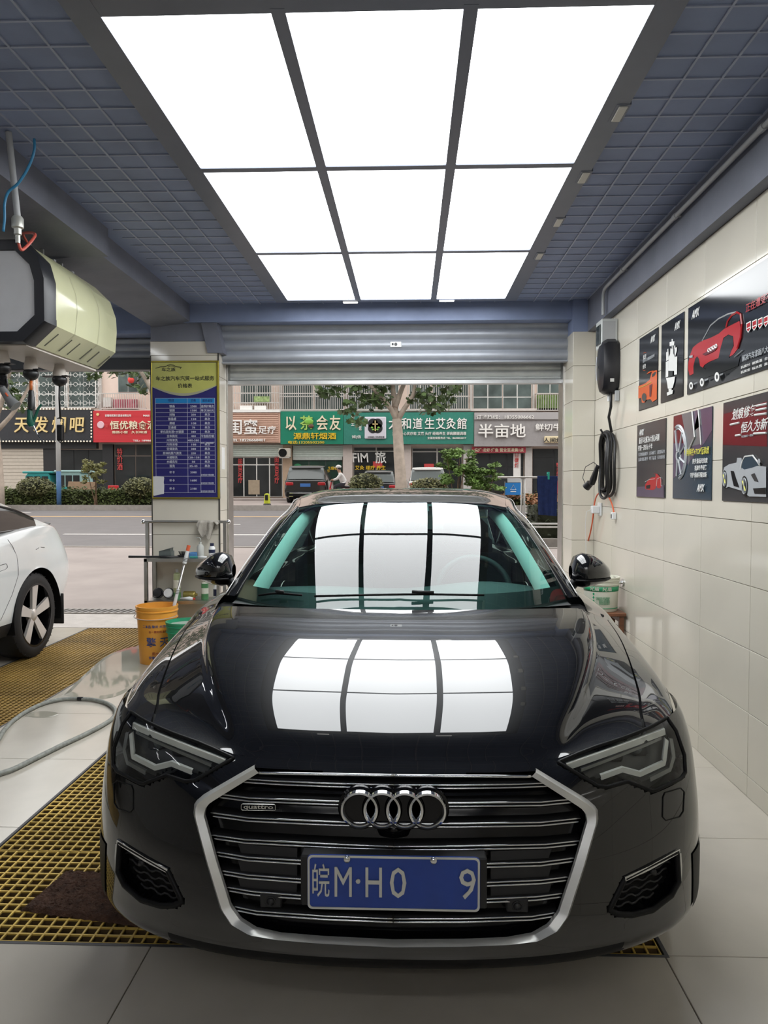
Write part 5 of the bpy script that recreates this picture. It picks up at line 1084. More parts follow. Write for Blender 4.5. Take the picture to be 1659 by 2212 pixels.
c = Vector((SX(408,yq),YS0+.04,zs2+e)); tt = thing('polish_tube', 'red and white paste tube lying before the gold can', 'tube', c, 'car care goods on the steel rack'); MB().tube([(c.x-.06,c.y,c.z+.014),(c.x+.02,c.y,c.z+.016),(c.x+.05,c.y,c.z+.012)], [.006,.016,.012], 10).build('body', M_white, tt, True); MB().cyl((c.x+.05,c.y,c.z+.012),(c.x+.07,c.y,c.z+.012),.009,n=10).build('cap', mat('red_cap', (.5,.05,.04), .4), tt)
for k,(px,lab,mm,m2) in enumerate(((340,'black dish-shaped applicator pad leaning on the lower shelf',M_black,M_mid),(363,'white sponge pad with a black rim leaning on the lower shelf',M_white,M_black))):
    c = Vector((SX(px,yq),yq,zs2+.052)); tt = thing('applicator_pad', lab, 'pad', c, 'car care goods on the steel rack'); ax_ = (Vector((1,0,0)),Vector((0,.25,.97)).normalized(),Vector((0,-.97,.25)).normalized()); MB().lathe([(0,.026),(.036,.022),(.040,.01),(.0405,.0)], c, ax_, 20).build('face', mm, tt, 'auto'); MB().lathe([(.041,.004),(.048,-.002),(.048,-.016),(.03,-.026),(0,-.028)], c, ax_, 20).build('back', m2, tt, 'auto')
# rag over the rail
c = atY(455,1127,YS1); xs0, xs1 = SX(430,YS1), SX(474,YS1); m = MB(); G = []
for i in range(22):
    s_ = i/21; row = []
    for j in range(16):
        u_ = j/15; w_ = math.sin(u_*13+s_*5)*.016+math.sin(u_*29+s_*9+1)*.008
        if s_ < .3: y_, z_ = YS1+.006, zr-.06+.06*s_/.3
        elif s_ < .42: a_ = PI*(s_-.3)/.12; y_, z_ = YS1-.013+.019*math.cos(a_), zr+.019*math.sin(a_)
        else: y_, z_ = YS1-.034-.01*abs(w_)*30*(s_-.4), zr-.19*(s_-.42)/.58*(.45+.35*math.sin(5.5*u_-.6)+.2*math.sin(13*u_))
        row.append((xs0+(xs1-xs0)*u_+.01*math.sin(7*s_+u_*4), y_+w_*(.4 if s_ < .42 else 1)*(0 if .3 <= s_ <= .42 else 1)-(.012 if s_ >= .42 else 0), z_))
    G.append(row)
tag(m.grid(G).build('rag', mat('grey_rag_cloth', (.42,.39,.34), .9, var=.15, bump=.4), None, True), 'crumpled grey rag hung over the top rail of the rack', 'cloth')
# ---------------- buckets and telescopic pole
bc = atZ(340,1420,0); bc.y = 6.17; bc = Vector((atY(340,1400,6.17).x, 6.17, .0005)); hB = atY(340,1312,6.05).z
M_ob = mat('orange_bucket_plastic', (.80,.36,.05), .4, var=.10, scale=6)
t = thing('orange_bucket', 'tall orange bucket with blue lettering beside the steel rack', 'bucket', bc)
r1_ = .165; bucket(bc, .140, r1_, hB, M_ob).build('body', M_ob, t, 'auto')
ca = math.atan2(-bc.y, -bc.x)-.02; M_bi = mat('print_blue', (.03,.07,.25), .5); M_ri = mat('print_rust_red', (.30,.05,.03), .5)
rad = lambda z_: .1440+.0228*max(0,z_)/hB
wrap('二本品·擎天 水性漆料', hB*.67, .026, M_bi, t, bc, rad, ca, 0); wrap('合一原材料总代理商', hB*.58, .022, M_ri, t, bc, rad, ca+.2, 0); wrap('擎 天', hB*.39, .085, M_bi, t, bc, rad, ca+.05, 0, bold=.008); wrap('质水状态', hB*.20, .028, M_ri, t, bc, rad, ca+.1, 0); wrap('安徽天启材料厂', hB*.13, .026, M_bi, t, bc, rad, ca+.15, 0)
MB().tube([(bc.x+ (r1_+.012)*math.cos(a_), bc.y-.02+ (r1_+.014)*math.sin(a_), bc.z+hB*.83-.012*abs(math.sin(a_))) for a_ in np.linspace(-PI,0,24)], .003, 6).build('bail_handle', M_cond, t, True)
gc = Vector((atY(400,1400,5.95).x, 5.97, .0005)); hG = atY(385,1348,5.83).z
t = thing('green_bucket', 'short green bucket next to the orange bucket and the black car', 'bucket', gc)
M_gb2 = mat('green_bucket_plastic', (.03,.30,.15), .4, var=.08); bucket(gc, .12, .15, hG, M_gb2).build('body', M_gb2, t, 'auto'); MB().lathe([(.0,hG*.93),(.14,hG*.93)], gc, 'z', 30).build('suds', mat('grey_soapy_water', (.50,.52,.48), .2), t)
pt = atY(408,1178,6.26); pb_ = Vector((bc.x+.05, 6.20, .03)); pbt = atY(371,1330,6.2)
t = thing('extension_pole', 'telescopic pole with white and orange grips standing in the orange bucket', 'pole', (pbt.x,pbt.y,.02))
dirn = (pbt-pt); low = pt+dirn*((pt.z-.03)/(pt.z-pbt.z))
L = lambda f: pt.lerp(pbt, f)
MB().tube([L(.2), low], .009, 10).build('rod', M_steel, t, True); MB().tube([L(0),L(.08)], .0155, 10).build('end_cap', M_oc, t, 'auto'); MB().tube([L(.08),L(.26)], [.015,.017], 10).build('grip', M_white, t, 'auto'); MB().tube([L(.62),L(.86)], [.013,.015], 10).build('grip', M_white, t, 'auto'); MB().tube([L(.86),L(.96)], .0135, 10).build('collar', M_oc, t, 'auto')
for f in (.18,.2,.22,.64,.66,.68): MB().tube([L(f),L(f+.006)], .0178 if f < .5 else .0148, 10).build('grip_ring', M_black, t)
# ---------------- grey hose on the floor, brown mat
H_ = [(-420,1660),(-260,1655),(-130,1640),(-40,1615),(-6,1600),(9,1578),(29,1557),(58,1537),(95,1520),(136,1511),(174,1510),(208,1513),(234,1521),(249,1534),(246,1549),(223,1566),(179,1589),(130,1612),(72,1641),(29,1662),(0,1672),(-80,1702),(-220,1752),(-420,1820)]
P = [atZ(px,py,.013) for px,py in H_]; m = MB(); m.tube([tuple(x) for x in catmull([(q.x,q.y,.0145) for q in P], 220)], .0130, 10)
t = thing('garden_hose', 'grey braided hose looped across the floor tiles and grating', 'hose', (P[8].x,P[8].y,0)); m.build('hose', mat('grey_braided_hose', (.27,.28,.25), .5, var=.25, scale=40, bump=.3, bscale=300), t, True); q = atZ(174,1510,.013); MB().cyl((q.x-.02,q.y,.0148),(q.x+.02,q.y,.0148),.0138,n=10).build('hose_tape', M_black, t)
c4 = [atZ(44,1968,0), atZ(138,1888,0), atZ(395,1895,0), atZ(345,2010,0)]
G = []; nM = 70
for i in range(nM):
    row = []
    for j in range(nM):
        u_, v_ = i/(nM-1), j/(nM-1); q = (c4[0].lerp(c4[1],u_)).lerp(c4[3].lerp(c4[2],u_), v_); edge_ = min(u_,1-u_,v_,1-v_)
        row.append((q.x+random.uniform(-.003,.003), q.y+random.uniform(-.003,.003), .001+(.012+random.uniform(0,.009)) *min(1,edge_*25)))
    G.append(row)
tag(MB().grid(G).build('floor_mat', mat('brown_shaggy_mat', (.075,.036,.022), .95, var=.35, scale=30, bump=.8, bscale=150), None, True), 'brown shaggy mat lying on the yellow grating by the bumper', 'mat')
# ================================================================ SHUTTERS AND THE STREET
M_shut = mat('grey_shutter_slat', (.34,.36,.40), .42, .25, var=.06, bump=.05); M_shut2 = mat('pale_shutter_slat', (.76,.79,.78), .45, .1, var=.08, bump=.05)
def slat_row(root, x0, x1, y, zs, m, depth=.022, name='slat'):
    for za, zb2 in zip(zs[:-1], zs[1:]):
        hgt = za-zb2; G = []
        for k in range(9):
            f = k/8; G.append([(x, y-depth*math.sin(PI*min(1,max(0,(f-.06)/.88)))**.6, za-hgt*f) for x in (x0,x1)])
        G2 = [[(p[0],p[1]+.012+depth,p[2]) for p in r] for r in G]
        MB().grid(G, True).grid([G[0],[(p[0],y+.012,p[2]) for p in G[0]],[(p[0],y+.012,p[2]) for p in G[-1]],G[-1]], False).build(name, m, root, 'auto')
ya_ = 6.80; xq0 = XL1-.02; xq1 = XP+.01
zs = [atY(850, p_, ya_).z for p_ in (690,712,734,757,781)]
t = thing('roller_shutter', 'grey rolled-up inner shutter with a lock above the black car', 'shutter', ((xq0+xq1)/2, ya_, zs[-1]))
slat_row(t, xq0, xq1, ya_, zs, M_shut, .03)
MB().box(xq0, xq1, ya_-.03, ya_+.05, zs[-1]-.012, zs[-1]).build('bottom_bar', M_shut, t)
q = atY(855, 744, ya_-.03); lk = MB().rbox(q.x-.05,q.x+.05,q.y-.006,q.y+.004,q.z-.024,q.z+.024,.003).build('lock_plate', M_shut2, t); MB().cyl((q.x,q.y-.014,q.z),(q.x,q.y-.004,q.z),.014,n=16).build('lock_barrel', M_black, lk); MB().rbox(q.x-.035,q.x-.02,q.y-.010,q.y-.005,q.z-.008,q.z+.012,.002).build('lock_cover', M_mid, lk)
yb_ = YLB+.12; zs = [atY(850, p_, yb_).z for p_ in (772,787,801,814,821)]
xr_ = atX(1215,900,XP).y
t = thing('outer_shutter', 'pale worn roller shutter hanging lower at the street side of the bay', 'shutter', ((xq0+xq1)/2, yb_, zs[-1]))
slat_row(t, XL1-.05, XP+.03, yb_, zs, M_shut2, .018)
MB().rbox(XL1-.05, XP+.03, yb_-.03, yb_+.03, atY(850,831,yb_).z, zs[-1], .006).build('bottom_bar', mat('bright_aluminium_bar', (.58,.59,.60), .3, .5, var=.08), t)
zs = [atY(250, p_, 6.95).z for p_ in (712,728,744,760,776)]
t = thing('roller_shutter', 'dark grey rolled-up shutter over the bay of the white car', 'shutter', (-3.9, 6.95, zs[-1]))
slat_row(t, -5.75, XL0, 6.95, zs, M_shut, .02)
MB().rbox(-5.75, XL0, 6.92, 7.04, atY(250,800,6.95).z, zs[-1], .006).build('bottom_bar', mat('dark_shutter_bar', (.08,.085,.09), .4, .3), t)
struct(MB().box(XL1-.02,XL1+.012,YLB+.01,YLB+.20,0,2.8).box(XP-.01,XP+.06,YLB,YLB+.20,0,2.8).build('trim_3', M_steel), 'steel shutter guide rails')
# ---------------- ground
def zg(Y): return float(np.interp(Y, [7.6,8.2,15,27,34.5,60], [0,.0,.238,.637,.78,.80]))
M_pave = mat('pinkish_stamped_concrete', (.335,.29,.27), .75, var=.12, scale=1.2, bump=.35, bscale=5); M_asph = mat('grey_asphalt', (.165,.155,.155), .8, var=.06, scale=2, bump=.15, bscale=80); M_kerb = mat('concrete_kerb', (.36,.33,.30), .8, var=.1, bump=.2)
def ground(name, Y0, Y1, m, n=6, th=.15, dz=0, lab=None, x0=-45, x1=45):
    G = [[(x, y, zg(y)+dz) for x in (x0, x1)] for y in np.linspace(Y0, Y1, n)]; mb = MB().grid(G, True); mb.grid([G[0],[(p[0],p[1],p[2]-th) for p in G[0]]]); return struct(mb.build(name, m), lab)
ground('ground_threshold', 7.64, 8.42, mat('pale_threshold_concrete', (.50,.47,.44), .7, var=.1, bump=.2), 2)
ground('ground_apron', 8.72, 15.0, M_pave, 8, lab='stamped concrete forecourt sloping up to the road')
ground('ground_road', 15.0, 27.0, M_asph, 8, dz=-.05, lab='grey asphalt street with lane lines')
ground('ground_verge', 27.0, 28.9, mat('planting_soil', (.13,.09,.06), .9, var=.3, bump=.4), 3, dz=.06)
ground('ground_service_lane', 28.9, 34.5, M_pave, 5); ground('ground_shop_pavement', 34.5, 38.5, M_pave, 3, dz=.10)
struct(MB().box(-45,45,14.9,15.05,zg(15)-.1,zg(15)+.012).build('kerb_near', M_kerb)); 
mk = MB(); mk.box(-45,45,26.9,27.12,zg(27)-.1,zg(27)+.14); struct(mk.build('kerb_far', M_kerb))
M_line = mat('white_road_paint', (.72,.70,.67), .6, var=.08); M_yl = mat('yellow_road_paint', (.72,.47,.22), .6, var=.08)
def onroad(py): 
    for Y in np.linspace(15,27,600):
        if (atY(560,py,Y).z) <= zg(Y)-.05: 
            return Y
    return 26
def roadline(py, m, x0, x1, w, lab):
    Y = 15.0
    for Y in np.linspace(15.1,26.8,400):
        if atY(560,py,Y).z < zg(Y)-.05: break
    G = [[(x0,Y-w,zg(Y-w)-.046),(x1,Y-w,zg(Y-w)-.046)],[(x0,Y+w,zg(Y+w)-.046),(x1,Y+w,zg(Y+w)-.046)]]; tag(MB().grid(G,True).grid(G,False).prism([G[0][0],G[0][1],G[1][1],G[1][0]],(0,0,.002)).build('road_line', m), lab, 'road marking', 'road markings'); return Y
def xat(px, Y): return atY(px, 1120, Y).x
def road_y(py):
    lo, hi = 15.1, 26.9
    for _ in range(40):
        mid = (lo+hi)/2
        # pixel row of the road surface at mid
        c_ = Vector((0,mid,zg(mid)-.05))-CAMP; v_ = IH/2-FPX*(c_.dot(_U)/c_.dot(_F))
        if v_ > py: lo = mid
        else: hi = mid
    return mid
def rl(py, m, xa_, xb_, w, lab):
    Y = road_y(py); x0, x1 = xat(xa_,Y), xat(xb_,Y); z0_, z1_ = zg(Y-w)-.047, zg(Y+w)-.047
    tag(MB().prism([(x0,Y-w,z0_),(x1,Y-w,z0_),(x1,Y+w,z1_),(x0,Y+w,z1_)],(0,0,.003)).build('road_line', m), lab, 'road marking', 'road markings')
rl(1117, M_yl, -900, 1900, .11, 'long yellow line along the middle of the street')
rl(1156, M_line, 137, 327, .07, 'white lane dash seen beyond the wheel of the white car'); rl(1156.5, M_line, 503, 700, .07, 'white lane dash seen beside the black door mirror'); rl(1156, M_line, -300, -30, .07, 'white lane dash beyond the doors of the white car'); rl(1134, M_line, 470, 519, .07, 'short white dash between the yellow line and the near lane'); rl(1108, M_line, 30, 66, .07, 'thin white dash near the hedge kerb'); 
# trench drain in the forecourt
yd0, yd1 = 8.42, 8.72
t = thing('trench_drain', 'long slotted trench drain across the forecourt', 'drain', (-2,8.57,zg(8.57)))
m = MB(); m.box(-5.8,1.6,yd0,yd0+.04,zg(8.5)-.03,zg(8.5)+.006); m.box(-5.8,1.6,yd1-.04,yd1,zg(8.7)-.03,zg(8.7)+.004); m.build('frame', M_kerb, t)
m = MB(); x = -5.7
while x < 1.5:
    z_ = zg(8.57); m.prism([(x,yd0+.04,z_-.004),(x+.028,yd0+.04,z_-.004),(x+.098,yd1-.04,z_+.004),(x+.07,yd1-.04,z_+.004)], (0,0,.008)); x += .075
m.build('slots_grate', mat('cast_iron_drain', (.27,.26,.25), .6, .2, var=.1), t)['kind'] = 'stuff'; MB().box(-5.75,1.55,yd0+.04,yd1-.04,zg(8.57)-.10,zg(8.57)-.08).build('channel', mat('dark_drain_channel', (.02,.018,.016), .8), t)
# ---------------- building across the street
YS = 37.0
def S(px, py, d=0.): q = atY(px, py, YS-d); return q
def fbox(name, px0, px1, py0, py1, d0, d1, m, parent, r=0.):
    a = atY(px0, py1, YS); b2 = atY(px1, py0, YS); mb = MB()
    (mb.rbox(a.x,b2.x,YS-d1,YS-d0,a.z,b2.z,r) if r else mb.box(a.x,b2.x,YS-d1,YS-d0,a.z,b2.z)); return mb.build(name, m, parent)
M_fac = mat('pinkish_beige_render', (.72,.58,.50), .8, var=.08, scale=1.5, bump=.1); M_wf = mat('white_window_frame', (.74,.73,.70), .5, var=.03); M_gl = mat('window_glass', (.09,.115,.11), .06, var=.4, scale=1.2); M_dgl = mat('dark_shop_glass', (.025,.027,.028), .05, var=.3, scale=1); M_bar = mat('grey_window_bar', (.50,.47,.44), .5, .2, var=.05); M_cur = mat('pale_curtain', (.45,.47,.44), .8, var=.1); M_lbs = mat('pale_shutter_strip', (.52,.58,.53), .5, var=.05, bump=.05)
bl = thing('shop_building', 'long pinkish apartment building with ground floor shops across the street', 'building', (0,YS,.85))
MB().box(-45,45,YS,YS+8,.5,13).build('wall', M_fac, bl)
a = S(0,892); MB().box(-45,45,YS-.35,YS,a.z-.02,a.z+.10).build('ledge', mat('pale_ledge', (.58,.52,.48), .7, var=.05), bl)
def window(px0, px1, py0, py1, cols, split_=None, glass_m=None, fr=2.0):
    w = fbox('window', px0, px1, py0, py1, -.02, .06, M_wf, bl)
    cw_ = (px1-px0)/cols; rws = [(py0,py1)] if split_ is None else [(py0,split_),(split_,py1)]
    for c_ in range(cols):
        for (ra,rb) in rws: fbox('pane', px0+c_*cw_+fr*.5, px0+(c_+1)*cw_-fr*.5, ra+fr*.5, rb-fr*.5, .06, .075, glass_m or M_gl, w)
    return w
def bars(px0, px1, py0, py1, stepx, rails, m=M_bar, d=.35):
    mb = MB(); x = px0
    while x <= px1: a_ = S(x,py1); b2 = S(x,py0); mb.box(a_.x-.012,a_.x+.012,YS-d-.012,YS-d+.012,a_.z,b2.z); x += stepx
    for py in rails: a_ = S(px0,py); b2 = S(px1,py); mb.box(a_.x,b2.x,YS-d-.02,YS-d+.02,a_.z-.02,a_.z+.02)
    for px in (px0,px1): a_ = S(px,py0); mb.box(a_.x-.015,a_.x+.015,YS-d,YS,a_.z-.015,a_.z+.015)
    o = mb.build('window_grille', m, bl); return o
def lattice(px0, px1, py0, py1):
    a_ = S(px0,py1); b2 = S(px1,py0); mb = MB(); y = YS-.30; st_ = .46; r = .011
    x = a_.x
    while x < b2.x-.1:
        z_ = a_.z
        while z_ < b2.z+.5:
            mb.tube([(x+.11,y,z_),(x+.23,y,z_+.11),(x+.35,y,z_),(x+.23,y,z_-.11)], r, 4, closed=True); mb.tube([(x+.10*math.cos(a),y,z_+.23+.10*math.sin(a)) for a in np.linspace(0,2*PI,9)[:-1]], r, 4, closed=True)
            mb.box(x+.23-r,x+.23+r,y-r,y+r,z_+.11,z_+.35); mb.box(x+.10,x+.36,y-r,y+r,z_+.23-r,z_+.23+r); z_ += st_
        x += st_
    mb.box(a_.x,a_.x+.04,y-.02,y+.02,a_.z,b2.z+.5); mb.box(b2.x-.04,b2.x,y-.02,y+.02,a_.z,b2.z+.5); mb.box(a_.x,b2.x,y-.02,y+.02,a_.z,a_.z+.04)
    o = mb.build('window_lattice', M_wf, bl); o['kind'] = 'stuff'; return o
window(-60,-5,770,882,2,850); lattice(-60,-5,770,882); window(8,72,770,882,2,850); lattice(20,72,770,882); window(84,146,770,882,2,852); lattice(82,146,770,882); window(150,212,770,882,2,852); lattice(150,212,770,882)
window(256,320,770,848,3); bars(224,322,852,884,5,(852,884)); fbox('balcony_clutter',228,245,860,880,.05,.3,M_wf,bl); fbox('balcony_clutter',250,300,864,884,.05,.3,mat('red_pink_bundle',(.42,.13,.16),.8,var=.4,scale=3),bl)
MB().sphere(S(283,821,.4), .16, 12, 8, (1,1,1)).build('lantern', mat('red_lantern', (.62,.05,.04), .6), bl, True)
window(330,400,780,880,2,845); bars(330,400,800,884,6,(800,850,884)); window(405,470,780,880,2,845)
window(521,586,770,872,2,850); bars(492,606,770,887,5.2,(834,851,872,887)); fbox('ac_unit',492,503,872,884,.1,.4,M_wf,bl); fbox('ac_unit',522,548,878,888,.1,.4,M_wf,bl); fbox('ac_unit',553,578,878,888,.1,.4,M_wf,bl)
fbox('plant_tray',552,585,858,870,.2,.4,mat('tray_greens',(.25,.34,.14),.8,var=.4),bl)
window(613,676,770,886,2,857,M_gl); window(680,742,770,886,2,857,M_gl); bars(606,748,770,888,4.6,(852,858,888))
window(752,812,770,886,2,857); bars(750,862,770,888,4.8,(852,888)); window(815,862,770,886,2,857); window(885,930,770,886,2,857); window(935,1012,770,886,3,857); bars(880,1016,770,888,4.8,(858,888))
window(1022,1085,770,888,2,858); window(1086,1148,770,888,2,858); window(1160,1215,770,852,2,820); bars(1156,1225,852,888,5,(852,888)); fbox('balcony_plants',1158,1222,855,888,.1,.35,mat('balcony_foliage',(.10,.16,.04),.8,var=.5,scale=4,bump=.5),bl)
for px in (218,478,608,748,1018,1152): fbox('downpipe',px-2.5,px+2.5,770,888,0,.12,M_bar,bl)
# ---------------- signs
SG_ = 'shop signs across the street'
def sign(px0, px1, py0, py1, m, lab, d0=.40, d1=.62, name='shop_sign'):
    c = S((px0+px1)/2, py1); t = thing(name, lab, 'sign', (c.x, YS-d1, c.z), SG_); fbox('panel', px0, px1, py0, py1, d0, d1, m, t); return t
def stxt(body, cx, cy, w, h, m, t, d=.66, bold=.015, shear=0, ext=.03, name='lettering'):
    a_ = atY(cx-w/2,cy,YS-d); b2 = atY(cx+w/2,cy,YS-d); hz = atY(cx,cy-h/2,YS-d).z-atY(cx,cy+h/2,YS-d).z
    return text(name, body, hz/.92/(1+1.02*body.count('\n')), m, t, ((a_.x+b2.x)/2, YS-d, (a_.z+b2.z)/2+(0 if '\n' not in body else hz*.5-hz/(1+body.count('\n'))*.5)), ext=ext, bold=bold, shear=shear, width=b2.x-a_.x)
I_gold = mat('sign_gold_letter', (.72,.55,.25), .4, var=.05); I_wht = mat('sign_white_letter', (.80,.78,.75), .4, var=.02); I_yel = mat('sign_yellow_letter', (.78,.52,.03), .4); I_cr = mat('sign_cream_letter', (.78,.68,.50), .4); I_red = mat('sign_red_letter', (.55,.06,.06), .5); I_blk = mat('sign_black', (.015,.015,.017), .5, var=.1)
t = sign(-160,211,887,956,mat('charcoal_sign_board',(.018,.019,.024),.5,var=.2,bump=.1),'charcoal shop sign with gold characters and a rim of bulbs')
for s_, px in (('天',46),('发',88),('烟',127),('吧',165)): stxt(s_, px, 920, 31, 34, I_gold, t, bold=.022, shear=.08)
m = MB()
for px in np.arange(2,212,6.6):
    for py in (886.5,955): c = S(px,py); m.sphere((c.x,YS-.64,c.z),.045,6,4)
for py in np.arange(893,952,6.6): c = S(209,py); m.sphere((c.x,YS-.64,c.z),.045,6,4)
m.build('rim_bulbs', mat('pale_bulb', (.8,.74,.6), .4, emit=.3), t)['kind'] = 'stuff'
t = sign(213,436,889,957,mat('red_ribbed_sign',(.52,.025,.035),.45,var=.04,bump=.6,bscale=9,stretch=(.02,.02,3)),'bright red ribbed grain liquor shop sign with a round emblem')
stxt('恒优粮食酒', 288, 920, 100, 18, I_cr, t, bold=.02); stxt('雅扬小窖   久长味道', 280, 934, 76, 5.5, I_cr, t, ext=.01); stxt('安徽恒优粮食酒业有限公司', 255, 898, 56, 5, I_wht, t, ext=.01); stxt('TEL: 18986840216', 320, 952, 66, 5, I_wht, t, ext=.01); stxt('9005', 316, 898, 14, 5, I_wht, t, ext=.01)
c = S(229,920); MB().lathe([(0,-.03),(.16,-.03),(.18,0)],(c.x,YS-.64,c.z),'y',24).build('emblem', mat('pale_pink_emblem',(.7,.45,.5),.5), t); stxt('恒', 229, 920, 8, 8, I_red, t, d=.70, ext=.005); c = S(223,898); MB().lathe([(0,-.03),(.07,-.03),(.07,0)],(c.x,YS-.64,c.z),'y',12).build('emblem', I_gold, t)
t = sign(440,610,893,958,mat('salmon_ribbed_sign',(.52,.33,.25),.6,var=.05),'salmon coloured slatted foot spa sign with white characters')
for k in range(14): py = 895+k*4.5; fbox('slat',441,606,py,py+2.4,.62,.66,mat('salmon_slat',(.60,.40,.31),.6,var=.05),t)
stxt('闺蜜', 525, 925, 62, 32, I_wht, t, d=.72, bold=.02); stxt('足疗', 577, 930, 38, 17, I_wht, t, d=.72, bold=.02); stxt('TEL 18226668401', 536, 951, 74, 7.5, I_wht, t, d=.72); fbox('trim',440,610,888,894,.4,.72,M_wf,t)
t = sign(611,744,891,961,mat('emerald_sign_board',(.01,.20,.12),.35,var=.05),'emerald green tea shop sign with cream characters and leaf')
for s_, px, w in (('以',628,23),('会',696,25),('友',724,24)): stxt(s_, px, 916, w, 31, I_cr, t, bold=.022)
stxt('茶', 662, 916, 28, 30, mat('sign_leaf_green',(.35,.55,.12),.4), t, bold=.03); c = S(671,913); MB().sphere((c.x,YS-.70,c.z),.19,12,8,(1.2,.2,.75)).build('leaf_emblem', mat('sign_leaf',(.20,.45,.06),.4), t, True); c = S(676,923); MB().sphere((c.x,YS-.70,c.z),.12,12,8,(1.1,.3,.8)).build('teapot_emblem', mat('sign_teapot',(.12,.05,.03),.4), t, True)
stxt('源鼎轩烟酒', 680, 943, 92, 14, I_yel, t, bold=.02); stxt('电话:13205502200', 661, 956, 78, 7, I_yel, t, ext=.01)
t = sign(745,1021,893,961,mat('teal_green_sign_board',(.03,.20,.15),.45,var=.08),'long teal green moxibustion shop sign with white characters and square logo')
for s_, px in (('太',850),('和',878),('道',902),('生',928),('艾',952),('灸',974),('館',998)): stxt(s_, px, 917, 21, 24, I_wht, t, bold=.016)
stxt('主营: 身心灵疗愈 艾熏 头疗 经络养生 颈肩腰腿调理', 927, 937, 160, 7, I_wht, t, ext=.01); stxt('全国连锁服务店 TEL: 18658822217', 965, 946.5, 84, 5, I_wht, t, ext=.01); stxt('养\n生', 762, 915, 7, 22, I_wht, t, ext=.01); stxt('艾\n灸\n馆', 778, 925, 6, 30, I_wht, t, ext=.01); stxt('诚|信', 770, 944, 20, 7, I_wht, t, ext=.01)
c0 = S(789.5,950); c1 = S(835,903); MB().rbox(c0.x,c1.x,YS-.72,YS-.64,c0.z,c1.z,.05).build('logo_plate', mat('pale_lilac_plate',(.62,.60,.66),.4), t); c = S(812,922.5)
m = MB()
for a in range(4): m.lathe([(0,-.01),(.24,-.01),(.24,0)],(c.x+.16*math.cos(a*PI/2+PI/4)*1.0,YS-.722,c.z+.16*math.sin(a*PI/2+PI/4)),'y',20)
m.build('logo_flower', I_blk, t); m = MB(); m.box(c.x-.025,c.x+.025,YS-.745,YS-.735,c.z-.26,c.z+.26); m.box(c.x-.13,c.x+.13,YS-.745,YS-.735,c.z+.06,c.z+.11); m.build('logo_stem', I_gold, t)
for dx, dz in ((-.16,-.08),(.16,-.08),(-.10,-.18),(.10,-.18)): MB().sphere((c.x+dx,YS-.74,c.z+dz),.06,8,6,(1,.15,.7)).build('logo_leaf', mat('sign_leaf',(.20,.45,.06),.4), t, True)
stxt('太和道生 艾灸养生馆', 812, 944.5, 36, 4, I_blk, t, d=.722, ext=.004)
t = sign(1022,1330,893,965.5,mat('grey_brick_sign_board',(.30,.285,.285),.6,var=.06),'grey beef restaurant sign with white block characters and a hotline strip')
fbox('hotline_strip',1022,1330,893,909,.62,.72,mat('light_grey_strip',(.36,.345,.345),.6),t); stxt('订餐热线：18355086662', 1091, 901.5, 125, 8.5, I_wht, t, d=.75, ext=.02); stxt('半亩地', 1084, 933, 102, 29, I_wht, t, d=.72, bold=.022, ext=.05); stxt('鲜切牛肉', 1194, 924, 74, 15, I_wht, t, d=.72, bold=.016); fbox('cream_box',1170,1232,944.5,958.5,.62,.78,mat('cream_light_box',(.66,.56,.36),.5),t,.03); stxt('人间烟火', 1201, 951.5, 54, 10, I_blk, t, d=.80, ext=.005)
t = sign(1018,1133,966,979,mat('wine_red_banner',(.34,.03,.05),.6,var=.05),'wine red barbecue banner under the grey restaurant sign',.385,.42,'shop_banner'); stxt('烧烤·龙虾·烤鱼 营业至凌晨1点', 1078, 972.5, 106, 8, I_cr, t, d=.44, ext=.01)
# ---------------- shop fronts (parts of the building)
def front(px0, px1, py0, py1, cols, fm=M_wf, gm=M_dgl, tr=None, d=.10, fr=3.):
    w = fbox('shop_front', px0, px1, py0, py1, -.02, d, fm, bl); cw_ = (px1-px0)/cols
    for c_ in range(cols):
        for (ra,rb) in ([(py0,py1)] if tr is None else [(py0,tr),(tr,py1)]): fbox('pane', px0+c_*cw_+fr*.5, px0+(c_+1)*cw_-fr*.5, ra+fr*.4, rb-fr*.4, d, d+.02, gm, w)
    return w
def roll(px0, px1, py0, py1, n, m=M_lbs, d=.18):
    w = fbox('shop_shutter', px0, px1, py0, py1, .0, d-.02, m, bl); h_ = (py1-py0)/n
    for k in range(n): fbox('slat', px0, px1, py0+k*h_+.25, py0+(k+1)*h_-.25, d-.02, d+.01, m, w)
fbox('fascia',-160,213,956,970,0,.3,I_blk,bl); roll(-160,98,969,1072,14,mat('beige_shop_shutter',(.50,.45,.38),.6,var=.05)); fbox('black_pier',99,130,969,1076,0,.2,I_blk,bl); front(131,226,972,1076,3,I_blk,M_dgl); fbox('black_pier',226,247,960,1076,0,.2,I_blk,bl); front(250,430,960,1076,4,mat('brown_shop_frame',(.14,.11,.09),.5),M_dgl,985)
stxt('特\n价\n酒', 259, 1008, 12, 45, I_red, bl, d=.16, ext=.01, name='window_lettering')
roll(440,612,961,987,6); front(500,611,988,1073,4,M_wf,M_dgl,1004); 
stxt('闺\n蜜\n足\n疗', 519, 1037, 10, 50, I_red, bl, d=.16, ext=.01, name='window_lettering'); stxt('闺\n蜜\n足\n疗', 598, 1037, 10, 56, I_red, bl, d=.16, ext=.01, name='window_lettering'); fbox('reception_desk',538,562,1037,1068,.125,.14,mat('tan_desk',(.34,.27,.19),.6,var=.1),bl)
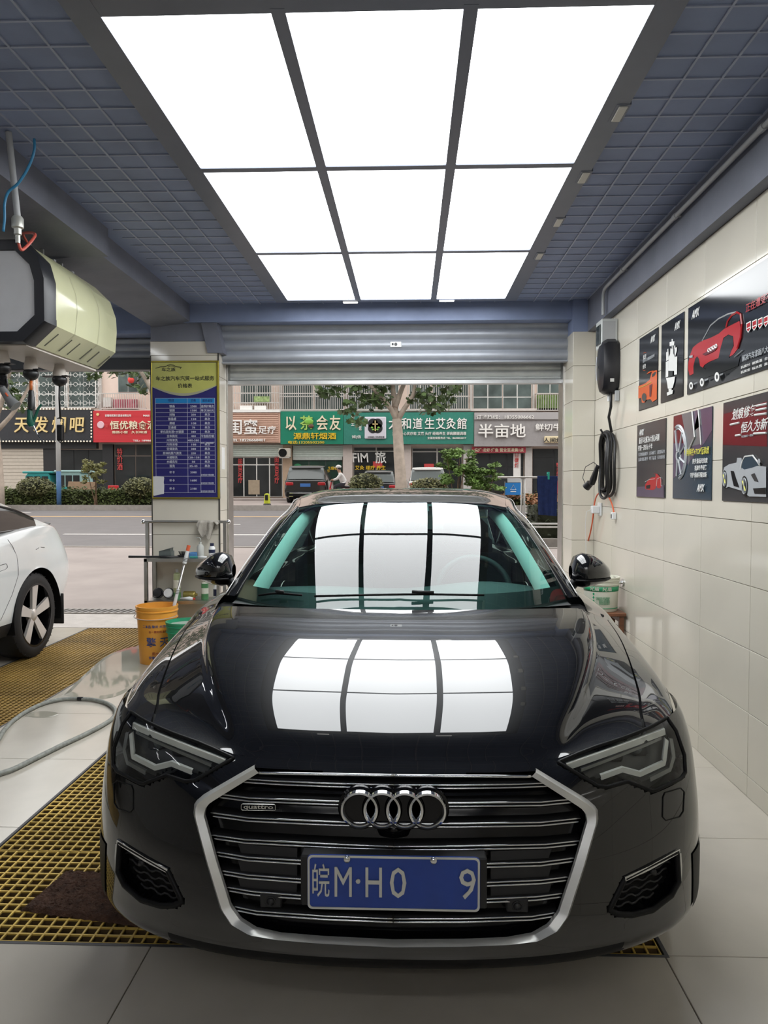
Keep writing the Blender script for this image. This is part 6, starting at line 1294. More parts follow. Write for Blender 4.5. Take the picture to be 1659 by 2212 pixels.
fbox('tiled_pier',613,632,962,1078,0,.25,mat('tan_brown_pier',(.42,.30,.21),.6,var=.08),bl); roll(634,742,963,987,5); fbox('shop_light_strip',634,740,987,994,0,.2,M_cur,bl); front(632,740,994,1076,3,mat('dark_green_frame',(.05,.07,.06),.5),mat('dark_green_shop_glass',(.018,.05,.035),.06,var=.4,scale=1.5)); stxt('茶 香 源', 672, 1010, 26, 8, I_yel, bl, d=.16, ext=.01, name='window_lettering'); stxt('名烟名酒', 722, 1012, 28, 7, I_yel, bl, d=.16, ext=.01, name='window_lettering')
c = S(643,1012,.16); MB().lathe([(0,-.01),(.24,-.01),(.24,0)],(c.x,YS-.15,c.z),'y',24).build('window_emblem', mat('sign_round_green',(.03,.24,.10),.5), bl)
fbox('pale_pier',742,762,962,1078,0,.25,mat('pale_pink_pier',(.55,.47,.43),.6,var=.05),bl); front(764,862,966,1078,2,M_bar,M_dgl,975); stxt('FIM  旅', 798, 990, 74, 26, I_wht, bl, d=.16, shear=-.1, ext=.01, name='window_lettering'); stxt('艾灸 理疗 养生', 800, 1011, 66, 9, I_yel, bl, d=.16, ext=.01, name='window_lettering')
fbox('red_window_poster',806,826,997,1010,.125,.14,I_red,bl); fbox('pale_pier',866,888,962,1078,0,.25,mat('pale_pink_pier',(.55,.47,.43),.6,var=.05),bl); front(890,998,968,1078,2,M_bar,M_dgl,976); fbox('red_window_poster',916,937,1002,1018,.125,.14,I_red,bl); fbox('pale_pier',1000,1018,962,1078,0,.25,mat('pale_grey_pier',(.48,.46,.44),.6,var=.05),bl)
front(1020,1130,980,1072,3,I_blk,M_dgl,1010); fbox('white_poster',1108,1124,980,1030,.125,.14,M_wf,bl); stxt('添\n口\n碳\n烤', 1116, 1005, 9, 44, I_red, bl, d=.16, ext=.01, name='window_lettering'); fbox('pale_pier',1132,1148,968,1078,0,.25,mat('pale_grey_pier',(.48,.46,.44),.6,var=.05),bl); front(1150,1330,970,1078,4,I_blk,M_dgl,990); fbox('red_door_poster',1200,1222,1000,1070,.16,.18,I_red,bl); stxt('休\n闲', 1205, 1032, 9, 34, I_blk, bl, d=.20, ext=.005, name='window_lettering')
def acu(px0, px1, py0, py1, lab):
    c = S((px0+px1)/2,py1); t = thing('ac_unit', lab, 'air conditioner', (c.x,YS-.3,c.z), 'outdoor units on the shop piers'); fbox('case',px0,px1,py0,py1,.42,.72,mat('beige_ac_case',(.46,.42,.36),.6,var=.05),t,.02); c = S(px0+(px1-px0)*.36,(py0+py1)/2); MB().torus((c.x,YS-.73,c.z),.19,.012,(1,0,0),(0,0,1),24,5).lathe([(0,-.005),(.18,-.005)],(c.x,YS-.725,c.z),'y',20).build('fan_grille', M_dark, t); fbox('bracket',px0+2,px1-2,py1,py1+1.5,.385,.72,M_bar,t)
acu(607,632,970,989,'beige air conditioner unit between the foot spa and the tea shop'); acu(484,505,970,986,'beige air conditioner unit beside the foot spa shutter')
# ---------------- plants
def leafmesh(centres, nper, size, m, name, parent, flat=.6, lobed=False):
    V = []; Fc = []
    for (c, rad_, n) in centres:
        for _ in range(n):
            d = Vector((random.gauss(0,1),random.gauss(0,1),random.gauss(0,1))).normalized(); r = random.random()**.4
            p_ = Vector(c)+Vector((d.x*rad_[0],d.y*rad_[1],d.z*rad_[2]))*r; u_ = Vector((random.uniform(-1,1),random.uniform(-1,1),random.uniform(-.6,.6))).normalized(); n_ = Vector((random.uniform(-1,1),random.uniform(-1,.3),random.uniform(.1,1))).normalized(); w_ = u_.cross(n_)
            if w_.length < .1: continue
            w_.normalize(); s_ = size*random.uniform(.6,1.3); o = len(V)
            if lobed: pts_ = [(-1,0),(-.35,-.75),(.1,-.45),(.55,-.85),(.6,-.25),(1.1,0),(.6,.25),(.55,.85),(.1,.45),(-.35,.75)]
            else: pts_ = [(-1,0),(-.2,-.5),(.6,-.35),(1.1,0),(.6,.35),(-.2,.5)]
            V += [tuple(p_+u_*(a_*s_)+w_*(b_*s_)) for a_, b_ in pts_]; Fc.append(tuple(range(o,o+len(pts_))))
    mb = MB(); mb.v = V; mb.f = Fc; o = mb.build(name, m, parent); o['kind'] = 'stuff'; return o
def leafmat(name, col, var=.45): return mat(name, col, .55, var=var, scale=3)
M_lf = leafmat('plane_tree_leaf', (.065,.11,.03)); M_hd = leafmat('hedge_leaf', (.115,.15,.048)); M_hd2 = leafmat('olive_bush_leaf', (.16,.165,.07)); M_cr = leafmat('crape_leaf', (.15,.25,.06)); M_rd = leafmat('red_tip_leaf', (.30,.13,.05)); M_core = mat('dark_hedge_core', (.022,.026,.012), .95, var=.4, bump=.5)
M_bark = mat('mottled_plane_bark', (.50,.42,.35), .85, var=.18, scale=5, bump=.2); M_twig = mat('brown_twig', (.16,.10,.06), .9, var=.2)
def hedge(px0, px1, Y, py0, lab, m=M_hd, n=7000, w=.5, m2=None):
    x0, x1 = xat(px0,Y), xat(px1,Y); z0_ = zg(Y)+.05; z1_ = atY(830,py0,Y).z; t = thing('hedge', lab, 'hedge', ((x0+x1)/2,Y,z0_))
    G = []; 
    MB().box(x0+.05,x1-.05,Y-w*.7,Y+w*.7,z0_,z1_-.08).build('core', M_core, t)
    V = []
    cs = []
    nn = int((x1-x0)/.35)
    for k in range(nn):
        x = x0+(k+.5)*(x1-x0)/nn
        for zf in np.linspace(.12,.95,4): cs.append(((x,Y-w*.68,z0_+(z1_-z0_)*zf),(.25,.12,.22),int(n/nn/6)))
        cs.append(((x,Y,z1_-.05),(.28,w,.10),int(n/nn/3)))
    leafmesh(cs, 0, .055, m, 'leaves', t)
    if m2: leafmesh([((x0+(k+.5)*(x1-x0)/nn,Y-.2,z1_),(.3,w,.10),int(n/nn/3)) for k in range(nn)], 0, .06, m2, 'red_tips', t)
    return t
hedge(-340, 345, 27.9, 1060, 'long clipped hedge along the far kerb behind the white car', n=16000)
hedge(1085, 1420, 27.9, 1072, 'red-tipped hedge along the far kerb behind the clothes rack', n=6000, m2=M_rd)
# near hedge in a low planter on the right
x0 = xat(1150,16.2); t = thing('hedge', 'dark hedge in a low planter wall behind the blue towel', 'hedge', (x0+2,16.2,zg(15)))
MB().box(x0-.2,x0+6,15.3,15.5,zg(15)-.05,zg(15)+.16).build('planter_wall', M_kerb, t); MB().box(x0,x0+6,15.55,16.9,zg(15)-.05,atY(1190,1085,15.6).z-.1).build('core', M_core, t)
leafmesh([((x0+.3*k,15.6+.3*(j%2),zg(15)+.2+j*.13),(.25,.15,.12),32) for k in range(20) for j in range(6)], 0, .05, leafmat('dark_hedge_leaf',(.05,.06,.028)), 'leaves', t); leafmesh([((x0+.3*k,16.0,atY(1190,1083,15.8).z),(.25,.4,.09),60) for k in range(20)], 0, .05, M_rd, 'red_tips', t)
def bush(px, py, Y, rx, rz, lab, m, n, size=.05, stems=False):
    c = atY(px,py,Y); t = thing('bush', lab, 'bush', (c.x,Y,zg(Y)+.06)); R_ = rx*Y/FPX; Z_ = rz*Y/FPX; base = zg(Y)+.06
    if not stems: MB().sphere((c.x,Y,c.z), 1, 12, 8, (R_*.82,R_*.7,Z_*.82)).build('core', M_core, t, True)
    cs = [((c.x,Y,c.z),(R_,R_*.9,Z_),n)] if not stems else [((c.x+R_*random.uniform(-.8,.8),Y+random.uniform(-.3,.3),c.z+Z_*random.uniform(-.9,.9)),(R_*.26,R_*.25,Z_*.16),n//34) for _ in range(34)]
    leafmesh(cs, 0, size, m, 'leaves', t)
    mb = MB()
    for k in range(5 if stems else 2): a_ = random.uniform(0,6.28); mb.tube([(c.x+.03*k-.05,Y,base-.05),(c.x+R_*.3*math.cos(a_),Y+R_*.2*math.sin(a_),(base+c.z)/2),(c.x+R_*.7*math.cos(a_),Y+R_*.5*math.sin(a_),c.z+Z_*.5)], [.02,.015,.006], 5)
    mb.build('stems', M_twig, t)['kind'] = 'stuff'
    return t
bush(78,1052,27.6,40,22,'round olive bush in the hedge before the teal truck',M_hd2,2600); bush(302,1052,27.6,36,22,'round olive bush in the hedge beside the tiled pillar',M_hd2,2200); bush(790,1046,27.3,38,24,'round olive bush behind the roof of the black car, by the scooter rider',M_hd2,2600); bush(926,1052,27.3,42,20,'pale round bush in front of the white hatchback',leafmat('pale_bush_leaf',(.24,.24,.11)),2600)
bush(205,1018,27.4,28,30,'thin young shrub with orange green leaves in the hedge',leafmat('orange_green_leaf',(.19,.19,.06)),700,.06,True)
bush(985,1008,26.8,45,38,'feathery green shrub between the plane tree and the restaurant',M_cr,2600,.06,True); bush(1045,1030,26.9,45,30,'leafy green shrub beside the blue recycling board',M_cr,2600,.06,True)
# plane trees
def plane_tree(trunk, limbs, clumps, Y, r0, lab, n):
    P_ = [atY(x,y,Y) for x,y in trunk]; base = Vector((P_[0].x,Y,zg(Y)+.03)); t = thing('plane_tree', lab, 'tree', base)
    k = len(P_); MB().tube([base]+P_, [r0*1.1]+[r0*(1-.25*i/k) for i in range(k)], 12).build('trunk', M_bark, t, True)
    for L_ in limbs:
        Q = [atY(x,y,Y+dy) for x,y,dy in L_]; MB().tube([tuple(q_) for q_ in catmull([q_[:] for q_ in Q],10)], [r0*.55*(1-.07*i) for i in range(10)], 8).build('limb', M_bark, t, True)
    cs = []
    for (x,y,rx,ry) in clumps: c = atY(x,y,Y); cs.append(((c.x,Y+random.uniform(-.5,.5),c.z),(rx*Y/FPX,1.0,ry*Y/FPX),int(n*rx*ry/600)))
    leafmesh(cs, 0, .13, M_lf, 'leaves', t, lobed=True)
plane_tree([(866,1040),(862,985),(859,930),(857,905)], [[(857,908,0),(842,880,-.1),(815,850,-.2),(795,825,-.2),(760,780,0)],[(857,908,0),(852,870,.1),(848,830,.2),(845,780,.2),(840,700,.3)],[(859,908,0),(875,880,-.1),(892,855,-.2),(897,825,-.2),(905,770,0)],[(853,880,0),(866,845,.3),(880,810,.4),(900,740,.4)]],
  [(735,845,58,16),(700,850,22,14),(790,870,50,18),(760,890,26,10),(820,850,30,22),(775,915,30,8),(910,860,34,24),(945,865,44,24),(980,845,26,12),(960,830,40,16),(925,885,30,10),(820,800,120,40),(930,790,90,40),(740,800,80,30),(700,640,150,110),(880,600,170,120),(1040,650,140,110)], 26.6, .20, 'mottled plane tree with lobed leaves behind the roof of the black car', 42)
plane_tree([(-2,1050),(-6,985),(-12,930),(-8,880)], [[(-4,890,0),(10,850,0),(22,800,0),(30,740,0)],[(-4,890,0),(-30,840,0),(-50,760,0)],[(-6,930,0),(30,890,0),(60,840,.3),(90,770,.3)]], [(38,845,20,38),(20,860,24,30),(-20,800,60,50),(20,780,60,30),(0,640,160,110)], 26.6, .17, 'leaning plane tree behind the hanging vacuum hose', 32)
plane_tree([(352,1050),(350,985),(345,930),(340,890)], [[(342,890,0),(330,850,0),(312,815,0),(280,770,0)],[(342,890,0),(350,830,0),(345,760,0)]], [(205,808,28,14),(190,800,24,8),(240,802,40,10),(310,835,22,10),(300,812,30,16),(318,800,30,20),(330,850,22,16),(330,650,150,100)], 26.3, .22, 'plane tree mostly hidden behind the price board pillar', 34)
# ---------------- street furniture
Y = 29.0; c = atY(577,1088,Y); t = thing('warning_post', 'yellow plastic warning post with a black base on the shop forecourt', 'bollard', (c.x,Y,zg(Y))); zt2 = atY(577,1066,Y).z; zb2 = zg(Y)
MB().lathe([(0,0),(.24,0),(.24,.04),(.16,.06),(.13,.12),(0,.12)],(c.x,Y,zb2),'z',14).build('base', M_black, t, 'auto'); MB().lathe([(.13,.10),(.10,(zt2-zb2)*.95),(.05,zt2-zb2),(0,zt2-zb2)],(c.x,Y,zb2),'z',6).build('post', mat('lime_yellow_plastic',(.55,.60,.03),.5), t); MB().box(c.x-.06,c.x+.06,Y-.125,Y-.11,zb2+.25,zb2+.45).build('warning_mark', M_black, t)
Y = 27.3; c = atY(127,1050,Y); t = thing('striped_pole', 'slender pole painted white above and blue below in the hedge', 'pole', (c.x,Y,zg(Y))); zb_l = atY(127,1018,Y).z
MB().cyl((c.x,Y,zg(Y)+.02),(c.x,Y,zb_l),.085,n=14).build('blue_section', mat('blue_pole_paint',(.07,.17,.36),.5,var=.1), t, True); MB().cyl((c.x,Y,zb_l),(c.x,Y,7.5),.085,n=14).build('white_section', M_white, t, True)
Y = 30; c = atY(249,1050,Y); t = thing('plastic_chair', 'red plastic armchair behind the hedge', 'chair', (c.x,Y,zg(Y))); M_rp = mat('red_plastic',(.60,.03,.04),.4); z_ = zg(Y)
MB().rbox(c.x-.22,c.x+.22,Y-.2,Y+.2,z_+.40,z_+.44,.01).build('seat', M_rp, t); MB().rbox(c.x-.22,c.x+.22,Y-.22,Y-.19,z_+.44,z_+.80,.02).build('backrest', M_rp, t)
for sx in (-1,1):
    MB().box(c.x+sx*.23-.02,c.x+sx*.23+.02,Y-.2,Y+.2,z_+.60,z_+.63).build('armrest', M_rp, t)
    for sy in (-1,1): MB().box(c.x+sx*.2-.02,c.x+sx*.2+.02,Y+sy*.18-.02,Y+sy*.18+.02,z_,z_+.41).build('leg', M_rp, t)
Y = 28.75; a_ = atY(141,1058,Y); b2 = atY(206,1041,Y); tag(MB().prism([(a_.x,Y,zg(Y)+.05),(b2.x,Y,zg(Y)+.05),(b2.x-.02,Y+.1,b2.z),(a_.x+.08,Y+.1,b2.z+.02)],(0,.02,0)).build('cardboard_sheet', mat('brown_cardboard',(.42,.28,.18),.8,var=.1)), 'flat brown cardboard sheet leaning behind the hedge', 'cardboard')
Y = 27.2; a_ = atY(1091,1069,Y); b2 = atY(1126,1043,Y); t = thing('recycling_board', 'blue recycling board with a white triangle on two posts', 'sign', ((a_.x+b2.x)/2,Y,zg(Y)))
MB().box(a_.x,b2.x,Y-.03,Y,a_.z,b2.z).build('panel', mat('recycling_blue',(.02,.20,.55),.45,var=.05), t); cx_ = (a_.x+b2.x)/2; cz_ = (a_.z+b2.z)/2+.04
MB().tube([(cx_-.10,Y-.035,cz_-.07),(cx_,Y-.035,cz_+.10),(cx_+.10,Y-.035,cz_-.07)], .014, 4, closed=True).build('triangle', I_wht, t); MB().box(cx_-.1,cx_+.1,Y-.035,Y-.03,cz_-.15,cz_-.12).build('lettering', I_wht, t)
MB().box(a_.x-.02,a_.x+.01,Y,Y+.04,zg(Y),b2.z+.05).build('post', M_steel, t); MB().box(b2.x-.01,b2.x+.02,Y,Y+.04,zg(Y),b2.z+.05).build('post', M_steel, t); c0 = atY(1096,1042,Y); c1 = atY(1126,1030,Y); MB().box(c0.x,c1.x,Y-.02,Y+.02,c0.z,c1.z).build('top_panel', mat('pale_grey_notice',(.5,.51,.52),.5), t)
# clothes rack with towel in front of the bay
Y = 10.2; z_ = zg(Y); xa_, xb_ = atY(1075,1030,Y).x, atY(1330,1030,Y).x; zt2 = atY(1150,1031,Y).z; t = thing('clothes_rack', 'steel tube clothes rack on the forecourt beside the tiled pillar', 'clothes rack', ((xa_+xb_)/2,Y,z_))
MB().cyl((xa_,Y,zt2),(xb_,Y,zt2),.014,n=10).build('top_rail', M_steel, t, True)
for px in (1126.5,1132.5): x = atY(px,1100,Y).x; MB().cyl((x,Y,z_+.02),(x,Y,zt2),.012,n=10).build('post', M_steel, t, True)
MB().cyl((xb_-.02,Y,z_+.02),(xb_-.02,Y,zt2),.012,n=10).build('post', M_steel, t, True); x = atY(1129,1100,Y).x
for py in (1131.5,1138.5): zz_ = atY(1180,py,Y).z; MB().cyl((x,Y+.01,zz_),(xb_,Y+.01,zz_),.012,n=8).build('lower_rail', M_wf, t, True)
for xx in (x, xb_-.02): MB().cyl((xx,Y-.25,z_+.015),(xx,Y+.25,z_+.025),.014,n=8).build('foot', M_steel, t, True)
xt0, xt1 = atY(1160,1040,Y).x, atY(1204,1040,Y).x; zlo = atY(1180,1114,Y).z; G = []
for i in range(26):
    s_ = i/25; row = []
    for j in range(24):
        u_ = j/23; w_ = .018*math.sin(u_*11)*(s_*1.2 if s_ < 1 else 1); xx = xt0+(xt1-xt0)*u_+ .02*s_*(u_-.5)*-1.5
        row.append((xx, Y-.018-abs(w_)-.01*s_, zt2+.016-(zt2-zlo)*s_ - .02*u_*s_))
    G.append(row)
back = [[(p[0],Y+.018,p[2]) for p in G[k]] for k in range(12)]
tag(MB().grid(back[::-1]+[[(p[0],Y,zt2+.018) for p in G[0]]]+G).build('towel', mat('navy_towel',(.012,.028,.115),.95,var=.2,scale=20,bump=.6,bscale=150), None, True), 'navy blue towel pegged over the clothes rack', 'towel')
xp = atY(1184,1025,Y).x; t = thing('clothes_peg', 'turquoise clothes peg holding the navy towel', 'clothes peg', (xp,Y,zt2)); MB().rbox(xp-.012,xp+.012,Y-.045,Y-.033,zt2-.03,zt2+.07,.003).rbox(xp-.012,xp+.012,Y+.03,Y+.04,zt2-.03,zt2+.07,.003).box(xp-.012,xp+.012,Y-.035,Y+.032,zt2+.045,zt2+.06).build('peg', mat('turquoise_plastic',(.02,.42,.32),.4), t)
# ================================================================ OTHER VEHICLES AND THE RIDER
def loft_car(name, lab, loc, L, W, Hh, m_body, kind='suv', group=None, rot=0., detail=True):
    """rear of the car at y=0 (towards the camera), nose at y=L"""
    x0, y0, z0 = loc; t = thing(name, lab, 'car', loc, group); w = W/2
    def tr(P): return [(p[0]+x0, p[1]+y0, p[2]+z0) for p in P]
    def part(nm, mb, m, sm='auto', par=None): mb.v = tr(mb.v); return mb.build(nm, m, par or t, sm)
    gb = .62*Hh                                              # belt height
    st = [(0,.88,.30,gb-.06),(.06,.95,.22,gb-.02),(.35,1.,.20,gb),(L*.3,1.,.20,gb),(L*.6,1.,.20,gb),(L*.78,.99,.20,gb-.04),(L*.93,.95,.22,gb-.16),(L-.04,.86,.26,gb-.28),(L,.74,.34,gb-.36)]
    secs = []
    for (y,s,zb,zt) in st: secs.append([(-w*s*.80,y,zb),(-w*s*.97,y,zb+.10),(-w*s,y,(zb+zt)/2),(-w*s*.97,y,zt-.12),(-w*s*.90,y,zt),(0,y,zt+.02),(w*s*.90,y,zt),(w*s*.97,y,zt-.12),(w*s,y,(zb+zt)/2),(w*s*.97,y,zb+.10),(w*s*.80,y,zb)])
    G = bicubic(np.array(secs), 44, 44); Gc, kp = cut_arches(G, [(L*.19,.34),(L*.80,.34)], .37)
    mb = MB(); patch(mb, Gc, True, kp); mb.add([tuple(p) for p in G[0]], [tuple(range(44))]); mb.add([tuple(p) for p in G[-1]], [tuple(range(44))[::-1]]); part('body', mb, m_body)
    rs = {'suv': [(.10,.86,gb,gb+.02),(.28,.80,gb,Hh-.12),(.55,.76,gb,Hh),(L*.45,.76,gb,Hh),(L*.58,.78,gb,Hh-.08),(L*.74,.86,gb,gb)], 'hatch': [(.05,.86,gb,gb+.02),(.30,.78,gb,Hh-.08),(.7,.74,gb,Hh),(L*.45,.74,gb,Hh),(L*.58,.76,gb,Hh-.1),(L*.76,.86,gb,gb)]}[kind]
    secs = [[(-w*.90,y,za),(-w*(s*.5+.45),y,(za+zb)/2),(-w*s,y,zb-.05),(-w*s*.85,y,zb),(0,y,zb+.015),(w*s*.85,y,zb),(w*s,y,zb-.05),(w*(s*.5+.45),y,(za+zb)/2),(w*.90,y,za)] for (y,s,za,zb) in rs]
    R_ = bicubic(np.array(secs), 34, 33); r, c = R_.shape[:2]
    side = lambda j: j < 9 or j > c-11
    mb = MB(); patch(mb, R_, True, [(i,j) for i in range(r-1) for j in range(c-1) if not side(j) and 6 < i < 25 or (side(j) and (j in (7,8) or j in (c-10,c-9)))]); part('roof', mb, m_body)
    mb = MB(); patch(mb, R_, True, [(i,j) for i in range(r-1) for j in range(c-1) if side(j) and not (j in (7,8) or j in (c-10,c-9))]); part('side_glass', mb, M_dgl)
    mb = MB(); patch(mb, R_, True, [(i,j) for i in range(r-1) for j in range(c-1) if not side(j) and i <= 6]); part('rear_glass', mb, mat('grey_rear_glass',(.16,.18,.18),.05))
    mb = MB(); patch(mb, R_, True, [(i,j) for i in range(r-1) for j in range(c-1) if not side(j) and i >= 25]); part('windscreen', mb, M_dgl)
    part('spoiler', MB().rbox(-w*.66,w*.66,.16,.42,Hh-.13,Hh-.07,.02), m_body)
    for s in (-1,1):
        mb = MB(); mb.rbox(s*w*.55,s*w*.90,-.035,.10,gb-.24,gb-.10,.03); part('tail_lamp', mb, mat('red_tail_lamp',(.40,.015,.02),.15))
        mb = MB(); mb.rbox(s*(w+.02),s*(w+.20),L*.66,L*.66+.12,gb-.02,gb+.13,.04); part('door_mirror', mb, m_body)
        mb = MB(); mb.rbox(s*w*.55,s*w*.75,-.06,-.02,.28,.34,.01); part('exhaust_tip', mb, M_chrome)
    part('rear_bumper', MB().rbox(-w*.88,w*.88,-.07,.12,.28,.52,.04), M_dark); part('chrome_strip', MB().rbox(-w*.72,w*.72,-.09,-.05,.42,.45,.008), M_chrome)
    pl_ = part('number_plate', MB().rbox(-.22,.22,-.055,-.03,gb-.30,gb-.16,.004), mat('blue_far_plate',(.05,.16,.45),.4))
    part('underbody', MB().box(-w*.8,w*.8,.2,L-.2,.18,.34), M_dark, False)
    for wy in (L*.19,L*.80):
        for s in (-1,1): make_wheel(t, (s*(w-.14),wy,.34), .34, .22, s, 5, M_sat, .22, tr)
    return t
M_blk_p = mat('dark_brown_car_paint', (.014,.012,.012), .12, coat=1., var=.03); M_wht_p = mat('white_far_car_paint', (.72,.72,.70), .15, coat=1., var=.02)
c = atY(660,1088,32.0); loft_car('parked_suv', 'dark brown estate car parked tail-on before the tea shop', (c.x,32.0,zg(32)), 4.6, 1.90, 1.62, M_blk_p)
c = atY(924,1060,32.2); loft_car('parked_hatchback', 'white hatchback parked tail-on behind the pale round bush', (c.x,32.2,zg(32.2)), 4.1, 1.75, 1.55, M_wht_p, 'hatch')
c = atY(818,1060,32.2); loft_car('parked_sedan', 'dark car half hidden behind the plane tree trunk', (c.x,32.2,zg(32.2)), 4.1, 1.60, 1.42, mat('graphite_car_paint',(.035,.037,.04),.15,coat=1.,var=.03), 'hatch')
# teal vehicles
M_teal = mat('teal_vehicle_paint', (.03,.30,.30), .35, var=.08); M_tealL = mat('pale_teal_paint', (.30,.48,.47), .4, var=.06)
def teal_van(px0, px1, py0, Y, lab, cab):
    a_ = atY(px0,1055,Y); b2 = atY(px1,py0,Y); z0_ = zg(Y); t = thing('teal_van' if cab else 'teal_tricycle_truck', lab, 'van' if cab else 'truck', ((a_.x+b2.x)/2,Y,z0_)); L_ = b2.x-a_.x; H_ = b2.z
    MB().rbox(a_.x,b2.x,Y-.55,Y+.55,z0_+.28,z0_+.28+(H_-z0_-.28)*.45,.06).build('body', M_teal, t); 
    prof = [(a_.x+.03,z0_+.60),(a_.x+.10,H_-.16),(a_.x+.22,H_-.02),(b2.x-.25,H_),(b2.x-.12,H_-.10),(b2.x-.02,z0_+.60)]
    MB().prism([(x,Y-.52,z_) for x,z_ in prof],(0,1.04,0)).build('cab', M_tealL if cab else M_teal, t)
    n = 3
    for k in range(n): xa2 = a_.x+.14+(L_-.28)*k/n; MB().rbox(xa2,xa2+(L_-.28)/n-.05,Y-.535,Y-.50,z0_+.66,H_-.16,.01).build('window', M_dgl, t)
    MB().rbox(a_.x-.02,b2.x+.02,Y-.57,Y+.57,H_-.04,H_+.05,.03).build('roof', M_teal if not cab else M_tealL, t)
    for x in (a_.x+.3,b2.x-.3):
        for s in (-1,1): MB().lathe([(.0,-.05),(.12,-.05),(.20,-.045),(.23,-.02),(.23,.02),(.20,.045),(.12,.05),(0,.05)],(x,Y+s*.5,z0_+.23),'y',20).build('wheel', M_rubber, t, 'auto')
teal_van(64,126,1021,31.2,'teal cargo tricycle with a roof parked behind the hedge',False); teal_van(131,193,1019,31.2,'pale roofed teal minivan parked behind the hedge',True)
# scooter and rider
Y = 31.6; c = atY(737,1050,Y); sx_, sz_ = c.x, zg(Y)
t = thing('red_scooter', 'red motor scooter under the rider in the white shirt', 'scooter', (sx_,Y,sz_)); M_sc = mat('red_scooter_paint',(.40,.02,.03),.25)
for dx in (-.6,.55): MB().torus((sx_+dx,Y,sz_+.235),.19,.045,(1,0,0),(0,0,1),24,8).lathe([(0,-.03),(.15,-.03),(.15,.03),(0,.03)],(sx_+dx,Y,sz_+.235),'y',18).build('wheel', M_rubber, t, True)
MB().tube([(sx_-.60,Y,sz_+.42),(sx_-.48,Y,sz_+.55),(sx_-.35,Y,sz_+.35),(sx_+.1,Y,sz_+.32),(sx_+.25,Y,sz_+.52),(sx_+.68,Y,sz_+.60)], [.10,.14,.13,.12,.17,.10], 10).build('body', M_sc, t, True); MB().rbox(sx_-.02,sx_+.62,Y-.13,Y+.13,sz_+.66,sz_+.76,.04).build('seat', M_black, t); MB().tube([(sx_-.60,Y,sz_+.25),(sx_-.46,Y,sz_+.70),(sx_-.42,Y,sz_+.92)], .035, 8).build('steering_column', M_sc, t, True); MB().tube([(sx_-.40,Y-.32,sz_+.95),(sx_-.42,Y,sz_+.92),(sx_-.40,Y+.32,sz_+.95)], .018, 8).build('handlebar', M_black, t, True)
J = {'pel':(.14,0,.82),'chest':(.02,0,1.14),'neck':(-.06,0,1.32),'hd':(-.10,0,1.42),'hd2':(-.12,0,1.52)}
V = [J['pel'],J['chest'],J['neck'],J['hd'],J['hd2']]; E_ = [(0,1),(1,2),(2,3),(3,4)]; R_ = [.155,.165,.06,.085,.085]
def limb(root, pts, rs):
    k = root
    for p_, r in zip(pts, rs): V.append(p_); R_.append(r); E_.append((k,len(V)-1)); k = len(V)-1
    return k
for s in (-1,1):
    limb(1, [(-.01,s*.19,1.24),(-.16,s*.27,1.05),(-.36,s*.28,.99)], [.065,.05,.04]); h_ = len(V)-1
    for f in range(4): limb(h_, [(-.41,s*(.255+.018*f),.985+.005*f),(-.43,s*(.255+.018*f),.955)], [.011,.010])
    limb(h_, [(-.375,s*.245,.965)], [.012])
    limb(0, [(.05,s*.10,.80),(-.26,s*.15,.74),(-.28,s*.15,.42),(-.38,s*.15,.36)], [.11,.075,.055,.045])
me = bpy.data.meshes.new('person_body'); me.from_pydata([(x+sx_,y+Y,z+sz_) for x,y,z in V], E_, []); ob = bpy.data.objects.new('tmp_body', me); COL.objects.link(ob)
sk = ob.modifiers.new('skin','SKIN'); sv = me.skin_vertices[0].data
for i, r in enumerate(R_): sv[i].radius = (r, r)
sv[0].use_root = True; ob.modifiers.new('sub','SUBSURF').levels = 2
dg = bpy.context.evaluated_depsgraph_get(); bm_ = bpy.data.meshes.new_from_object(ob.evaluated_get(dg)); bpy.data.objects.remove(ob)
M_skin = mat('skin', (.36,.21,.14), .6, var=.05); M_shirt = mat('white_shirt_cloth', (.66,.65,.64), .9, var=.06, bump=.2); M_trou = mat('dark_trousers', (.03,.03,.04), .9, var=.1)
bm_.materials.clear()
for mm in (M_skin,M_shirt,M_trou): bm_.materials.append(mm)
for p_ in bm_.polygons:
    x,y,z_ = p_.center; z_ -= sz_; x -= sx_; y -= Y
    p_.material_index = 2 if z_ < .88 and not (z_ > .9) and not (x < -.30 and z_ > .9) else (1 if .88 <= z_ < 1.31 and x > -.30 else 0); p_.use_smooth = True
t = thing('person', 'rider in a white shirt and pale cap leaning over the red scooter', 'person', (sx_,Y,sz_)); link('body', bm_, None, t)
hx, hz = sx_-.12, sz_+1.50
MB().sphere((hx+.01,Y,hz+.06),.115,14,8,(1.05,.95,.72)).build('cap', M_shirt, t, True); MB().rbox(hx-.20,hx-.06,Y-.08,Y+.08,hz+.03,hz+.045,.005).build('cap_peak', M_shirt, t); MB().sphere((hx+.04,Y,hz),.10,12,8,(.8,.98,.9)).build('hair', M_black, t, True)
for s in (-1,1): MB().sphere((hx-.085,Y+s*.035,hz-.01),.011,8,6).build('eye', M_black, t, True)
MB().tube([(hx-.085,Y,hz-.0),(hx-.115,Y,hz-.035),(hx-.085,Y,hz-.045)], [.008,.014,.008], 6).build('nose', M_skin, t, True)
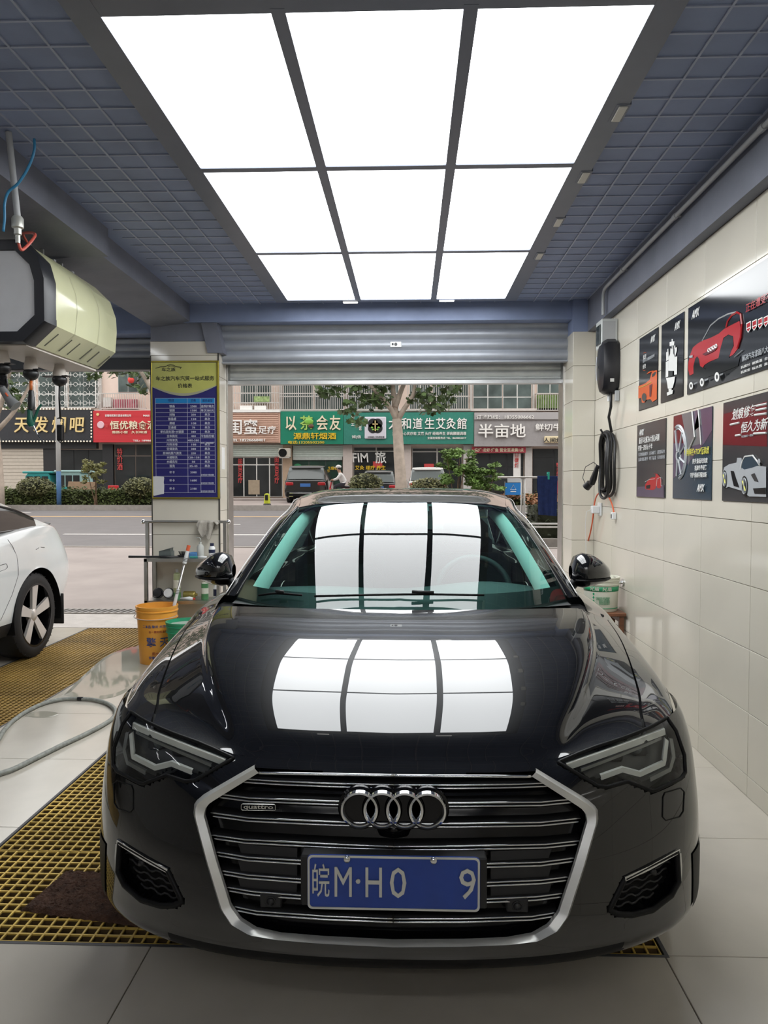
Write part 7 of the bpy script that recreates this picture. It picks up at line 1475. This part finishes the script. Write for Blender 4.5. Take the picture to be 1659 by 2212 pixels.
# ================================================================ THE WHITE CAR IN THE OTHER BAY
WX, WYT = -3.19, 7.10                                      # flank nearest the black car, tail
M_wp = mat('white_car_paint', (.80,.83,.83), .25, coat=1., var=.015, spec=.4); M_clad = mat('black_cladding', (.02,.02,.021), .6, var=.1, bump=.1)
L_, W_ = 4.85, 1.92; w = W_/2; wcx = WX-w
wc = thing('white_suv', 'glossy white crossover car with five-spoke polished wheels in the next bay', 'car', (wcx, WYT-L_/2, 0))
def tw(P): return [(wcx+p[0], WYT-p[1], p[2]) for p in P]              # y = 0 at the tail, growing towards the camera
def wpart(nm, mb, m, sm=True, par=None, flip=True):
    mb.v = tw(mb.v); mb.f = [f[::-1] for f in mb.f]; return mb.build(nm, m, par or wc, sm)
# half sections from floor line to deck, tail to nose: (y, [x,z ...])
def sec_(y, sill, hip, belt_, deck, zt, zb=.30): return [(sill*.94,y,zb),(sill,y,zb+.12),(hip,y,.62),(hip*.995,y,.80),(belt_,y,zt-.05),(deck,y,zt),(deck*.55,y,zt+.03),(0,y,zt+.04)]
secs = [sec_(0,.70,.76,.68,.60,1.02,.42), sec_(.04,.80,.85,.76,.68,1.06,.38), sec_(.16,.88,.93,.83,.74,1.10,.32), sec_(.42,.93,.965,.87,.78,1.12,.28), sec_(.90,.95,.975,.90,.80,1.10,.26), sec_(1.6,.95,.955,.90,.80,1.04,.26), sec_(2.6,.95,.95,.89,.79,1.01,.26), sec_(3.4,.95,.955,.88,.78,.99,.26), sec_(4.1,.93,.95,.85,.70,.90,.26), sec_(4.6,.84,.86,.72,.55,.76,.26), sec_(4.85,.55,.58,.45,.35,.58,.30)]
WG = bicubic(np.array(secs), 150, 60)
wwh = [(.80,.365),(3.80,.365)]; WGc, kw = cut_arches(WG, wwh, .405)
zsill = .33
mb = MB(); patch(mb, WGc, False, [k for k in kw if WGc[k][2] > .36 or k[0] < 8]); mb.mirror(0); wpart('body', mb, M_wp)
mb = MB(); patch(mb, WGc, False, [k for k in kw if WGc[k][2] <= .36 and k[0] >= 8]); mb.mirror(0); wpart('sill_cladding', mb, M_clad)
mb = MB(); P_ = [tuple(p) for p in WG[0]]; mb.add(P_, [tuple(range(60))]); mb.mirror(0); wpart('tail_panel', mb, M_wp)
# arches: black lips and housings
for (wy,wz) in wwh:
    for s in (-1,1):
        A = [(s*.972, wy+.405*math.cos(a_), wz+.405*math.sin(a_)) for a_ in np.linspace(-.25,PI+.25,36)]; B = [(s*.60,p[1],p[2]) for p in A]; mb = MB().grid([A,B], s > 0); mb.add([(s*.60,wy+.5*math.cos(a_),wz+.5*math.sin(a_)) for a_ in np.linspace(0,2*PI,24)[:-1]],[tuple(range(23))]); wpart('wheel_housing', mb, M_dark)
    for s in (-1,1): make_wheel(wc, (wcx+s*(w-.135), WYT-wy, wz), .365, .245, s, 5, mat('polished_alloy',(.70,.66,.62),.32,.45,var=.03), .268, lambda P: P, False, m_back=M_gloss)
# greenhouse
gs = [(.20,.78,1.08,1.12),(.5,.76,1.09,1.25),(.9,.73,1.08,1.37),(1.6,.68,1.05,1.46),(2.4,.66,1.02,1.47),(3.2,.70,1.0,1.30),(3.9,.76,.93,.96)]
secs = [[(.82 if y < 3.5 else .76,y,za-.02),(.5*(.82+s),y,(za+zb)/2),(s,y,zb-.07),(s*.82,y,zb-.01),(s*.45,y,zb+.01),(0,y,zb+.015)] for (y,s,za,zb) in gs]
GG = bicubic(np.array(secs), 60, 26); r, c_ = GG.shape[:2]
isg = lambda i, j: j < 10 and 9 < i < 48
mb = MB(); patch(mb, GG, False, [(i,j) for i in range(r-1) for j in range(c_-1) if not isg(i,j) and not (j >= 12 and (i < 14 or i > 42)) and i <= 48]); mb.mirror(0); wpart('roof', mb, M_wp)
mb = MB(); patch(mb, GG, False, [(i,j) for i in range(r-1) for j in range(c_-1) if isg(i,j)]); mb.mirror(0); wpart('side_glass', mb, M_dgl)
mb = MB(); patch(mb, GG, False, [(i,j) for i in range(r-1) for j in range(c_-1) if (j >= 12 and (i < 14 or i > 42)) or (i > 48)]); mb.mirror(0); wpart('screens', mb, M_dgl)
# black frame round the side glass
gl_ = [GG[i,9] for i in range(9,49)]; gb_ = [GG[i,1] for i in range(9,49)]
for s in (-1,1):
    mb = MB().tube([(s*(p[0]+.003),p[1],p[2]) for p in gl_], .011, 6); mb.tube([(s*(p[0]+.004),p[1],p[2]) for p in gb_], .010, 6); wpart('window_frame', mb, M_gloss)
mb = MB().rbox(-.76,.76,.12,.36,1.105,1.13,.012); wpart('rear_spoiler', mb, M_gloss, False)
def flank(y, z):   # point on the flank
    i = int(np.argmin(np.abs(WG[:,0,1]-y))); row = WG[i]; j = int(np.argmin(np.abs(row[:32,2]-z))); return row[j]
def fline(pts, r, nm, m):
    for s in (1,):
        P_ = []
        for (y,z_) in dens(pts, .04): q = flank(y,z_); P_.append((q[0]+.0005, y, z_))
        mb = MB().tube(P_, r, 5); wpart(nm, mb, m)
M_gap = mat('panel_gap_shadow', (.08,.085,.085), .8)
fline([(1.20,1.04),(1.13,.98),(1.10,.90),(1.13,.75),(1.22,.60),(1.38,.42)], .0022, 'door_gap', M_gap)
hd = [(1.28,.855),(1.46,.845),(1.50,.83),(1.50,.805),(1.46,.80),(1.30,.81),(1.265,.825),(1.265,.845),(1.28,.855)]
fline(hd, .0022, 'door_handle', M_gap)
fline([(.62,.93),(.70,.94),(.78,.925)], .0022, 'charge_flap', M_gap)
for s in (-1,1): mb = MB().rbox(s*.80,s*.955,.30,.315,.20,.48,.004); wpart('mud_flap', mb, M_clad, False)
mb = MB().rbox(-.80,.80,-.02,.30,.22,.40,.03); wpart('rear_valance', mb, M_clad, False); mb = MB().rbox(-.72,.72,.4,4.6,.18,.34,.02); wpart('underbody', mb, M_dark, False)
for s in (-1,1): mb = MB().rbox(s*.955,s*1.10,3.05,3.2,1.02,1.16,.05); wpart('door_mirror', mb, M_wp, False)
mb = MB().rbox(-.74,.74,-.012,.03,.90,.94,.006); wpart('tail_light_bar', mb, mat('red_light_bar',(.35,.01,.015),.2), False)
